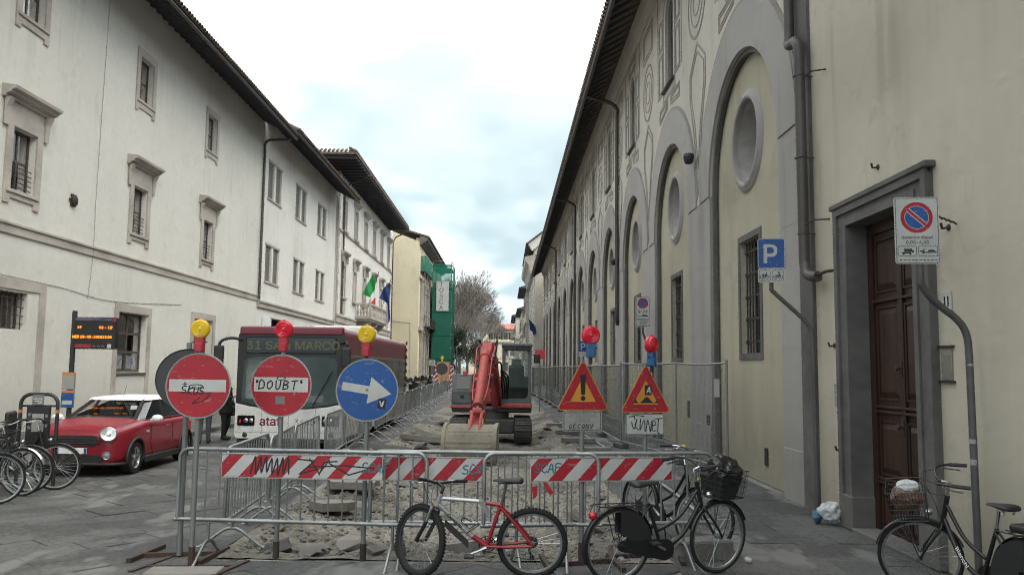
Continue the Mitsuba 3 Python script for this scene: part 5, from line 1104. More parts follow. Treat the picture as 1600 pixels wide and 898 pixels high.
# mountain bike, silver and red
def mtb(M):
    t = Thing('mountain_bike', 'silver and red mountain bike with black tyres leaning on the front barrier', 'bicycle', None, M)
    r, wb = .330, 1.075; bb = (.425, 0, .30); st = (.30, 0, .70); hb, ht = np.array([.895, 0, .665]), np.array([.855, 0, .785]); ax = ht - hb
    S = rot_axis(hb, ax, STEER)
    wheel(t, 'rear_wheel', r, (0, 0, r), .026, None, 'alloy', fat=True); wheel(t, 'front_wheel', r, (wb, 0, r), .026, S, 'dark_metal', fat=True)
    t.part('front_triangle', cat(tube([ht * .6 + hb * .4, (.50, 0, .715), (.36, 0, .695)][:2], .019, 12), tube([hb + (-.01, 0, .02), (.56, 0, .385)], .025, 12), tube([hb, ht], .024, 12)), 'silver_paint', smooth=50)
    t.part('linkage', hull([(.50, y, .70) for y in (-.022, .022)] + [(.46, y, .74) for y in (-.022, .022)] + [(.43, y, .58) for y in (-.018, .018)] + [(.40, y, .60) for y in (-.018, .018)] + [(.47, y, .73) for y in (-.022, .022)]), 'silver_paint')
    rr = [tube([(.56, 0, .385), bb], .025, 12), tube([bb, (.325, 0, .60), (.285, 0, .70)], .018, 12), tube([(.285, 0, .68), (.44, 0, .70)], .018, 12)]
    for s_ in (-1, 1): rr += [tube([(bb[0], s_*.035, bb[2]), (.25, s_*.045, .30), (0, s_*.065, r - .01)], .014, 8), tube([(.295, s_*.025, .66), (.16, s_*.045, .52), (0, s_*.065, r)], .015, 8)]
    t.part('rear_frame', cat(*rr), 'bike_red', smooth=50)
    t.part('shock', tube([(.40, 0, .36), (.345, 0, .56)], [.012, .012], 8), 'chrome')
    t.part('lettering', xf(text('Corrado', .034, True), tr(.725, .0262, .537) @ rot('z', 180) @ rot('y', 42.7)), 'ink')
    t.part('fork_crown', cat(hull([(hb[0] + .0, s_*.058, hb[2] - .03 + q) for s_ in (-1, 1) for q in (0, .03)] + [(hb[0] + .03, s_*.058, hb[2] - .03 + q) for s_ in (-1, 1) for q in (0, .03)]), *[tube([hb + (.012, s_*.058, -.02), hb + (.065, s_*.058, -.16)], .014, 10) for s_ in (-1, 1)]), 'chrome', M=S, smooth=40)
    t.part('fork_leg', cat(*[tube([hb + (.06, s_*.058, -.145), (wb - .01, s_*.058, r)], .019, 10) for s_ in (-1, 1)], tube(bez([hb + (.06, -.058, -.15), hb + (.10, -.03, -.12), hb + (.10, .03, -.12), hb + (.06, .058, -.15)], 5), .01, 8)), 'black_paint', M=S, smooth=50)
    stem = ht + ax / np.linalg.norm(ax) * .06; b0 = stem + np.array([.07, 0, .03])
    t.part('stem', tube([ht, stem, b0], .017, 10), 'black_paint', M=S, smooth=50)
    hk = t.part('handlebar', tube(bez([b0 + (-.05, -.31, .035), b0 + (-.02, -.16, .02), b0, b0 + (-.02, .16, .02), b0 + (-.05, .31, .035)], 6), .012, 10), 'black_paint', M=S, smooth=50)
    for s_ in (-1, 1):
        t.part('grip', tube([b0 + (-.032, s_*.20, .026), b0 + (-.052, s_*.325, .036)], .017, 10), 'black_plastic', M=S, parent=hk)
        t.part('brake_lever', cat(tube([b0 + (-.01, s_*.17, .02), b0 + (.06, s_*.20, -.01), b0 + (.02, s_*.31, -.0)], .007, 6), rbox(*(b0[0] - .03, b0[0] + .03), *sorted((s_*.15, s_*.19)), b0[2] - .0, b0[2] + .035, .006)), 'chrome', M=S, parent=hk)
    t.part('brake_cable', cat(*[tube(bez([b0 + (.03, s_*.17, .01), b0 + (.12, s_*.10, .02), b0 + (.10, s_*.02, -.14), hb + (.03, 0, -.02)], 6), .0032, 5) for s_ in (-1, 1)]), 'black_plastic', M=S)
    t.part('seat_post', tube([(.29, 0, .68), (.245, 0, .89)], .0135, 10), 'pole_grey'); saddle(t, (.225, 0, .915), 'black_plastic', .072, 0)
    t.part('saddle_rail', tube([(.13, 0, .90), (.20, 0, .885), (.32, 0, .89)], .006, 6), 'dark_metal')
    t.part('bottle_cage', cat(tube(bez([(.60, .0, .47), (.66, .03, .53), (.64, .04, .57), (.57, .0, .52)], 5), .005, 6), tube([(.62, .03, .42), (.50, .03, .50)], .005, 6), tube([(.62, -.03, .43), (.50, -.03, .50), (.55, 0, .54)], .005, 6)), 'black_plastic')
    t.part('mud_guard', hull([(.60 + q*.22, y, .33 + q*.20 - .05*abs(y)/.05) for q in (0, 1) for y in (-.045, 0, .045)] + [(.60 + q*.22, 0, .345 + q*.2) for q in (0, 1)]), 'black_plastic')
    crank(t, bb, -22, 'chrome', True, .075)
    t.part('cassette', cat(*[lathe([(0, -.012 - .005*i), (.055 - .006*i, -.012 - .005*i), (.055 - .006*i, -.015 - .005*i), (0, -.015 - .005*i)], 20, 'y', (0, 0, r)) for i in range(6)]), 'dark_metal')
    t.part('derailleur', cat(tube([(0, -.06, r - .03), (.03, -.065, r - .09), (.0, -.065, r - .16)], .012, 8), lathe([(0, -.07), (.025, -.07), (.025, -.06), (0, -.06)], 12, 'y', (.0, 0, r - .16))), 'black_plastic')
    t.part('chain', cat(tube([(bb[0], -.045, bb[2] + .075), (0, -.045, r + .05)], .004, 4), tube([(bb[0], -.045, bb[2] - .075), (0.0, -.055, r - .18)], .004, 4)), 'dark_metal')
    return t
STEER = -42
mtb(bike_M((.27, 8.02), (-.80, 8.05), 1.075, 0) @ rot('x', -7))
tb, Sb = city_bike(bike_M((1.04, 7.86), (2.13, 8.30), 1.12, 5), 'black town bike with a full basket at the end of the front barrier', 6, text_=None)
tb.part('basket_lining', hull([(x, y, z) for x in (1.03, 1.22) for y in (-.11, .11) for z in (.72,)] + [(x, y, .93) for x in (1.01, 1.27) for y in (-.16, .16)]), 'black_plastic', M=Sb)
r_ = np.random.default_rng(3)
def crumple(c, s, seed, n=3, amp=.35):
    """bag of sharp folds: flat facets between random creases"""
    r = np.random.default_rng(seed); m = trimesh.creation.icosphere(subdivisions=min(n, 3)); v = m.vertices
    k = r.normal(size=(26, 3)); k /= np.linalg.norm(k, axis=1, keepdims=True); h = r.uniform(.72, 1.0, 26)
    rad = (h / np.maximum(v @ k.T, .25)).min(1); rad = np.minimum(rad, 1.1) * (1 - amp * .45 * np.abs(meshkit.noise(v * 2.6 + seed, seed) - .5) * 2)
    return TM(v * rad[:, None] * np.asarray(s) + np.asarray(c), m.faces)
MB_ = bike_M((1.04, 7.86), (2.13, 8.30), 1.12, 5)
single('rain_cover', xf(crumple((1.13, 0, .99), (.17, .19, .15), 5, 4, .5), MB_), 'black_paint', 'crumpled black plastic cover stuffed in the basket of the town bike', 'cover', M=None)
t2, S2 = city_bike(bike_M((1.62, 10.15), (2.10, 9.14), 1.12, -3), 'dark bicycle with a chrome handlebar and yellow lamp standing behind the front barrier', 28, basket=False, bars='chrome', skirt=False, lampm='plate_yellow')
t2.part('yellow_bell', lathe([(0, .03), (.03, .02), (.036, 0), (0, -.005)], 14, 'z', (.95, -.12, 1.10)), 'plate_yellow', True)
t3, S3 = city_bike(bike_M((4.02, 6.50), (3.78, 7.56), 1.12, 0), 'black bicycle with white lettering and a front basket, leaning beside the door', 52, text_='Bianchi', skirt=True)
t3.part('passenger_seat', rbox(-.26, .10, -.09, .09, .74, .80, .025, 2), 'black_plastic', True); t3.part('passenger_backrest', rbox(-.30, -.25, -.13, .13, .86, 1.06, .02, 2), 'black_plastic', True)
t3.part('seat_bracket', cat(*[tube([(-.24, s_*.10, .72), (-.27, s_*.10, 1.0)], .007, 6) for s_ in (-1, 1)]), 'chrome')
M3 = bike_M((4.02, 6.50), (3.78, 7.56), 1.12, 0) @ S3
single('paper_bag', xf(crumple((1.14, -.02, .88), (.14, .13, .13), 7, 4, .4), M3), 'bag_brown', 'brown bag lying in the basket of the bicycle beside the door', 'bag')
single('pale_bag', xf(crumple((1.14, .0, .99), (.10, .09, .07), 9, 4, .4), M3), 'plastic_bag', 'pale crumpled bag on top of the brown bag in the basket', 'bag')
LG = 'bicycles parked at the left edge'
for k, (rr, ff, st_, lab) in enumerate((((-8.1, 11.55), (-7.02, 11.75), 6, 'nearest bicycle at the left edge, its big wheel cut by the picture'), ((-8.2, 12.35), (-7.1, 12.5), -12, 'bicycle with a chrome fender between the two others at the left edge'), ((-8.05, 13.35), (-7.0, 13.15), 24, 'dark bicycle leaning at the black hoop'), ((-8.3, 12.75), (-7.25, 12.85), 3, 'bicycle with a dark child seat hidden among those at the left edge'))):
    tk, Sk = city_bike(bike_M(rr, ff, 1.12, rng.uniform(-4, 4)), lab, st_, basket=k == 0, skirt=False, rack=True, rim='galvanised', fend='chrome' if k == 1 else 'black_paint', chain_case=False, group=LG, bars='chrome' if k in (0, 1) else 'swept')
    if k == 3: tk.part('child_seat', cat(rbox(.55, .80, -.13, .13, .82, .88, .03, 2), rbox(.78, .86, -.14, .14, .85, 1.22, .04, 2), rbox(.55, .62, -.06, .06, .6, .85, .02)), 'black_plastic', True)
single('saddle_cover', xf(crumple((0, 0, 0), (.2, .15, .06), 4, 3, .3), tr(-7.85, 11.62, .97)), 'plastic_bag', 'pale plastic bag pulled over the saddle of the nearest left bicycle', 'bag')
# ================================================================ vehicles
def man(m):
    m = trimesh.Trimesh(m.vertices, m.faces, process=True); m.merge_vertices(digits_vertex=6); m.update_faces(m.nondegenerate_faces())
    if m.volume < 0: m.invert()
    return m3.Manifold(m3.Mesh(np.asarray(m.vertices, np.float32), np.asarray(m.faces, np.uint32)))
def unman(q): m = q.to_mesh(); return TM(m.vert_properties[:, :3], m.tri_verts)
def loft(rings):
    n = len(rings[0]); v = np.vstack(rings); f = []
    for i in range(len(rings) - 1):
        for k in range(n):
            w = (k + 1) % n; f += [[i*n+k, i*n+w, (i+1)*n+w], [i*n+k, (i+1)*n+w, (i+1)*n+k]]
    L = (len(rings) - 1) * n
    v = np.vstack([v, rings[0].mean(0), rings[-1].mean(0)]); a, b = len(v) - 2, len(v) - 1
    for k in range(n):
        w = (k + 1) % n; f += [[a, w, k], [b, L + k, L + w]]
    m = TM(v, f)
    if m.volume < 0: m.invert()
    return m
def small_car(M, lab, paint, roofm, detail=True, group=None):
    """front at y=0 facing -y"""
    t = Thing('parked_car', lab, 'car', group, M)
    ys = [0, .025, .075, .17, .36, .7, 1.02, 1.3, 1.8, 2.4, 2.9, 3.25, 3.48, 3.62, 3.69, 3.71]
    hw = [.50, .60, .70, .77, .805, .825, .835, .84, .84, .84, .84, .825, .79, .72, .62, .50]
    zt = [.72, .775, .825, .865, .905, .945, .985, .985, .96, .965, .97, .97, .955, .92, .85, .76]
    zb = [.27, .23, .20, .19, .18, .18, .18, .18, .18, .18, .18, .19, .21, .24, .28, .33]
    rings = []
    for y, w, a, b in zip(ys, hw, zt, zb):
        c = .045 if y < 1.2 else .02
        h = [(.0, b), (w*.75, b), (w*.93, b + .05), (w*.985, b + .16), (w, b + .30), (w*.985, a - .15), (w*.955, a - .07), (w*.89, a - .015), (w*.75, a + c*.35), (w*.45, a + c*.8), (0, a + c)]
        ring = h + [(-x, z) for x, z in h[-2:0:-1]]
        rings.append(np.array([(x, y, z) for x, z in ring]))
    body = man(loft(rings))
    for y in (.68, 3.10):
        body = body - man(xf(lathe([(0, -.32), (.335, -.32), (.335, .32), (0, .32)], 36, 'x'), tr(.72, y, .31))) - man(xf(lathe([(0, -.32), (.335, -.32), (.335, .32), (0, .32)], 36, 'x'), tr(-.72, y, .31)))
    t.part('body', unman(body), paint, smooth=32)
    for s_ in (-1, 1):
        for y in (.68, 3.10):
            a = np.linspace(-.25, PI + .25, 22)
            t.part('wheel_arch_trim', tube([(s_*(.835 - .02*(abs(math.cos(q))**3)*(y<1)), y + .355*math.cos(q), .31 + .355*math.sin(q)) for q in a], .030, 8), 'black_plastic', smooth=True)
            k = t.part('wheel', lathe([(.20, -.09), (.29, -.09), (.305, -.075), (.308, 0), (.305, .075), (.29, .09), (.20, .09)], 40, 'x', (s_*.735, y, .308)), 'rubber', smooth=35)
            xo_ = s_*.815
            rim = [lathe([(.215, s_*.735 + s_*.088), (.205, xo_), (.185, xo_ - s_*.03), (.185, xo_ - s_*.12)], 36, 'x', (0, y, .308)), lathe([(0, xo_), (.05, xo_), (.06, xo_ - s_*.03)], 16, 'x', (0, y, .308))]
            for q in range(5):
                m_ = hull([(xo_ - dx*s_, rr * math.cos(an), rr * math.sin(an)) for dx in (.005, .045) for rr, an in ((.03, -.6), (.03, .6), (.205, -.16), (.205, .16))])
                rim.append(xf(m_, tr(0, y, .308) @ rot('x', q * 72 + 18)))
            t.part('rim', cat(*rim), 'alloy', parent=k); t.part('brake_disc', lathe([(0, xo_ - s_*.11), (.185, xo_ - s_*.11)], 24, 'x', (0, y, .308)), 'dark_metal', parent=k)
        t.part('sill_trim', rbox(*sorted((s_*.80, s_*.85)), 1.05, 2.74, .17, .30, .015), 'black_plastic')
    # greenhouse
    def ring_g(w, y0, y1, z, r): p = np.array(rrect(-w, w, y0, y1, r, 6).exterior.coords)[:-1]; return np.c_[p, np.full(len(p), z)]
    lo, hi = ring_g(.735, .98, 3.50, .975, .22), ring_g(.575, 1.72, 3.22, 1.335, .20)
    n = len(lo); f = [[i, (i+1) % n, n + (i+1) % n] for i in range(n)] + [[i, n + (i+1) % n, n + i] for i in range(n)]
    fw_ = [q for q in f if max(np.vstack([lo, hi])[i][1] for i in q if i < n) < 1.5 or detail is False]; bk_ = [q for q in f if q not in fw_]
    t.part('windscreen', TM(np.vstack([lo, hi]), fw_), 'glass' if detail else 'black_glass', smooth=True)
    if bk_: t.part('side_glass', TM(np.vstack([lo, hi]), bk_), 'black_glass', smooth=True)
    t.part('roof', hull(np.vstack([ring_g(.60, 1.66, 3.30, 1.335, .20), ring_g(.58, 1.72, 3.26, 1.375, .22), ring_g(.42, 1.92, 3.05, 1.405, .24)])), roofm, smooth=40)
    mid = lambda q: lo * (1 - q) + hi * q
    # pillars along the glass band and belt strip
    for tx, ty in ((.6, 1.02), (-.6, 1.02), (.73, 2.05), (-.73, 2.05), (.62, 3.4), (-.62, 3.4)):
        i = np.argmin((lo[:, 0] - tx) ** 2 + (lo[:, 1] - ty) ** 2); j = i if abs(ty - 2.05) > .01 else i
        a_, b_ = lo[i].copy(), hi[i].copy()
        if abs(ty - 2.05) < .01: a_ = np.array([math.copysign(.735, tx), 2.12, .975]); b_ = np.array([math.copysign(.575, tx), 2.22, 1.335])
        t.part('pillar', tube([a_, b_], .035 if ty != 2.05 else .03, 6), 'black_paint')
    t.part('belt_strip', tube(np.c_[lo[:, :2] * [1.012, 1] + [0, 0], lo[:, 2] + .005], .011, 6, True), 'chrome')
    if detail:
        t.part('cabin_floor', hull(np.vstack([ring_g(.70, 1.06, 3.44, 1.005, .2), ring_g(.70, 1.06, 3.44, 1.015, .2)])), 'black_plastic')
        for s_ in (-1, 1):
            t.part('seat', cat(rbox(s_*.33 - .22, s_*.33 + .22, 2.15, 2.28, .95, 1.17, .05, 2), rbox(s_*.33 - .13, s_*.33 + .13, 2.2, 2.29, 1.16, 1.29, .04, 2)), 'cloth_grey', smooth=40)
            t.part('rear_seat', rbox(s_*.33 - .26, s_*.33 + .26, 2.95, 3.05, .95, 1.15, .04, 2), 'cloth_grey', smooth=40)
        t.part('steering_wheel', xf(torus(.17, .014, 24, 6, 'y'), tr(.33, 1.75, 1.03) @ rot('x', 25)), 'black_plastic')
        t.part('inner_mirror', rbox(-.10, .10, 1.78, 1.81, 1.24, 1.30, .01), 'black_plastic'); t.part('windscreen_paper', xf(box(-.06, .06, 0, .002, 0, .09), tr(.42, 1.42, 1.16) @ rot('x', -30)), 'plastic_bag')
        for s_ in (-1, 1):
            t.part('wiper', tube([(s_*.1, 1.02, 1.0), (s_*.1 - .5, 1.14, 1.02)], .009, 5), 'black_plastic')
    # face
    t.part('grille', cat(hull([(x, y_, z) for x, z in ((-.40, .59), (.40, .59), (-.46, .67), (.46, .67), (-.38, .735), (.38, .735)) for y_ in (-.014, .2)])), 'black_plastic')
    for z in (.62, .662, .70): t.part('grille_bar', tube([(-.41, -.018, z), (.41, -.018, z)], .008, 6), 'dark_metal')
    t.part('grille_trim', tube(bez([(-.475, -.008, .665), (-.40, -.008, .742), (0, -.012, .755), (.40, -.008, .742), (.475, -.008, .665), (.41, -.01, .582), (0, -.014, .57), (-.41, -.01, .582), (-.475, -.008, .665)], 5), .007, 6), 'black_paint')
    t.part('lower_intake', hull([(x, y_, z) for x, z in ((-.50, .275), (.50, .275), (-.53, .34), (.53, .34), (-.47, .41), (.47, .41)) for y_ in (-.012, .12)]), 'black_plastic')
    t.part('bumper_lip', tube(bez([(-.80, .30, .23), (-.66, .06, .24), (0, -.03, .25), (.66, .06, .24), (.80, .30, .23)], 6), .03, 8), 'black_plastic', smooth=True)
    t.part('number_plate', cat(rbox(-.26, .26, -.028, -.014, .43, .54, .004)), 'car_white'); t.part('plate_band', cat(box(-.258, -.215, -.0292, -.0285, .432, .538), box(.215, .258, -.0292, -.0285, .432, .538)), 'sign_blue')
    for s_ in (-1, 1):
        H = tr(s_*.58, .06, .765) @ rot('z', s_*26) @ rot('x', -20) @ tr(0, -.045, 0)
        k = t.part('headlight', lathe([(.135, .05), (.142, .0), (.135, -.02), (.122, -.028)], 28, 'y'), 'chrome', smooth=True, M=H)
        t.part('lens', lathe([(.124, -.022), (.10, -.048), (.05, -.062), (0, -.066)], 28, 'y'), 'glass', smooth=True, M=H, parent=k); t.part('bowl', lathe([(.135, .10), (.135, -.012), (.122, -.016), (.07, .0), (0, .008)], 24, 'y'), 'alloy', M=H, parent=k, smooth=True)
        t.part('bulb', lathe([(0, -.02), (.04, -.01), (.045, .03), (0, .04)], 14, 'y'), 'alloy', M=H, parent=k)
        F_ = tr(s_*.585, .02, .40) @ rot('z', s_*22)
        t.part('fog_light', cat(lathe([(.055, -.01), (.065, -.015), (.075, 0), (.075, .05)], 20, 'y'), lathe([(0, -.008), (.05, -.004), (.055, .02)], 20, 'y')), 'alloy', M=F_, smooth=30)
        t.part('wing_mirror', cat(xf(trimesh.creation.icosphere(2, 1), tr(s_*.93, 1.30, 1.0) @ scl(.105, .085, .075)), tube([(s_*.80, 1.30, .97), (s_*.9, 1.30, .98)], .02, 6)), roofm, smooth=True)
        t.part('side_gill', rbox(*sorted((s_*.826, s_*.842)), 1.06, 1.20, .74, .78, .006), 'chrome')
        t.part('door_handle', tube([(s_*.845, 1.98, .83), (s_*.862, 2.0, .835), (s_*.862, 2.14, .835), (s_*.845, 2.16, .83)], .011, 6), 'chrome')
        t.part('door_seam', tube([(s_*.838, 1.28, .90), (s_*.843, 1.28, .5), (s_*.83, 1.42, .31), (s_*.83, 2.3, .31), (s_*.843, 2.36, .6), (s_*.83, 2.36, .90)], .0045, 4), 'black_plastic')
        t.part('rear_lamp', rbox(*sorted((s_*.60, s_*.74)), 3.58, 3.68, .60, .84, .02), 'lamp_red')
    t.part('bonnet_badge', cat(xf(lathe([(0, -.01), (.03, -.008), (.034, 0)], 16, 'z'), tr(0, .085, .845) @ rot('x', 50)), *[xf(box(*sorted((s_*.035, s_*.09)), -.003, .003, -.012, .012), tr(0, .085, .845) @ rot('x', -40)) for s_ in (-1, 1)]), 'chrome')
    t.part('bonnet_seam', tube(bez([(-.70, .95, .992), (-.70, .5, .935), (-.62, .20, .885), (0, .06, .855), (.62, .20, .885), (.70, .5, .935), (.70, .95, .992)], 5), .0045, 4), 'black_plastic')
    t.part('aerial', tube([(0, 1.95, 1.39), (0, 2.06, 1.62)], .004, 5), 'black_plastic')
    return t
small_car(tr(-7.43, 14.55, .0) @ scl(1, .94, .945), 'red compact car with a white roof parked before the off-white house', 'car_red', 'car_white')
small_car(tr(-7.2, 92, 0) @ scl(1.08, 1.1, 1.05), 'white car far down the street beyond the scooters', 'car_white', 'car_white', False)
# ---------------------------------------------------------------- bus
B = Thing('city_bus', 'white and maroon city bus on the left behind the round signs', 'bus', None, tr(-5.03, 19.6, 0) @ rot('z', -.6) @ scl(1, 1, .97))
Wb, Hb, Lb = 1.25, 2.95, 11.2
prof = sbox(-Wb + .22, .9, Wb - .22, Hb - .22).buffer(.22, quad_segs=6).union(sbox(-Wb, .95, Wb, 2.0))
lower = rrect(-Wb, Wb, .28, 1.02, .06)
B.part('body', cat(ex(prof.intersection(sbox(-3, 1.0, 3, 2.30)), 'y', 2.3, Lb), ex(prof.intersection(sbox(-3, 1.0, 3, 2.30)).difference(sbox(-1.19, .5, 1.19, 2.30)), 'y', .10, 2.3), box(-1.2, 1.2, .35, Lb - .1, .3, 1.0)), 'bus_grey')
B.part('roof', ex(prof.intersection(sbox(-3, 2.30, 3, 4)), 'y', .08, Lb), 'bus_maroon', smooth=40)
B.part('roof_sheet', ex(prof.buffer(.006).intersection(sbox(-1.12, 2.6, 1.12, 4)).difference(prof.buffer(.001)), 'y', .9, Lb - .05), 'bus_white')
# side panels, right side towards the works and the left side
for s_ in (-1, 1):
    cut = [lathe([(0, -.3), (.52, -.3), (.52, .3), (0, .3)], 28, 'x', (s_*1.25, y, .48)) for y in (2.75, 8.3)]
    m_ = man(box(*sorted((s_*1.20, s_*1.262)), .25, Lb, .28, 1.05))
    for c in cut: m_ = m_ - man(c)
    B.part('side_skirt', unman(m_), 'bus_white')
    for y in (2.75, 8.3):
        k = B.part('wheel', lathe([(.28, -.14), (.45, -.14), (.475, -.11), (.475, .11), (.45, .14), (.28, .14)], 32, 'x', (s_*1.08, y, .475)), 'rubber', smooth=35)
        B.part('rim', lathe([(0, s_*1.16), (.12, s_*1.17), (.16, s_*1.12), (.28, s_*1.20), (.29, s_*1.08)], 24, 'x', (0, y, .475)), 'galvanised_dull', parent=k)
    for i, (a, b_) in enumerate(((.55, 1.75), (1.82, 3.3), (3.37, 4.85), (4.92, 6.3), (6.37, 7.7), (7.77, 9.2), (9.27, 10.9))):
        B.part('side_window', box(*sorted((s_*1.251, s_*1.259)), a, b_, 1.12, 2.24), 'black_glass')
        B.part('window_vent', box(*sorted((s_*1.26, s_*1.266)), a + .1, b_ - .1, 1.86, 1.88), 'dark_metal')
    B.part('side_stripe', box(*sorted((s_*1.2512, s_*1.257)), .5, Lb - .1, 1.052, 1.11), 'bus_maroon')
# front
mask_ = rrect(-1.20, 1.20, .96, 2.78, .12)
smile = Polygon([(-1.3, .2), (1.3, .2), (1.3, 1.12), (.9, 1.03), (.4, .975), (0, .96), (-.4, .975), (-.9, 1.03), (-1.3, 1.12)])
front_low = rrect(-1.25, 1.25, .27, 1.2, .10).intersection(smile)
B.part('front_panel', ex(front_low.buffer(-.012), 'y', -.04, .15).union(ex(front_low, 'y', -.02, .15)) if False else cat(ex(front_low.buffer(-.014), 'y', -.045, -.028), ex(front_low, 'y', -.029, .30)), 'bus_white')
B.part('front_surround', ex(rrect(-1.245, 1.245, .9, 2.84, .14).difference(smile.buffer(-.0)).difference(rrect(-1.09, 1.09, .6, 2.20, .10).difference(smile.buffer(.05))), 'y', -.012, .12), 'black_paint')
ws = rrect(-1.12, 1.12, .90, 2.24, .10).difference(smile.buffer(.03))
c_ = []
xs_ = np.linspace(-1.12, 1.12, 17); zs__ = np.linspace(0, 1, 7); v = []
for q in zs__:
    for x in xs_:
        zl = .96 + .16 * (abs(x) / 1.2) ** 2 + .04; z = zl + (2.22 - zl) * q; v.append((x, -.075 + .05*(x/1.12)**2 + .03*q, z))
f = []
for i in range(6):
    for k in range(16): a = i*17+k; f += [[a, a+1, a+18], [a, a+18, a+17]]
B.part('windscreen', TM(v, f), 'dusty_glass', smooth=True)
for s_ in (-1, 1): B.part('cab_lining', box(*sorted((s_*1.186, s_*1.175)), .13, 2.24, 1.0, 2.29), 'room_dark')
B.part('partition', box(-1.185, 1.185, 2.25, 2.28, 1.0, 2.29), 'room_dark'); B.part('dashboard', rbox(-1.15, 1.15, .14, .75, .98, 1.12, .05), 'black_plastic'); B.part('white_blind', box(-1.1, -.72, .20, .22, 1.2, 2.2), 'curtain'); B.part('steering_wheel', xf(torus(.23, .02, 24, 6, 'y'), tr(.45, .62, 1.25) @ rot('x', -55)), 'black_plastic'); B.part('route_notice', box(.2, .75, .16, .165, 1.13, 1.3), 'paper_grey'); B.part('grab_pole', tube([(-.3, 1.3, 1.0), (-.3, 1.3, 2.2)], .02, 6), 'plate_yellow')
B.part('windscreen_divider', tube([(0, -.08, 1.0), (0, -.052, 2.22)], .012, 6), 'black_plastic')
dd = B.part('destination_display', rbox(-1.06, 1.06, -.035, .02, 2.30, 2.70, .02), 'black_glass')
B.part('lettering', xf(text('31 SAN MARCO', .20, True), tr(.05, -.0352, 2.50) @ scl(1.06, 1, 1)), 'led_dim', parent=dd, label='dim letters reading 31 SAN MARCO')
B.part('roof_front', rbox(-1.22, 1.22, -.03, .14, 2.74, 2.955, .05, 2), 'bus_maroon', smooth=40)
for s_ in (-1, 1):
    k = B.part('headlight', rbox(*sorted((s_*.78, s_*1.18)), -.058, -.04, .58, .82, .02), 'black_glass')
    for q in (.86, .98): B.part('lens', lathe([(0, -.068), (.045, -.066), (.055, -.058)], 16, 'y', (s_*q, 0, .70)), 'chrome', parent=k, smooth=True)
    B.part('indicator', rbox(*sorted((s_*1.09, s_*1.14)), -.066, -.05, .64, .72, .01), 'lamp_red', parent=k)
    B.part('fog_lamp', lathe([(0, -.062), (.05, -.06), (.06, -.045)], 16, 'y', (s_*1.0, 0, .36)), 'dark_metal', smooth=True)
B.part('panel_seam', cat(*[box(-.004, .004, -.047, -.044, .3, .97) for x in (0,)], box(-1.23, 1.23, -.0475, -.0445, .425, .432), *[box(x - .004, x + .004, -.047, -.0442, .3, 1.0) for x in (-.62, .62)]), 'dark_metal')
B.part('lettering', xf(text('ataf', .20, True), tr(-.42, -.0455, .69)), 'bus_maroon', label='maroon operator letters ataf'); B.part('lettering', xf(text('3480', .14), tr(.38, -.0455, .67)), 'ink', label='fleet number 3480')
B.part('bumper', rbox(-1.2, 1.2, -.02, .2, .16, .27, .03), 'black_plastic')
B.part('wiper', tube([(-.5, -.10, 1.0), (.35, -.11, 1.22)], .014, 5), 'black_plastic'); B.part('wiper', tube([(.55, -.10, 1.03), (1.0, -.09, 1.9)], .012, 5), 'black_plastic')
k = B.part('mirror_arm', tube(bez([(-1.15, -.0, 2.62), (-1.35, -.16, 2.66), (-1.55, -.22, 2.60), (-1.62, -.24, 2.48)], 5), .035, 8), 'black_plastic', smooth=True); B.part('mirror', rbox(-1.72, -1.50, -.30, -.18, 1.98, 2.48, .04, 2), 'black_plastic', smooth=40, parent=k)
k = B.part('mirror_arm', tube(bez([(1.15, -.0, 2.55), (1.3, -.12, 2.58), (1.36, -.2, 2.5)], 5), .03, 8), 'black_plastic', smooth=True); B.part('mirror', rbox(1.22, 1.44, -.26, -.16, 2.0, 2.45, .04, 2), 'black_plastic', smooth=40, parent=k)
B.part('driver', cat(rbox(.2, .62, .5, .8, 1.2, 1.75, .1, 2), xf(trimesh.creation.icosphere(2, .12), tr(.41, .6, 1.9))), 'cloth_black')
B.part('roof_unit', cat(rbox(-.8, .8, 5.2, 7.4, Hb + .0, Hb + .30, .1, 2), *[box(-.7, .7, 5.4 + q*.2, 5.5 + q*.2, Hb + .30, Hb + .315) for q in range(9)]), 'bus_white', smooth=30)
B.part('rear_ladder', cat(*[box(1.262, 1.29, Lb - .35, Lb - .05, z, z + .12) for z in np.arange(.5, 2.9, .26)]), 'black_plastic', kind='stuff')
# ---------------------------------------------------------------- excavator
E = Thing('excavator', 'red and grey tracked excavator with its muddy bucket resting on the dug ground', 'excavator', None, tr(-.39, 22.75, -.10))
for s_ in (-1, 1):
    xa, xb = sorted((s_*.66, s_*1.12))
    k = E.part('track', ex(sbox(.36, .06, 2.5, .60).buffer(.0).union(Point(.36, .33).buffer(.27)).union(Point(2.5, .33).buffer(.27)).buffer(-.03), 'x', xa + .04, xb - .04), 'track_steel')
    per = []
    for q in np.arange(0, 2.14, .155): per.append((.36 + q, .62, 0)); per.append((2.5 - q, .04, 180))
    for a in np.arange(15, 180, 31): per.append((2.5 + .29*math.sin(math.radians(a)), .33 + .29*math.cos(math.radians(a)), -a)); per.append((.36 - .29*math.sin(math.radians(a)), .33 - .29*math.cos(math.radians(a)), 180 - a))
    shoe = shape(cat(box(xa, xb, -.072, .072, -.012, .012), box(xa, xb, -.06, -.042, .012, .032), box(xa, xb, .02, .04, .012, .03)), 'track_steel')
    for y, z, a in per: E.part('track_shoe', shoe, 'track_steel', M=tr(0, y, z) @ rot('x', a), parent=k)
    for y in (.36, 2.5): E.part('sprocket', lathe([(0, xa - .01), (.2, xa - .01), (.2, xb + .01), (0, xb + .01)], 18, 'x', (0, y, .33)), 'dark_metal', parent=k)
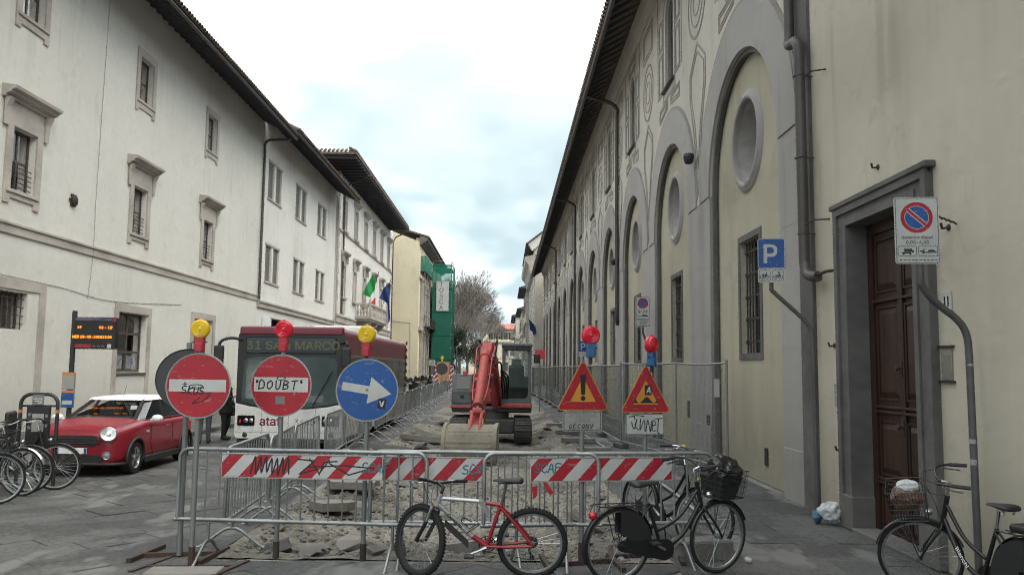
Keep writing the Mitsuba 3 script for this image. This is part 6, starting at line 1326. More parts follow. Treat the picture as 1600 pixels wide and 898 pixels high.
E.part('undercarriage', cat(rbox(-.68, .68, .8, 2.1, .22, .62, .05), lathe([(0, .6), (.5, .6), (.5, .82), (0, .82)], 32, 'z', (0, 1.5, 0))), 'track_steel')
E.part('platform', rbox(-1.12, 1.14, 1.0, 3.0, .80, .93, .03), 'dark_metal')
E.part('red_skirt', cat(rbox(.27, 1.15, .93, 2.6, .93, 1.06, .03), rbox(-1.15, -.55, .95, 2.7, .90, 1.0, .03)), 'exc_red')
E.part('tank_cover', cat(hull([(x, y, z) for x in (-1.13, -.57) for y, z in ((.98, 1.0), (2.7, 1.0), (.98, 1.42), (1.10, 1.86), (2.7, 1.86))]), rbox(-1.10, -.60, .955, .985, 1.06, 1.40, .01)), 'exc_grey')
E.part('cover_latch', rbox(-.88, -.78, .935, .956, 1.2, 1.29, .01), 'black_plastic'); E.part('cover_panel', hull([(x, y, z) for x in (-.98, -.62) for y, z in ((.975, 1.46), (.99, 1.46), (1.075, 1.80), (1.09, 1.80))]), 'bus_grey')
E.part('engine_cover', cat(rbox(-1.12, .30, 2.3, 3.5, .95, 1.75, .12, 2), hull([(x, y, z) for x in (-1.1, 1.1) for y, z in ((2.8, .9), (3.75, 1.0), (3.7, 1.75), (2.8, 1.8))])), 'exc_red', smooth=40)
# cab
cb = [.29, 1.13, 1.0, 2.5, 1.06, 2.74]
fr_ = rrect(cb[0], cb[1], cb[4], cb[5], .07).difference(rrect(cb[0] + .10, cb[1] - .10, cb[4] + .14, cb[5] - .15, .12))
E.part('cab_front', ex(fr_, 'y', 1.0, 1.07), 'exc_grey')
k = E.part('cab_frame', cat(box(cb[0], cb[0] + .05, 1.07, 2.5, 1.06, 1.7), box(cb[1] - .05, cb[1], 1.07, 2.5, 1.06, 1.7), box(cb[0], cb[1], 2.45, 2.5, 1.06, 1.7), *[box(x, x + .05, y, y + .08, 1.7, 2.66) for x in (cb[0], cb[1] - .05) for y in (1.07, 1.75, 2.37)]), 'exc_grey')
E.part('cab_roof', rbox(cb[0] - .02, cb[1] + .02, .93, 2.55, 2.655, 2.76, .04, 2), 'exc_grey', smooth=40)
E.part('roof_visor', rbox(cb[0] + .06, cb[1] - .06, .90, .99, 2.55, 2.64, .01), 'black_plastic')
E.part('front_glass', ex_sheet(sbox(cb[0] + .09, 1.52, cb[1] - .09, cb[5] - .14), 'y', 1.035), 'dusty_glass'); E.part('lower_glass', ex_sheet(sbox(cb[0] + .09, cb[4] + .13, cb[1] - .09, 1.50), 'y', 1.03), 'black_glass')
E.part('glass_bar', box(cb[0] + .10, cb[1] - .10, 1.01, 1.05, 1.50, 1.525), 'black_plastic')
for x in (cb[0] + .025, cb[1] - .025): E.part('side_glass', TM([(x, 1.15, 1.7), (x, 2.37, 1.7), (x, 2.37, 2.66), (x, 1.15, 2.66)], [[0,1,2],[0,2,3]]), 'glass')
E.part('driver_seat', cat(rbox(.46, .96, 1.75, 2.2, 1.35, 1.55, .05, 2), rbox(.48, .94, 2.1, 2.25, 1.5, 2.15, .05, 2), rbox(.56, .86, 2.1, 2.22, 2.13, 2.33, .04, 2)), 'black_plastic', smooth=40)
E.part('control_lever', cat(tube([(.44, 1.6, 1.4), (.42, 1.5, 1.8)], .02, 6), tube([(.98, 1.6, 1.4), (1.0, 1.5, 1.8)], .02, 6), tube([(.66, 1.35, 1.1), (.64, 1.25, 1.7)], .015, 6), tube([(.76, 1.35, 1.1), (.78, 1.25, 1.7)], .015, 6), rbox(.36, .5, 1.5, 1.9, 1.3, 1.45, .03)), 'black_plastic')
E.part('mirror', cat(tube([(cb[1] - .02, 1.05, 2.45), (cb[1] + .12, .95, 2.40)], .012, 6), rbox(cb[1] + .06, cb[1] + .24, .90, .96, 2.20, 2.46, .02)), 'black_plastic')
E.part('grab_rail', cat(tube([(-1.02, 1.2, 1.86), (-1.02, 1.2, 2.62), (-1.0, 1.28, 2.66)], .018, 6), tube([(-1.08, 1.0, 1.5), (-1.08, 1.5, 2.0), (-1.08, 2.4, 2.0)], .014, 6)), 'exc_grey'); E.part('work_lamp', rbox(-.82, -.70, 1.05, 1.15, 1.87, 1.96, .015), 'lamp_red')
# boom: foot at (y 1.3, z 1.15), knee, tip; the arm is swung a little to the left
E.extra = tr(-.10, -1.62, 0) @ rot('z', -4.5) @ tr(.20, 1.62, 0)
bx = -.20
def side_plate(pts, w0, w1, x=0.): return ex(Polygon(pts), 'x', bx + x + w0, bx + x + w1)
boom = [(1.55, 1.05), (1.2, 1.30), (.70, 1.9), (.10, 2.26), (-.6, 2.38), (-1.55, 2.34), (-1.72, 2.24), (-1.66, 2.06), (-.6, 2.05), (.22, 1.85), (.85, 1.35), (1.3, 1.0)]
E.part('boom', cat(side_plate(boom, -.13, .13), side_plate([(a + .0, b_) for a, b_ in boom[3:9]], -.165, -.131), side_plate(boom[3:9], .131, .165)), 'exc_red')
E.part('boom_cylinder', cat(tube([(bx, .95, .95), (bx, .35, 1.75)], .075, 14)), 'exc_red'); E.part('piston_rod', tube([(bx, .35, 1.75), (bx, .1, 2.1)], .035, 12), 'steel_worn')
T0, T1 = np.array([-1.62, 2.18]), np.array([-3.62, .62])     # stick top pivot and bucket pivot (y, z)
d = (T1 - T0) / np.linalg.norm(T1 - T0); nrm = np.array([d[1], -d[0]]); nrm = nrm if nrm[0] < 0 else -nrm
P_ = lambda a, b_: tuple(T0 + d * a + nrm * b_)
Ls = np.linalg.norm(T1 - T0)
stick = [P_(-.55, .10), P_(-.50, .28), P_(-.1, .22), P_(.4, .16), P_(Ls + .02, .09), P_(Ls + .06, 0), P_(Ls, -.09), P_(.5, -.15), P_(.05, -.20), P_(-.25, -.12)]
E.part('stick', side_plate(stick, -.12, .12), 'exc_red')
pl = lambda a, x, b_: np.array([bx + x, *(T0 + d * a + nrm * b_)])
E.part('cylinder_bracket', cat(*[side_plate([P_(-.15, .2), P_(-.12, .40), P_(.12, .40), P_(.22, .18)], s_*.10 - .02, s_*.10 + .02) for s_ in (-1, 1)], *[side_plate([P_(-.75, -.05), P_(-.72, .12), P_(-.45, .30), P_(-.35, .05)], s_*.14 - .018, s_*.14 + .018) for s_ in (-1, 1)]), 'exc_red')
E.part('bucket_cylinder', cat(tube([pl(.0, 0, .33), pl(2.0, 0, .28)], .112, 18), tube([pl(.06, 0, .33), pl(.22, 0, .33)], .132, 18), tube([pl(1.86, 0, .283), pl(2.01, 0, .28)], .130, 18)), 'exc_red', smooth=40)
E.part('piston_rod', tube([pl(2.01, 0, .28), pl(2.2, 0, .26)], .05, 12), 'steel_worn'); E.part('rod_eye', xf(lathe([(.03, -.10), (.085, -.10), (.085, .10), (.03, .10)], 16, 'x'), tr(*pl(2.15, 0, .26))), 'exc_red')
E.part('bucket_link', cat(*[tube([pl(2.15, s_*.15, .26), pl(Ls - .35, s_*.15, .0)], .035, 8) for s_ in (-1, 1)], *[tube([pl(2.15, s_*.11, .26), pl(Ls + .28, s_*.11, .30)], .04, 8) for s_ in (-1, 1)]), 'exc_red')
for s_ in (-1, 1):
    E.part('hydraulic_pipe', tube(bez([pl(-.45, s_*.19, .2), pl(-.1, s_*.23, .35), pl(.3, s_*.20, .42), pl(1.0, s_*.19, .34), pl(1.5, s_*.17, .32), pl(1.9, s_*.13, .36)], 5), .017, 7), 'exc_red')
    E.part('pipe_bracket', cat(*[rbox(*sorted((bx + s_*.12, bx + s_*.25)), *sorted((pl(a, 0, .2)[1] - .03, pl(a, 0, .2)[1] + .05)), *sorted((pl(a, 0, .2)[2] - .03, pl(a, 0, .2)[2] + .04)), .006) for a in (.15, .75, 1.35)]), 'exc_red')
    E.part('hydraulic_hose', tube(bez([pl(-.8, s_*.15, -.1), pl(-.62, s_*.24, .25), pl(-.25, s_*.27, .40), pl(.1, s_*.25, .30), pl(.3, s_*.21, .25)], 6), .022, 7), 'rubber', smooth=True)
    E.part('hydraulic_hose', tube(bez([(bx + s_*.19, .9, 1.5), (bx + s_*.24, .2, 2.05), (bx + s_*.26, -.6, 2.2), (bx + s_*.22, -1.3, 2.15), pl(-.1, s_*.22, -.2)], 6), .024, 7), 'rubber', smooth=True)
E.part('hydraulic_hose', cat(*[tube(bez([(bx + .2 + q*.05, 1.0, 1.2), (bx + .26 + q*.05, .3, 1.5 + q*.1), (bx + .24, .0, 2.0)], 6), .022, 7) for q in range(4)]), 'rubber')
# bucket: curled shell seen from its back, sides and wear straps
bw = .57; bcx = -.30; o_ = T1 + np.array([-.02, -.05])
arcp = [(o_[0] + .16, o_[1] + .20)] + [(o_[0] - .12 + .52*math.cos(a) * 1.0 - .0, o_[1] - .30 + .50*math.sin(a)) for a in np.radians(np.linspace(80, 215, 14))] + [(o_[0] - .32, o_[1] - .62), (o_[0] + .1, o_[1] - .66)]
outer = np.array(arcp)
tang = np.gradient(outer, axis=0); tang /= np.linalg.norm(tang, axis=1, keepdims=True); nn = np.stack([-tang[:, 1], tang[:, 0]], 1)
if (nn[7] @ (outer[7] - o_)) > 0: nn = -nn
inner = outer + nn * .03
E.part('bucket', cat(ex(Polygon(list(map(tuple, outer)) + list(map(tuple, inner[::-1]))), 'x', bcx - bw, bcx + bw), *[ex(Polygon(list(map(tuple, outer)) + [(o_[0] + .42, o_[1] - .35), (o_[0] + .35, o_[1] + .1)]).buffer(0), 'x', bcx + s_*bw - .015, bcx + s_*bw + .015) for s_ in (-1, 1)]), 'bucket_mud')
for q in (2, 5, 8, 11, 14):
    c0 = outer[q]; a = math.degrees(math.atan2(tang[q][1], tang[q][0])); E.part('wear_strap', xf(rbox(bcx - bw + .07, bcx + bw - .07, -.105, .105, -.004, .035, .012), tr(0, c0[0], c0[1]) @ rot('x', a)), 'bucket_mud', parent=E.key + '__bucket')
for s_ in (-1, 1): E.part('side_cutter', ex(LineString(list(map(tuple, outer[:15]))).buffer(.035), 'x', bcx + s_*bw - .04, bcx + s_*bw + .04), 'bucket_mud', parent=E.key + '__bucket')
for q in range(5): E.part('tooth', hull([(bcx - bw + .1 + q*.235 + x, outer[-1][0] + y, outer[-1][1] + z) for x, y, z in ((0, -.1, .04), (.11, -.1, .04), (0, -.1, -.02), (.11, -.1, -.02), (.03, .18, .0), (.08, .18, .0))]), 'steel_worn', parent=E.key + '__bucket')
E.part('bucket_ear', cat(*[ex(Polygon([(o_[0] + .16, o_[1] + .22), (o_[0] + .12, o_[1] - .14), (o_[0] - .30, o_[1] + .12), (o_[0] - .12, o_[1] + .34)]), 'x', bx + s_*.16 - .015, bx + s_*.16 + .015) for s_ in (-1, 1)]), 'bucket_mud', parent=E.key + '__bucket')
E.extra = None
# ---------------------------------------------------------------- scooters far left
def scooter(M, lab, col):
    t = Thing('scooter', lab, 'scooter', 'scooters parked beyond the bus', M)
    for y in (0, 1.25): t.part('wheel', torus(.19, .06, 24, 8, 'x', (0, y, .25)), 'rubber', smooth=True)
    t.part('body', hull([(x, y, z) for x in (-.13, .13) for y, z in ((.75, .35), (1.45, .55), (1.4, .78), (.75, .72))]), col)
    t.part('leg_shield', hull([(x, y, z) for x, y, z in ((-.2, .12, .45), (.2, .12, .45), (-.22, .2, .9), (.22, .2, .9), (-.1, .3, .35), (.1, .3, .35), (-.12, .24, 1.0), (.12, .24, 1.0))]), col)
    t.part('footboard', rbox(-.16, .16, .25, .8, .28, .36, .02), 'black_plastic'); t.part('seat', rbox(-.14, .14, .70, 1.42, .74, .84, .05, 2), 'black_plastic', smooth=40)
    t.part('front_fender', hull([(x, y, z) for x in (-.07, .07) for y, z in ((-.2, .35), (0, .52), (.2, .45))]), col)
    t.part('handlebar', tube([(-.33, .28, 1.02), (-.12, .2, 1.03), (.12, .2, 1.03), (.33, .28, 1.02)], .018, 6), 'black_plastic')
    t.part('headlight', lathe([(0, -.05), (.06, -.04), (.07, .02)], 14, 'y', (0, .13, .98)), 'chrome'); t.part('windshield', hull([(x, y, z) for x, y, z in ((-.18, .14, 1.02), (.18, .14, 1.02), (-.15, .26, 1.35), (.15, .26, 1.35), (0, .10, 1.05), (0, .22, 1.38))]), 'black_glass')
    for s_ in (-1, 1): t.part('mirror', cat(tube([(s_*.25, .24, 1.03), (s_*.3, .22, 1.2)], .006, 5), lathe([(0, -.01), (.05, -.01), (.05, .01), (0, .01)], 10, 'y', (s_*.3, .22, 1.24))), 'black_plastic')
    t.part('top_box', rbox(-.2, .2, 1.4, 1.75, .85, 1.15, .04, 2), 'black_plastic', smooth=40)
for k, (x, y, a, col, lab) in enumerate(((-6.15, 52.5, 40, 'silver_paint', 'silver scooter just past the rear of the bus'), (-5.9, 55.5, 35, 'black_paint', 'second scooter past the bus, black'), (-5.75, 59.5, 42, 'bus_grey', 'third scooter past the bus, grey'), (-5.7, 64, 38, 'black_paint', 'fourth scooter past the bus, black'), (-5.6, 69, 40, 'silver_paint', 'fifth scooter past the bus, the silver one farther away'))):
    scooter(tr(x, y, 0) @ rot('z', a), lab, col)
# ================================================================ scaffolding with green netting
S = Thing('scaffolding', 'scaffolding tower wrapped in green netting in front of the columned street front', 'scaffolding')
sx0, sx1, sy0, sy1, sz = -9.45, -7.05, 106, 111, 14.9
for x in (sx0, sx1):
    for y in (sy0, sy1): S.part('pole', tube([(x, y, 0), (x, y, sz + .5)], .06, 6), 'galvanised_dull')
for z in (3, 6, 9, 12, 14.5):
    S.part('platform', box(sx0, sx1, sy0, sy1, z, z + .08), 'rust_steel'); S.part('guard_rail', cat(tube([(sx0, sy0, z + 1), (sx1, sy0, z + 1)], .035, 5), tube([(sx1, sy0, z + 1), (sx1, sy1, z + 1)], .035, 5)), 'galvanised_dull')
S.part('lower_net', cat(box(sx0 - .02, sx1 + .02, sy0 - .12, sy0 - .11, 2.6, 12.8), box(sx1 + .11, sx1 + .12, sy0 - .1, sy1, 2.6, 12.8)), 'net_solid')
for z in (3, 6, 9, 12, 14.9): S.part('net_rope', tube([(sx0 - .02, sy0 - .15, z), (sx1 + .12, sy0 - .15, z)], .05, 5), 'net_solid')
S.part('upper_net', cat(box(sx0 - .02, sx1 + .02, sy0 - .12, sy0 - .11, 12.81, 15.1), box(sx1 + .11, sx1 + .12, sy0 - .1, sy1, 12.81, 15.1)), 'net_thin')
bx0, bx1, by0 = -10.06, sx0 - .02, 96.6
S.part('bridge_net', cat(box(bx1, bx1 + .01, by0, sy0 - .14, 13.15, 14.9), box(bx0, bx1, by0 - .02, by0 - .01, 13.15, 14.9)), 'net_thin')
S.part('bridge_deck', box(bx0, bx1, by0, sy0 - .13, 13.05, 13.14), 'rust_steel'); S.part('bridge_panel', box(bx1 - .06, bx1 - .03, by0, sy0 - .14, 13.3, 13.95), 'curtain')
for y in (96.8, 99.8, 102.8): S.part('pole', tube([(bx1 - .1, y, 0), (bx1 - .1, y, 14.9)], .05, 5), 'galvanised_dull')
for z in (3, 5.5, 8, 10.5, 12.0, 14.4): S.part('ledger', tube([(bx1 - .1, by0, z), (bx1 - .1, sy0, z)], .045, 5), 'galvanised_dull')
S.part('brace', tube([(bx1 - .05, 99.8, 13.0), (bx1 - .05, sy0, 10.8)], .045, 5), 'galvanised_dull'); S.part('brace', tube([(bx1 - .05, 96.8, 8.0), (bx1 - .05, 102.8, 3.0)], .045, 5), 'galvanised_dull')
bn = Thing('banner', 'white vertical banner reading TOSCA hung on the green netting', 'banner')
bn.part('sheet', box(-8.95, -7.35, sy0 - .26, sy0 - .24, 9.1, 12.9), 'plastic_bag')
bn.part('lettering', cat(*[xf(text(ch, .56, True), tr(-8.3, sy0 - .262, 12.5 - i * .74)) for i, ch in enumerate('TOSCA')]), 'ink_grey')
# hoarding and signs at the end of the works
H_ = Thing('orange_hoarding', 'orange board with red and white striped ends at the far end of the barriers', 'hoarding', None, tr(-4.55, 62.5, 0))
H_.part('panel', rbox(-.55, .35, 0, .06, .6, 2.35, .01), 'hoarding_orange')
for x in (-.75, .40):
    k = H_.part('striped_end', rbox(x, x + .28, -.01, .05, .5, 2.1, .01), 'sign_white'); H_.part('red_stripe', ex(unary_union([Polygon([(x, z), (x + .28, z + .25), (x + .28, z + .42), (x, z + .17)]) for z in np.arange(.35, 2.0, .36)]).intersection(sbox(x + .01, .51, x + .27, 2.09)), 'y', -.0125, -.0105), 'sign_red', parent=k)
H_.part('leg', cat(*[tube([(x, .03, 0), (x, .03, .6)], .03, 6) for x in (-.4, .2)]), 'galvanised_dull')
t = Thing('turned_round_sign', 'dark back of a round sign on a pole among the far barriers', 'sign', None, tr(-4.45, 58.5, 0))
t.part('plate', lathe([(0, -.01), (.40, -.01), (.41, .0), (.40, .02), (0, .02)], 36, 'y', (0, 0, 1.86)), 'sign_back'); t.part('pole', tube([(0, .05, 0), (0, .05, 2.35)], .03, 8), 'galvanised_dull')
lamp(tr(-4.45, 58.6, 2.42) @ scl(1.2), 'lamp_yellow', 'lamp_yellow', 'far yellow lamp above the dark round sign')
t = Thing('small_notice_sign', 'small white notice sign beside the orange board', 'sign', None, tr(-5.55, 63.2, 0))
t.part('plate', box(-.22, .22, 0, .02, 2.1, 2.5), 'sign_white'); t.part('symbol', ex(outline(Point(0, 2.3).buffer(.12), .04).union(affinity.rotate(sbox(-.12, 2.28, .12, 2.32), 45)), 'y', -.003, -.001), 'ink'); t.part('pole', tube([(0, .04, 0), (0, .04, 2.5)], .025, 6), 'galvanised_dull')
t = Thing('warning_board', 'small red and white board on a post beside the excavator cab', 'sign', None, tr(1.55, 38, 0))
t.part('plate', box(-.24, .24, 0, .03, 2.38, 2.80), 'lamp_red'); t.part('lower_plate', box(-.16, .16, -.002, .03, 2.2, 2.375), 'sign_white'); t.part('post', tube([(0, .05, 0), (0, .05, 2.8)], .03, 6), 'galvanised_dull')
# ================================================================ flags
def flag(name, lab, parts, y, pole, folds=.10):
    t = Thing(name, lab, 'flag')
    for nm, pts, m in parts:
        P = Polygon(pts); x0, z0, x1, z1 = P.bounds
        g = ex(P, 'y', -.012, .012); g = trimesh.Trimesh(g.vertices, g.faces).subdivide_to_size(.18)
        v = np.array(g.vertices); v[:, 1] += y + folds * np.sin(v[:, 0] * 7 + v[:, 2] * 2.5); t.part(nm, TM(v, g.faces), m, smooth=40)
    t.part('flag_pole', tube(pole, .03, 6), 'dark_metal')
uvp = lambda l, Y: [((u - 790) / 1300 * Y, 1.95 + (575 + (u - 790) * .012 - v) / 1300 * Y) for u, v in l]
flag('italian_flag', 'green, white and red flag drooping from the balcony of the white palace', [('green_band', uvp([(581, 428), (585, 436), (584, 452), (577, 465), (565, 460), (571, 446)], 74), 'flag_green'), ('white_band', uvp([(577, 465), (584, 452), (585, 464), (579, 474), (575, 470)], 74), 'flag_white'), ('red_band', uvp([(579, 474), (585, 464), (586, 482), (581, 481), (577, 477)], 74), 'flag_red')], 73.8, [(-12.4, 74, 6.9), (-11.4, 73.8, 10.4)])
flag('blue_flag', 'dark blue flag drooping from the far end of the palace balcony', [('cloth', uvp([(597, 452), (604, 444), (608, 441), (608, 470), (609, 500), (606, 508), (605, 488), (604, 474), (592, 466)], 80), 'flag_blue')], 79.7, [(-12.2, 80, 6.8), (-11.15, 79.7, 10.3)])
flag('dark_flag', 'dark flag sticking out of the church wall at the far right', [('cloth', [(2.75, 7.9), (3.1, 7.6), (3.55, 7.0), (3.7, 6.3), (3.4, 5.9), (3.2, 6.4), (2.9, 6.6)], 'flag_blue')], R1 + 2.2, [(3.6, R1 + 2.2, 6.1), (2.65, R1 + 2.2, 8.1)])
# ================================================================ bus stop display, hoop
t = Thing('bus_stop_display', 'black bus stop pole with an electronic board of orange figures', 'display', None, tr(-8.72, 16.9, .11))
t.part('pole', rbox(-.06, .02, -.04, .04, 0, 2.90, .01), 'dark_metal'); t.part('case', rbox(.03, .86, -.07, .07, 2.13, 2.77, .012), 'black_paint')
t.part('header', box(.035, .78, -.0725, -.0705, 2.70, 2.765), 'panel_violet'); t.part('header_end', box(.785, .855, -.0725, -.0705, 2.69, 2.765), 'sign_red')
t.part('header_text', cat(box(.06, .52, -.0738, -.0728, 2.735, 2.748), box(.06, .36, -.0738, -.0728, 2.713, 2.722), box(.64, .75, -.0738, -.0728, 2.713, 2.722)), 'ink_grey', kind='stuff')
def led(s, x, z, h):
    k = t.part('glowing_text', xf(text(s, h, True), tr(x, -.0715, z)), 'led_amber'); scene[k]['emitter'] = {'type': 'area', 'radiance': rgb(.42, .10, .007)}
led('19', .125, 2.565, .05); led("02 - 12'", .66, 2.565, .05); led('MER 28-02-2018', .29, 2.375, .05); led('12:36', .69, 2.375, .05)
for q in range(4): t.part('line_icon', rbox(.05 + q*.085, .125 + q*.085, -.0735, -.0705, 2.155, 2.225, .001), 'sign_red')
t.part('service_icon', box(.70, .78, -.0735, -.0705, 2.15, 2.23), 'sign_white'); t.part('service_icon', cat(*[box(.41 + q*.09, .46 + q*.09, -.0733, -.0706, 2.18, 2.20) for q in range(3)]), 'ink_grey')
for z0, m_ in ((1.32, 'paper_grey'), (.96, 'panel_violet')):
    k = t.part('timetable_case', rbox(-.16, .10, -.075, -.042, z0, z0 + .34, .006), 'galvanised_dull'); t.part('sheet', box(-.15, .09, -.0775, -.0755, z0 + .01, z0 + .29), m_ if m_ == 'paper_grey' else 'sign_blue', parent=k); t.part('orange_strip', box(-.155, .095, -.0785, -.0755, z0 + .295, z0 + .335), 'orange', parent=k)
    if m_ != 'paper_grey': t.part('print', box(-.13, .07, -.0792, -.0782, z0 + .06, z0 + .14), 'sign_white', parent=k)
t = Thing('hoop_stand', 'black tubular hoop with orange bands around an information panel', 'stand', None, tr(-7.32, 13.25, 0))
t.part('hoop', tube([(-.29, 0, 0)] + [(-.29, 0, 1.28)] + [(-.13 - .16*math.cos(a), 0, 1.30 + .16*math.sin(a)) for a in np.linspace(.2, PI/2, 6)] + [(.13 + .16*math.sin(a), 0, 1.30 + .16*math.cos(a)) for a in np.linspace(0, PI/2 - .2, 6)] + [(.29, 0, 1.28), (.29, 0, 0)], .028, 12), 'dark_metal', smooth=50)
for x in (-.29, .29): t.part('orange_band', cyl((x, 0, 1.17), (x, 0, 1.22), .0295, 14), 'reflector_orange')
t.part('cross_bar', tube([(-.29, 0, 1.28), (.29, 0, 1.28)], .016, 8), 'dark_metal'); t.part('panel', rbox(-.18, .18, -.03, .03, .62, 1.27, .01), 'black_plastic'); t.part('notice', box(-.085, .10, -.0325, -.0305, .88, 1.16), 'paper_grey'); t.part('sticker', cat(*[box(-.15, -.10, -.0325, -.0305, z, z + .05) for z in (.92, 1.02, 1.12)], *[box(.12, .16, -.0325, -.0305, z, z + .05) for z in (.95, 1.10)]), 'ink_grey')
t.part('top_plate', rbox(-.09, .09, -.045, -.03, 1.30, 1.45, .006), 'ink_grey'); t.part('top_print', cat(box(-.07, .07, -.0465, -.0455, 1.385, 1.40), box(-.05, .06, -.0465, -.0455, 1.35, 1.365), box(.0, .07, -.0465, -.0455, 1.32, 1.335)), 'sign_white')
# ================================================================ small things on the near right wall
def wall_plate(name, lab, cat_, y0, y1, z0, z1, bsdf, pr=()):
    t = Thing(name, lab, cat_); t.part('plate', rbox(XR - .016, XR - .001, y0, y1, z0, z1, .003), bsdf)
    for nm, p, b_ in pr: t.part(nm, ex(p, 'x', XR - .0182, XR - .0168), b_)
wall_plate('house_number', 'small white house number plate reading 11 beside the door', 'number plate', 8.13, 8.31, 2.56, 2.76, 'sign_white', [('digit', sbox(8.17, 2.61, 8.195, 2.71).union(sbox(8.235, 2.61, 8.26, 2.71)), 'ink')])
wall_plate('letter_slot', 'pale two-part letter plate left of the door surround', 'plate', 10.88, 11.12, 1.50, 1.80, 'sign_edge', [('flap', outline(sbox(10.90, 1.68, 11.10, 1.78), .008).union(sbox(10.96, 1.60, 11.05, 1.615)).union(sbox(10.94, 1.565, 11.06, 1.575)), 'ink_grey')])
single('bell_push', lathe([(0, XR - .03), (.03, XR - .025), (.035, XR - .002)], 14, 'x', (0, 10.99, 1.42)), 'dark_metal', 'dark round bell push under the letter plate', 'bell')
wall_plate('entrance_plaque', 'brownish plaque with faded lines of text right of the door', 'plaque', 8.16, 8.36, 1.88, 2.20, 'bucket_mud', [('faded_text', unary_union([sbox(8.18, z, 8.34, z + .012) for z in np.arange(1.92, 2.05, .03)] + [sbox(8.175, 2.11, 8.345, 2.13), sbox(8.20, 2.08, 8.32, 2.09)]), 'ink_grey')])
t = Thing('plaque_rail', 'dark little rail holding the brownish plaque', 'rail'); t.part('bar', box(XR - .03, XR - .001, 8.12, 8.40, 2.202, 2.225), 'dark_metal'); t.part('bar', box(XR - .03, XR - .001, 8.12, 8.40, 1.855, 1.878), 'dark_metal')
# ================================================================ rubbish and loose things
BG = tr(4.17, 10.93, .0)
single('rubbish_bag', xf(crumple((.03, -.02, .155), (.155, .17, .165), 21, 4, .45), BG), 'plastic_bag', 'crumpled white rubbish bag on the pavement at the foot of the corner strip', 'bag')
single('blue_wrapper', xf(crumple((-.12, .04, .09), (.07, .10, .10), 33, 4, .6), BG), 'bag_blue', 'blue printed wrapper pressed against the white rubbish bag', 'wrapper')
single('kerb_block', xf(rbox(0, .60, 0, .28, -.02, .19, .02), tr(1.83, 8.74, 0) @ rot('z', 14)), 'rubble', 'loose stone block by the front wheel of the basket bicycle', 'block')
single('paper_scrap', crumple((2.50, 8.72, .03), (.04, .035, .03), 5, 3, .5), 'plastic_bag', 'white scrap of paper right of the loose stone block', 'scrap')
single('paper_scrap', crumple((1.22, 8.85, -.0), (.05, .03, .03), 6, 3, .5), 'plastic_bag', 'white scrap of paper in the dirt under the basket bicycle', 'scrap')
single('conduit_pipe', tube(bez([(2.52, 9.7, .03), (2.66, 12.5, .035), (2.62, 15.5, .05), (2.55, 18.5, .035), (2.35, 24, .03), (1.98, 31, .03)], 8), .026, 8), 'galvanised', 'long grey conduit lying along the edge of the right pavement', 'pipe', True)
for k, (x, y, a, l) in enumerate(((2.05, 17.6, 6, .95), (2.15, 15.7, -4, 1.1), (2.1, 19.8, 3, .8), (1.95, 22.4, -5, .9), (1.95, 25.2, 4, .85), (1.85, 28.4, 2, .9))):
    single('loose_kerb', xf(rbox(-l/2, l/2, -.14, .14, 0, .13, .015), tr(x, y, .004) @ rot('z', a)), 'rubble', ('loose kerb stone lying across the pavement edge behind the danger sign', 'loose kerb stone across the pavement edge, nearest of its row', 'third loose kerb stone across the pavement edge', 'fourth loose kerb stone across the pavement edge', 'fifth loose kerb stone across the pavement edge', 'farthest loose kerb stone across the pavement edge')[k], 'stone', group='loose kerb stones on the pavement edge')
def chunk(s, seed, flat=.35):
    r = np.random.default_rng(seed); p = r.normal(size=(14, 3)); p /= np.linalg.norm(p, axis=1, keepdims=True); p *= r.uniform(.75, 1.0, (14, 1)); p *= np.array(s) * [1, r.uniform(.6, 1), flat]; return hull(p)
r_ = np.random.default_rng(17); NL = []
for k in range(34):
    y = 9.3 + 26 * r_.random() ** 1.5; NL.append((-2.75 + r_.random() * 1.0, y, r_.uniform(.14, .42)))
for k in range(24):
    y = 9.5 + 22 * r_.random(); NL.append((1.55 - r_.random() * .6, y, r_.uniform(.10, .26)))
for k in range(8):
    NL.append((r_.uniform(-2.6, .4), r_.uniform(8.9, 10.0), r_.uniform(.07, .20)))
for k, (x, y, s) in enumerate(NL):
    z = float(dig_z(np.array([x]), np.array([y]))[0])
    m_ = xf(chunk((s, s, s), k + 50, r_.uniform(.22, .5)), tr(x, y, z + s * .08) @ rot('z', r_.uniform(0, 360)) @ rot('x', r_.normal(0, 9)) @ rot('y', r_.normal(0, 9)))
    single('broken_slab', m_, 'rubble' if k % 3 else 'slab_%d' % (k % 2), 'broken piece of paving among the rubble of the roadworks', 'rubble', group='broken paving pieces in the roadworks')
for k, (x, y, s, zz_, a) in enumerate(((-2.35, 13.4, .62, .05, 20), (-2.2, 16.2, .7, .10, -15), (-2.5, 18.6, .66, .12, 35), (-2.1, 20.8, .75, .14, 5), (-2.35, 11.5, .5, .02, 50), (-.45, 9.35, .34, -.06, 10))):
    rk_ = np.random.default_rng(k + 3); g_ = np.sort(rk_.uniform(0, 2 * PI, 7)); pts = np.stack([np.sign(np.cos(g_)) * np.abs(np.cos(g_)) ** .5, np.sign(np.sin(g_)) * np.abs(np.sin(g_)) ** .5], 1) * rk_.uniform(.7, 1.05, (7, 1)) * [s * .8, s * .5]
    m_ = xf(ex(Polygon(pts), 'z', 0, .11), tr(x, y, zz_) @ rot('z', a) @ rot('x', r_.normal(0, 7)) @ rot('y', r_.normal(0, 6)))
    single('broken_slab', m_, 'rubble', 'broken piece of paving among the rubble of the roadworks', 'rubble', group='broken paving pieces in the roadworks')
gr = []
proto = [chunk((1, 1, 1), q, .6) for q in range(8)]
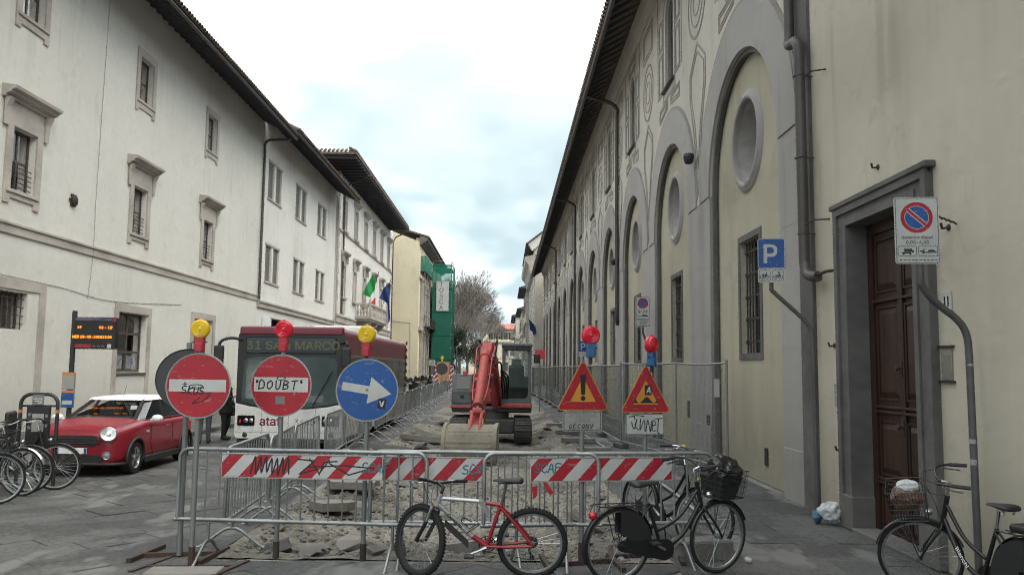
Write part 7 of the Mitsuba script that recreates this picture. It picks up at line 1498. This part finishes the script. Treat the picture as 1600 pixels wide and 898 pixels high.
for k in range(4200):
    near = r_.random() < .72; x = r_.uniform(-2.85, 1.65); y = 8.8 + (7 * r_.random() if near else 24 * r_.random() ** .9); s = min(.075, .008 + abs(r_.normal(0, .018)))
    if abs(x + 2.2) < .7: s *= 1.4
    gr.append((x, y, s))
gx = np.array(gr); gz = dig_z(gx[:, 0], gx[:, 1])
for b_ in range(3):
    ms = []
    for k in range(b_, len(gr), 3):
        p = proto[k % 8]; c, s_ = math.cos(k), math.sin(k); v = p.vertices @ np.array([[c, -s_, 0], [s_, c, 0], [0, 0, 1.]]).T * gr[k][2] + [gr[k][0], gr[k][1], gz[k] + gr[k][2] * .2]
        ms.append((v, p.faces))
    o = np.cumsum([0] + [len(v) for v, _ in ms]); scatter = TM(np.vstack([v for v, _ in ms]), np.vstack([f + a for (v, f), a in zip(ms, o)]))
    entry(f'gravel__{b_ + 1:03d}', scatter, ('rubble', 'dirt', 'rubble')[b_])
labels['gravel'] = {'kind': 'stuff', 'label': 'gravel and small broken stone strewn over the dug ground', 'category': 'gravel'}
# ================================================================ people
def limb(js, smooth_len=.02):
    """js: list of bones ((p0, r0), (p1, r1)); one continuous smoothed mesh"""
    parts = []
    for (a, ra), (b_, rb) in js:
        s0 = trimesh.creation.icosphere(2, ra).vertices + np.asarray(a); s1 = trimesh.creation.icosphere(2, rb).vertices + np.asarray(b_)
        parts.append(m3.Manifold.hull_points(np.vstack([s0, s1]).astype(np.float32)))
    m = m3.Manifold.batch_boolean(parts, m3.OpType.Add); m = m.refine_to_length(smooth_len); q = m.to_mesh()
    q = trimesh.Trimesh(q.vert_properties[:, :3], q.tri_verts, process=True); trimesh.smoothing.filter_taubin(q, iterations=8)
    return TM(q.vertices, q.faces)
def person(M, lab, h, coat, trousers, hairlen, arms, step=.05, coat_len=.50, bag=None):
    t = Thing('person', lab, 'person', None, M); k = h / 1.70; A = lambda *p: np.array(p) * k
    hip = [A(s*.09, 0, .90) for s in (-1, 1)]; knee = [A(s*.10, -.03, .49) for s in (-1, 1)]; ank = [A(-.10, .04 - step, .085), A(.10, .04 + step, .085)]; toe = [a + A(s*.03, -.17, -.05) for a, s in zip(ank, (-1, 1))]
    sh = [A(s*.175, .01, 1.39) for s in (-1, 1)]
    bones = []
    for i in (0, 1): bones += [((hip[i], .085*k), (knee[i], .055*k)), ((knee[i], .056*k), (ank[i], .038*k))]
    tr_ = [((hip[0], .10*k), (hip[1], .10*k)), ((A(0, 0, .92), .12*k), (A(0, 0, 1.12), .115*k)), ((A(0, 0, 1.12), .115*k), (A(0, .01, 1.32), .13*k)), ((sh[0], .062*k), (sh[1], .062*k)), ((A(0, .01, 1.40), .06*k), (A(0, -.01, 1.53), .05*k))]
    el = [sh[i] + A(*arms[i][0]) for i in (0, 1)]; wr = [el[i] + A(*arms[i][1]) for i in (0, 1)]
    am = []
    for i in (0, 1): am += [((sh[i], .056*k), (el[i], .042*k)), ((el[i], .042*k), (wr[i], .028*k))]
    head = [((A(0, -.015, 1.60), .082*k), (A(0, .01, 1.64), .092*k)), ((A(0, -.04, 1.54), .048*k), (A(0, -.03, 1.60), .07*k)), ((A(0, -.108, 1.585), .010*k), (A(0, -.095, 1.615), .009*k)), ((A(-.086, .01, 1.59), .018*k), (A(-.086, .012, 1.61), .02*k)), ((A(.086, .01, 1.59), .018*k), (A(.086, .012, 1.61), .02*k))]
    hand = []
    for i in (0, 1):
        dv = (wr[i] - el[i]) / np.linalg.norm(wr[i] - el[i]); sd = np.cross(dv, [0, 1, 0.01]); sd /= np.linalg.norm(sd) + 1e-9; pm = wr[i] + dv * .085 * k
        hand += [((wr[i], .026*k), (pm, .030*k))]
        for q, ln in zip((-1.5, -.5, .5, 1.5), (.068, .078, .074, .058)):
            b0 = pm + sd * q * .018 * k; b1 = b0 + (dv * .6 + np.array([0, -.35, 0])) * ln * k; hand += [((b0, .0095*k), (b1, .009*k)), ((b1, .009*k), (b1 + (dv * .3 + np.array([0, -.5, -.1])) * ln * .6 * k, .0075*k))]
        hand += [((wr[i] + dv * .03 * k, .014*k), (wr[i] + dv * .07 * k + np.array([0, -.045, 0]) * k, .010*k))]
    t.part('body', limb(bones + tr_ + am + head + hand, .018), 'skin', smooth=True)
    big = lambda bs, e: [((a, ra + e*k), (b_, rb + e*k)) for (a, ra), (b_, rb) in bs]
    t.part('trousers', limb(big(bones, .014) + [((hip[0], .115*k), (hip[1], .115*k))], .03), trousers, smooth=True)
    skirt = [((A(s*.05, 0, 1.40 - coat_len), .15*k), (A(s*.03, 0, 1.12), .13*k)) for s in (-1, 1)]
    t.part('coat', limb(big(tr_[1:4], .018) + big(am, .016) + skirt, .03), coat, smooth=True)
    t.part('scarf', limb([((A(-.05, -.02, 1.46), .045*k), (A(.05, -.02, 1.46), .045*k)), ((A(0, .03, 1.47), .05*k), (A(0, -.05, 1.45), .045*k))]), 'cloth_grey', smooth=True)
    t.part('hair', limb([((A(0, .025, 1.645), .098*k), (A(0, .05, 1.60), .09*k)), ((A(0, -.02, 1.68), .075*k), (A(0, .03, 1.66), .09*k))] + [((A(s*.05, .05, 1.60), .055*k), (A(s*.06, .05, 1.60 - hairlen), .045*k)) for s in (-1, 1)]), 'hair', smooth=True)
    for s in (-1, 1): t.part('eye', xf(trimesh.creation.icosphere(2, .012*k), tr(*A(s*.034, -.088, 1.622))), 'black_paint')
    t.part('mouth', xf(trimesh.creation.icosphere(2, 1), tr(*A(0, -.098, 1.555)) @ scl(.022*k, .006, .006)), 'flag_red')
    for i in (0, 1): t.part('shoe', limb([((ank[i], .05*k), (toe[i] + A(0, 0, .02), .042*k)), ((ank[i] + A(0, .04, -.045), .038*k), (toe[i], .032*k))]), 'leather', smooth=True)
    return t, wr, k
PM = tr(-7.35, 22.15, 0) @ rot('z', 75)
t, wr, k = person(PM, 'person in a long black coat standing at the front corner of the bus', 1.60, 'cloth_black', 'cloth_black', .14, (((-.03, -.10, -.25), (.05, -.20, .05)), ((.04, .02, -.26), (.03, -.12, -.20))), .06, .62)
single('shoulder_bag', xf(cat(rbox(-.09, .09, -.16, .16, .62, .88, .05, 2), tube(bez([(.0, -.13, .85), (-.05, -.06, 1.2), (-.02, .0, 1.38), (-.03, .06, 1.2), (0, .13, .85)], 5), .012, 6)), PM @ tr(.20, -.02, 0)), 'leather', 'dark shoulder bag carried by the person in the long black coat', 'bag', 40)
person(tr(-7.55, 21.2, 0) @ rot('z', 200), 'person in grey trousers and dark jacket standing behind the leftmost no entry sign', 1.68, 'cloth_black', 'cloth_grey', .02, (((-.05, .02, -.27), (.0, -.06, -.24)), ((.05, .02, -.27), (.0, -.06, -.24))), .07, .55)
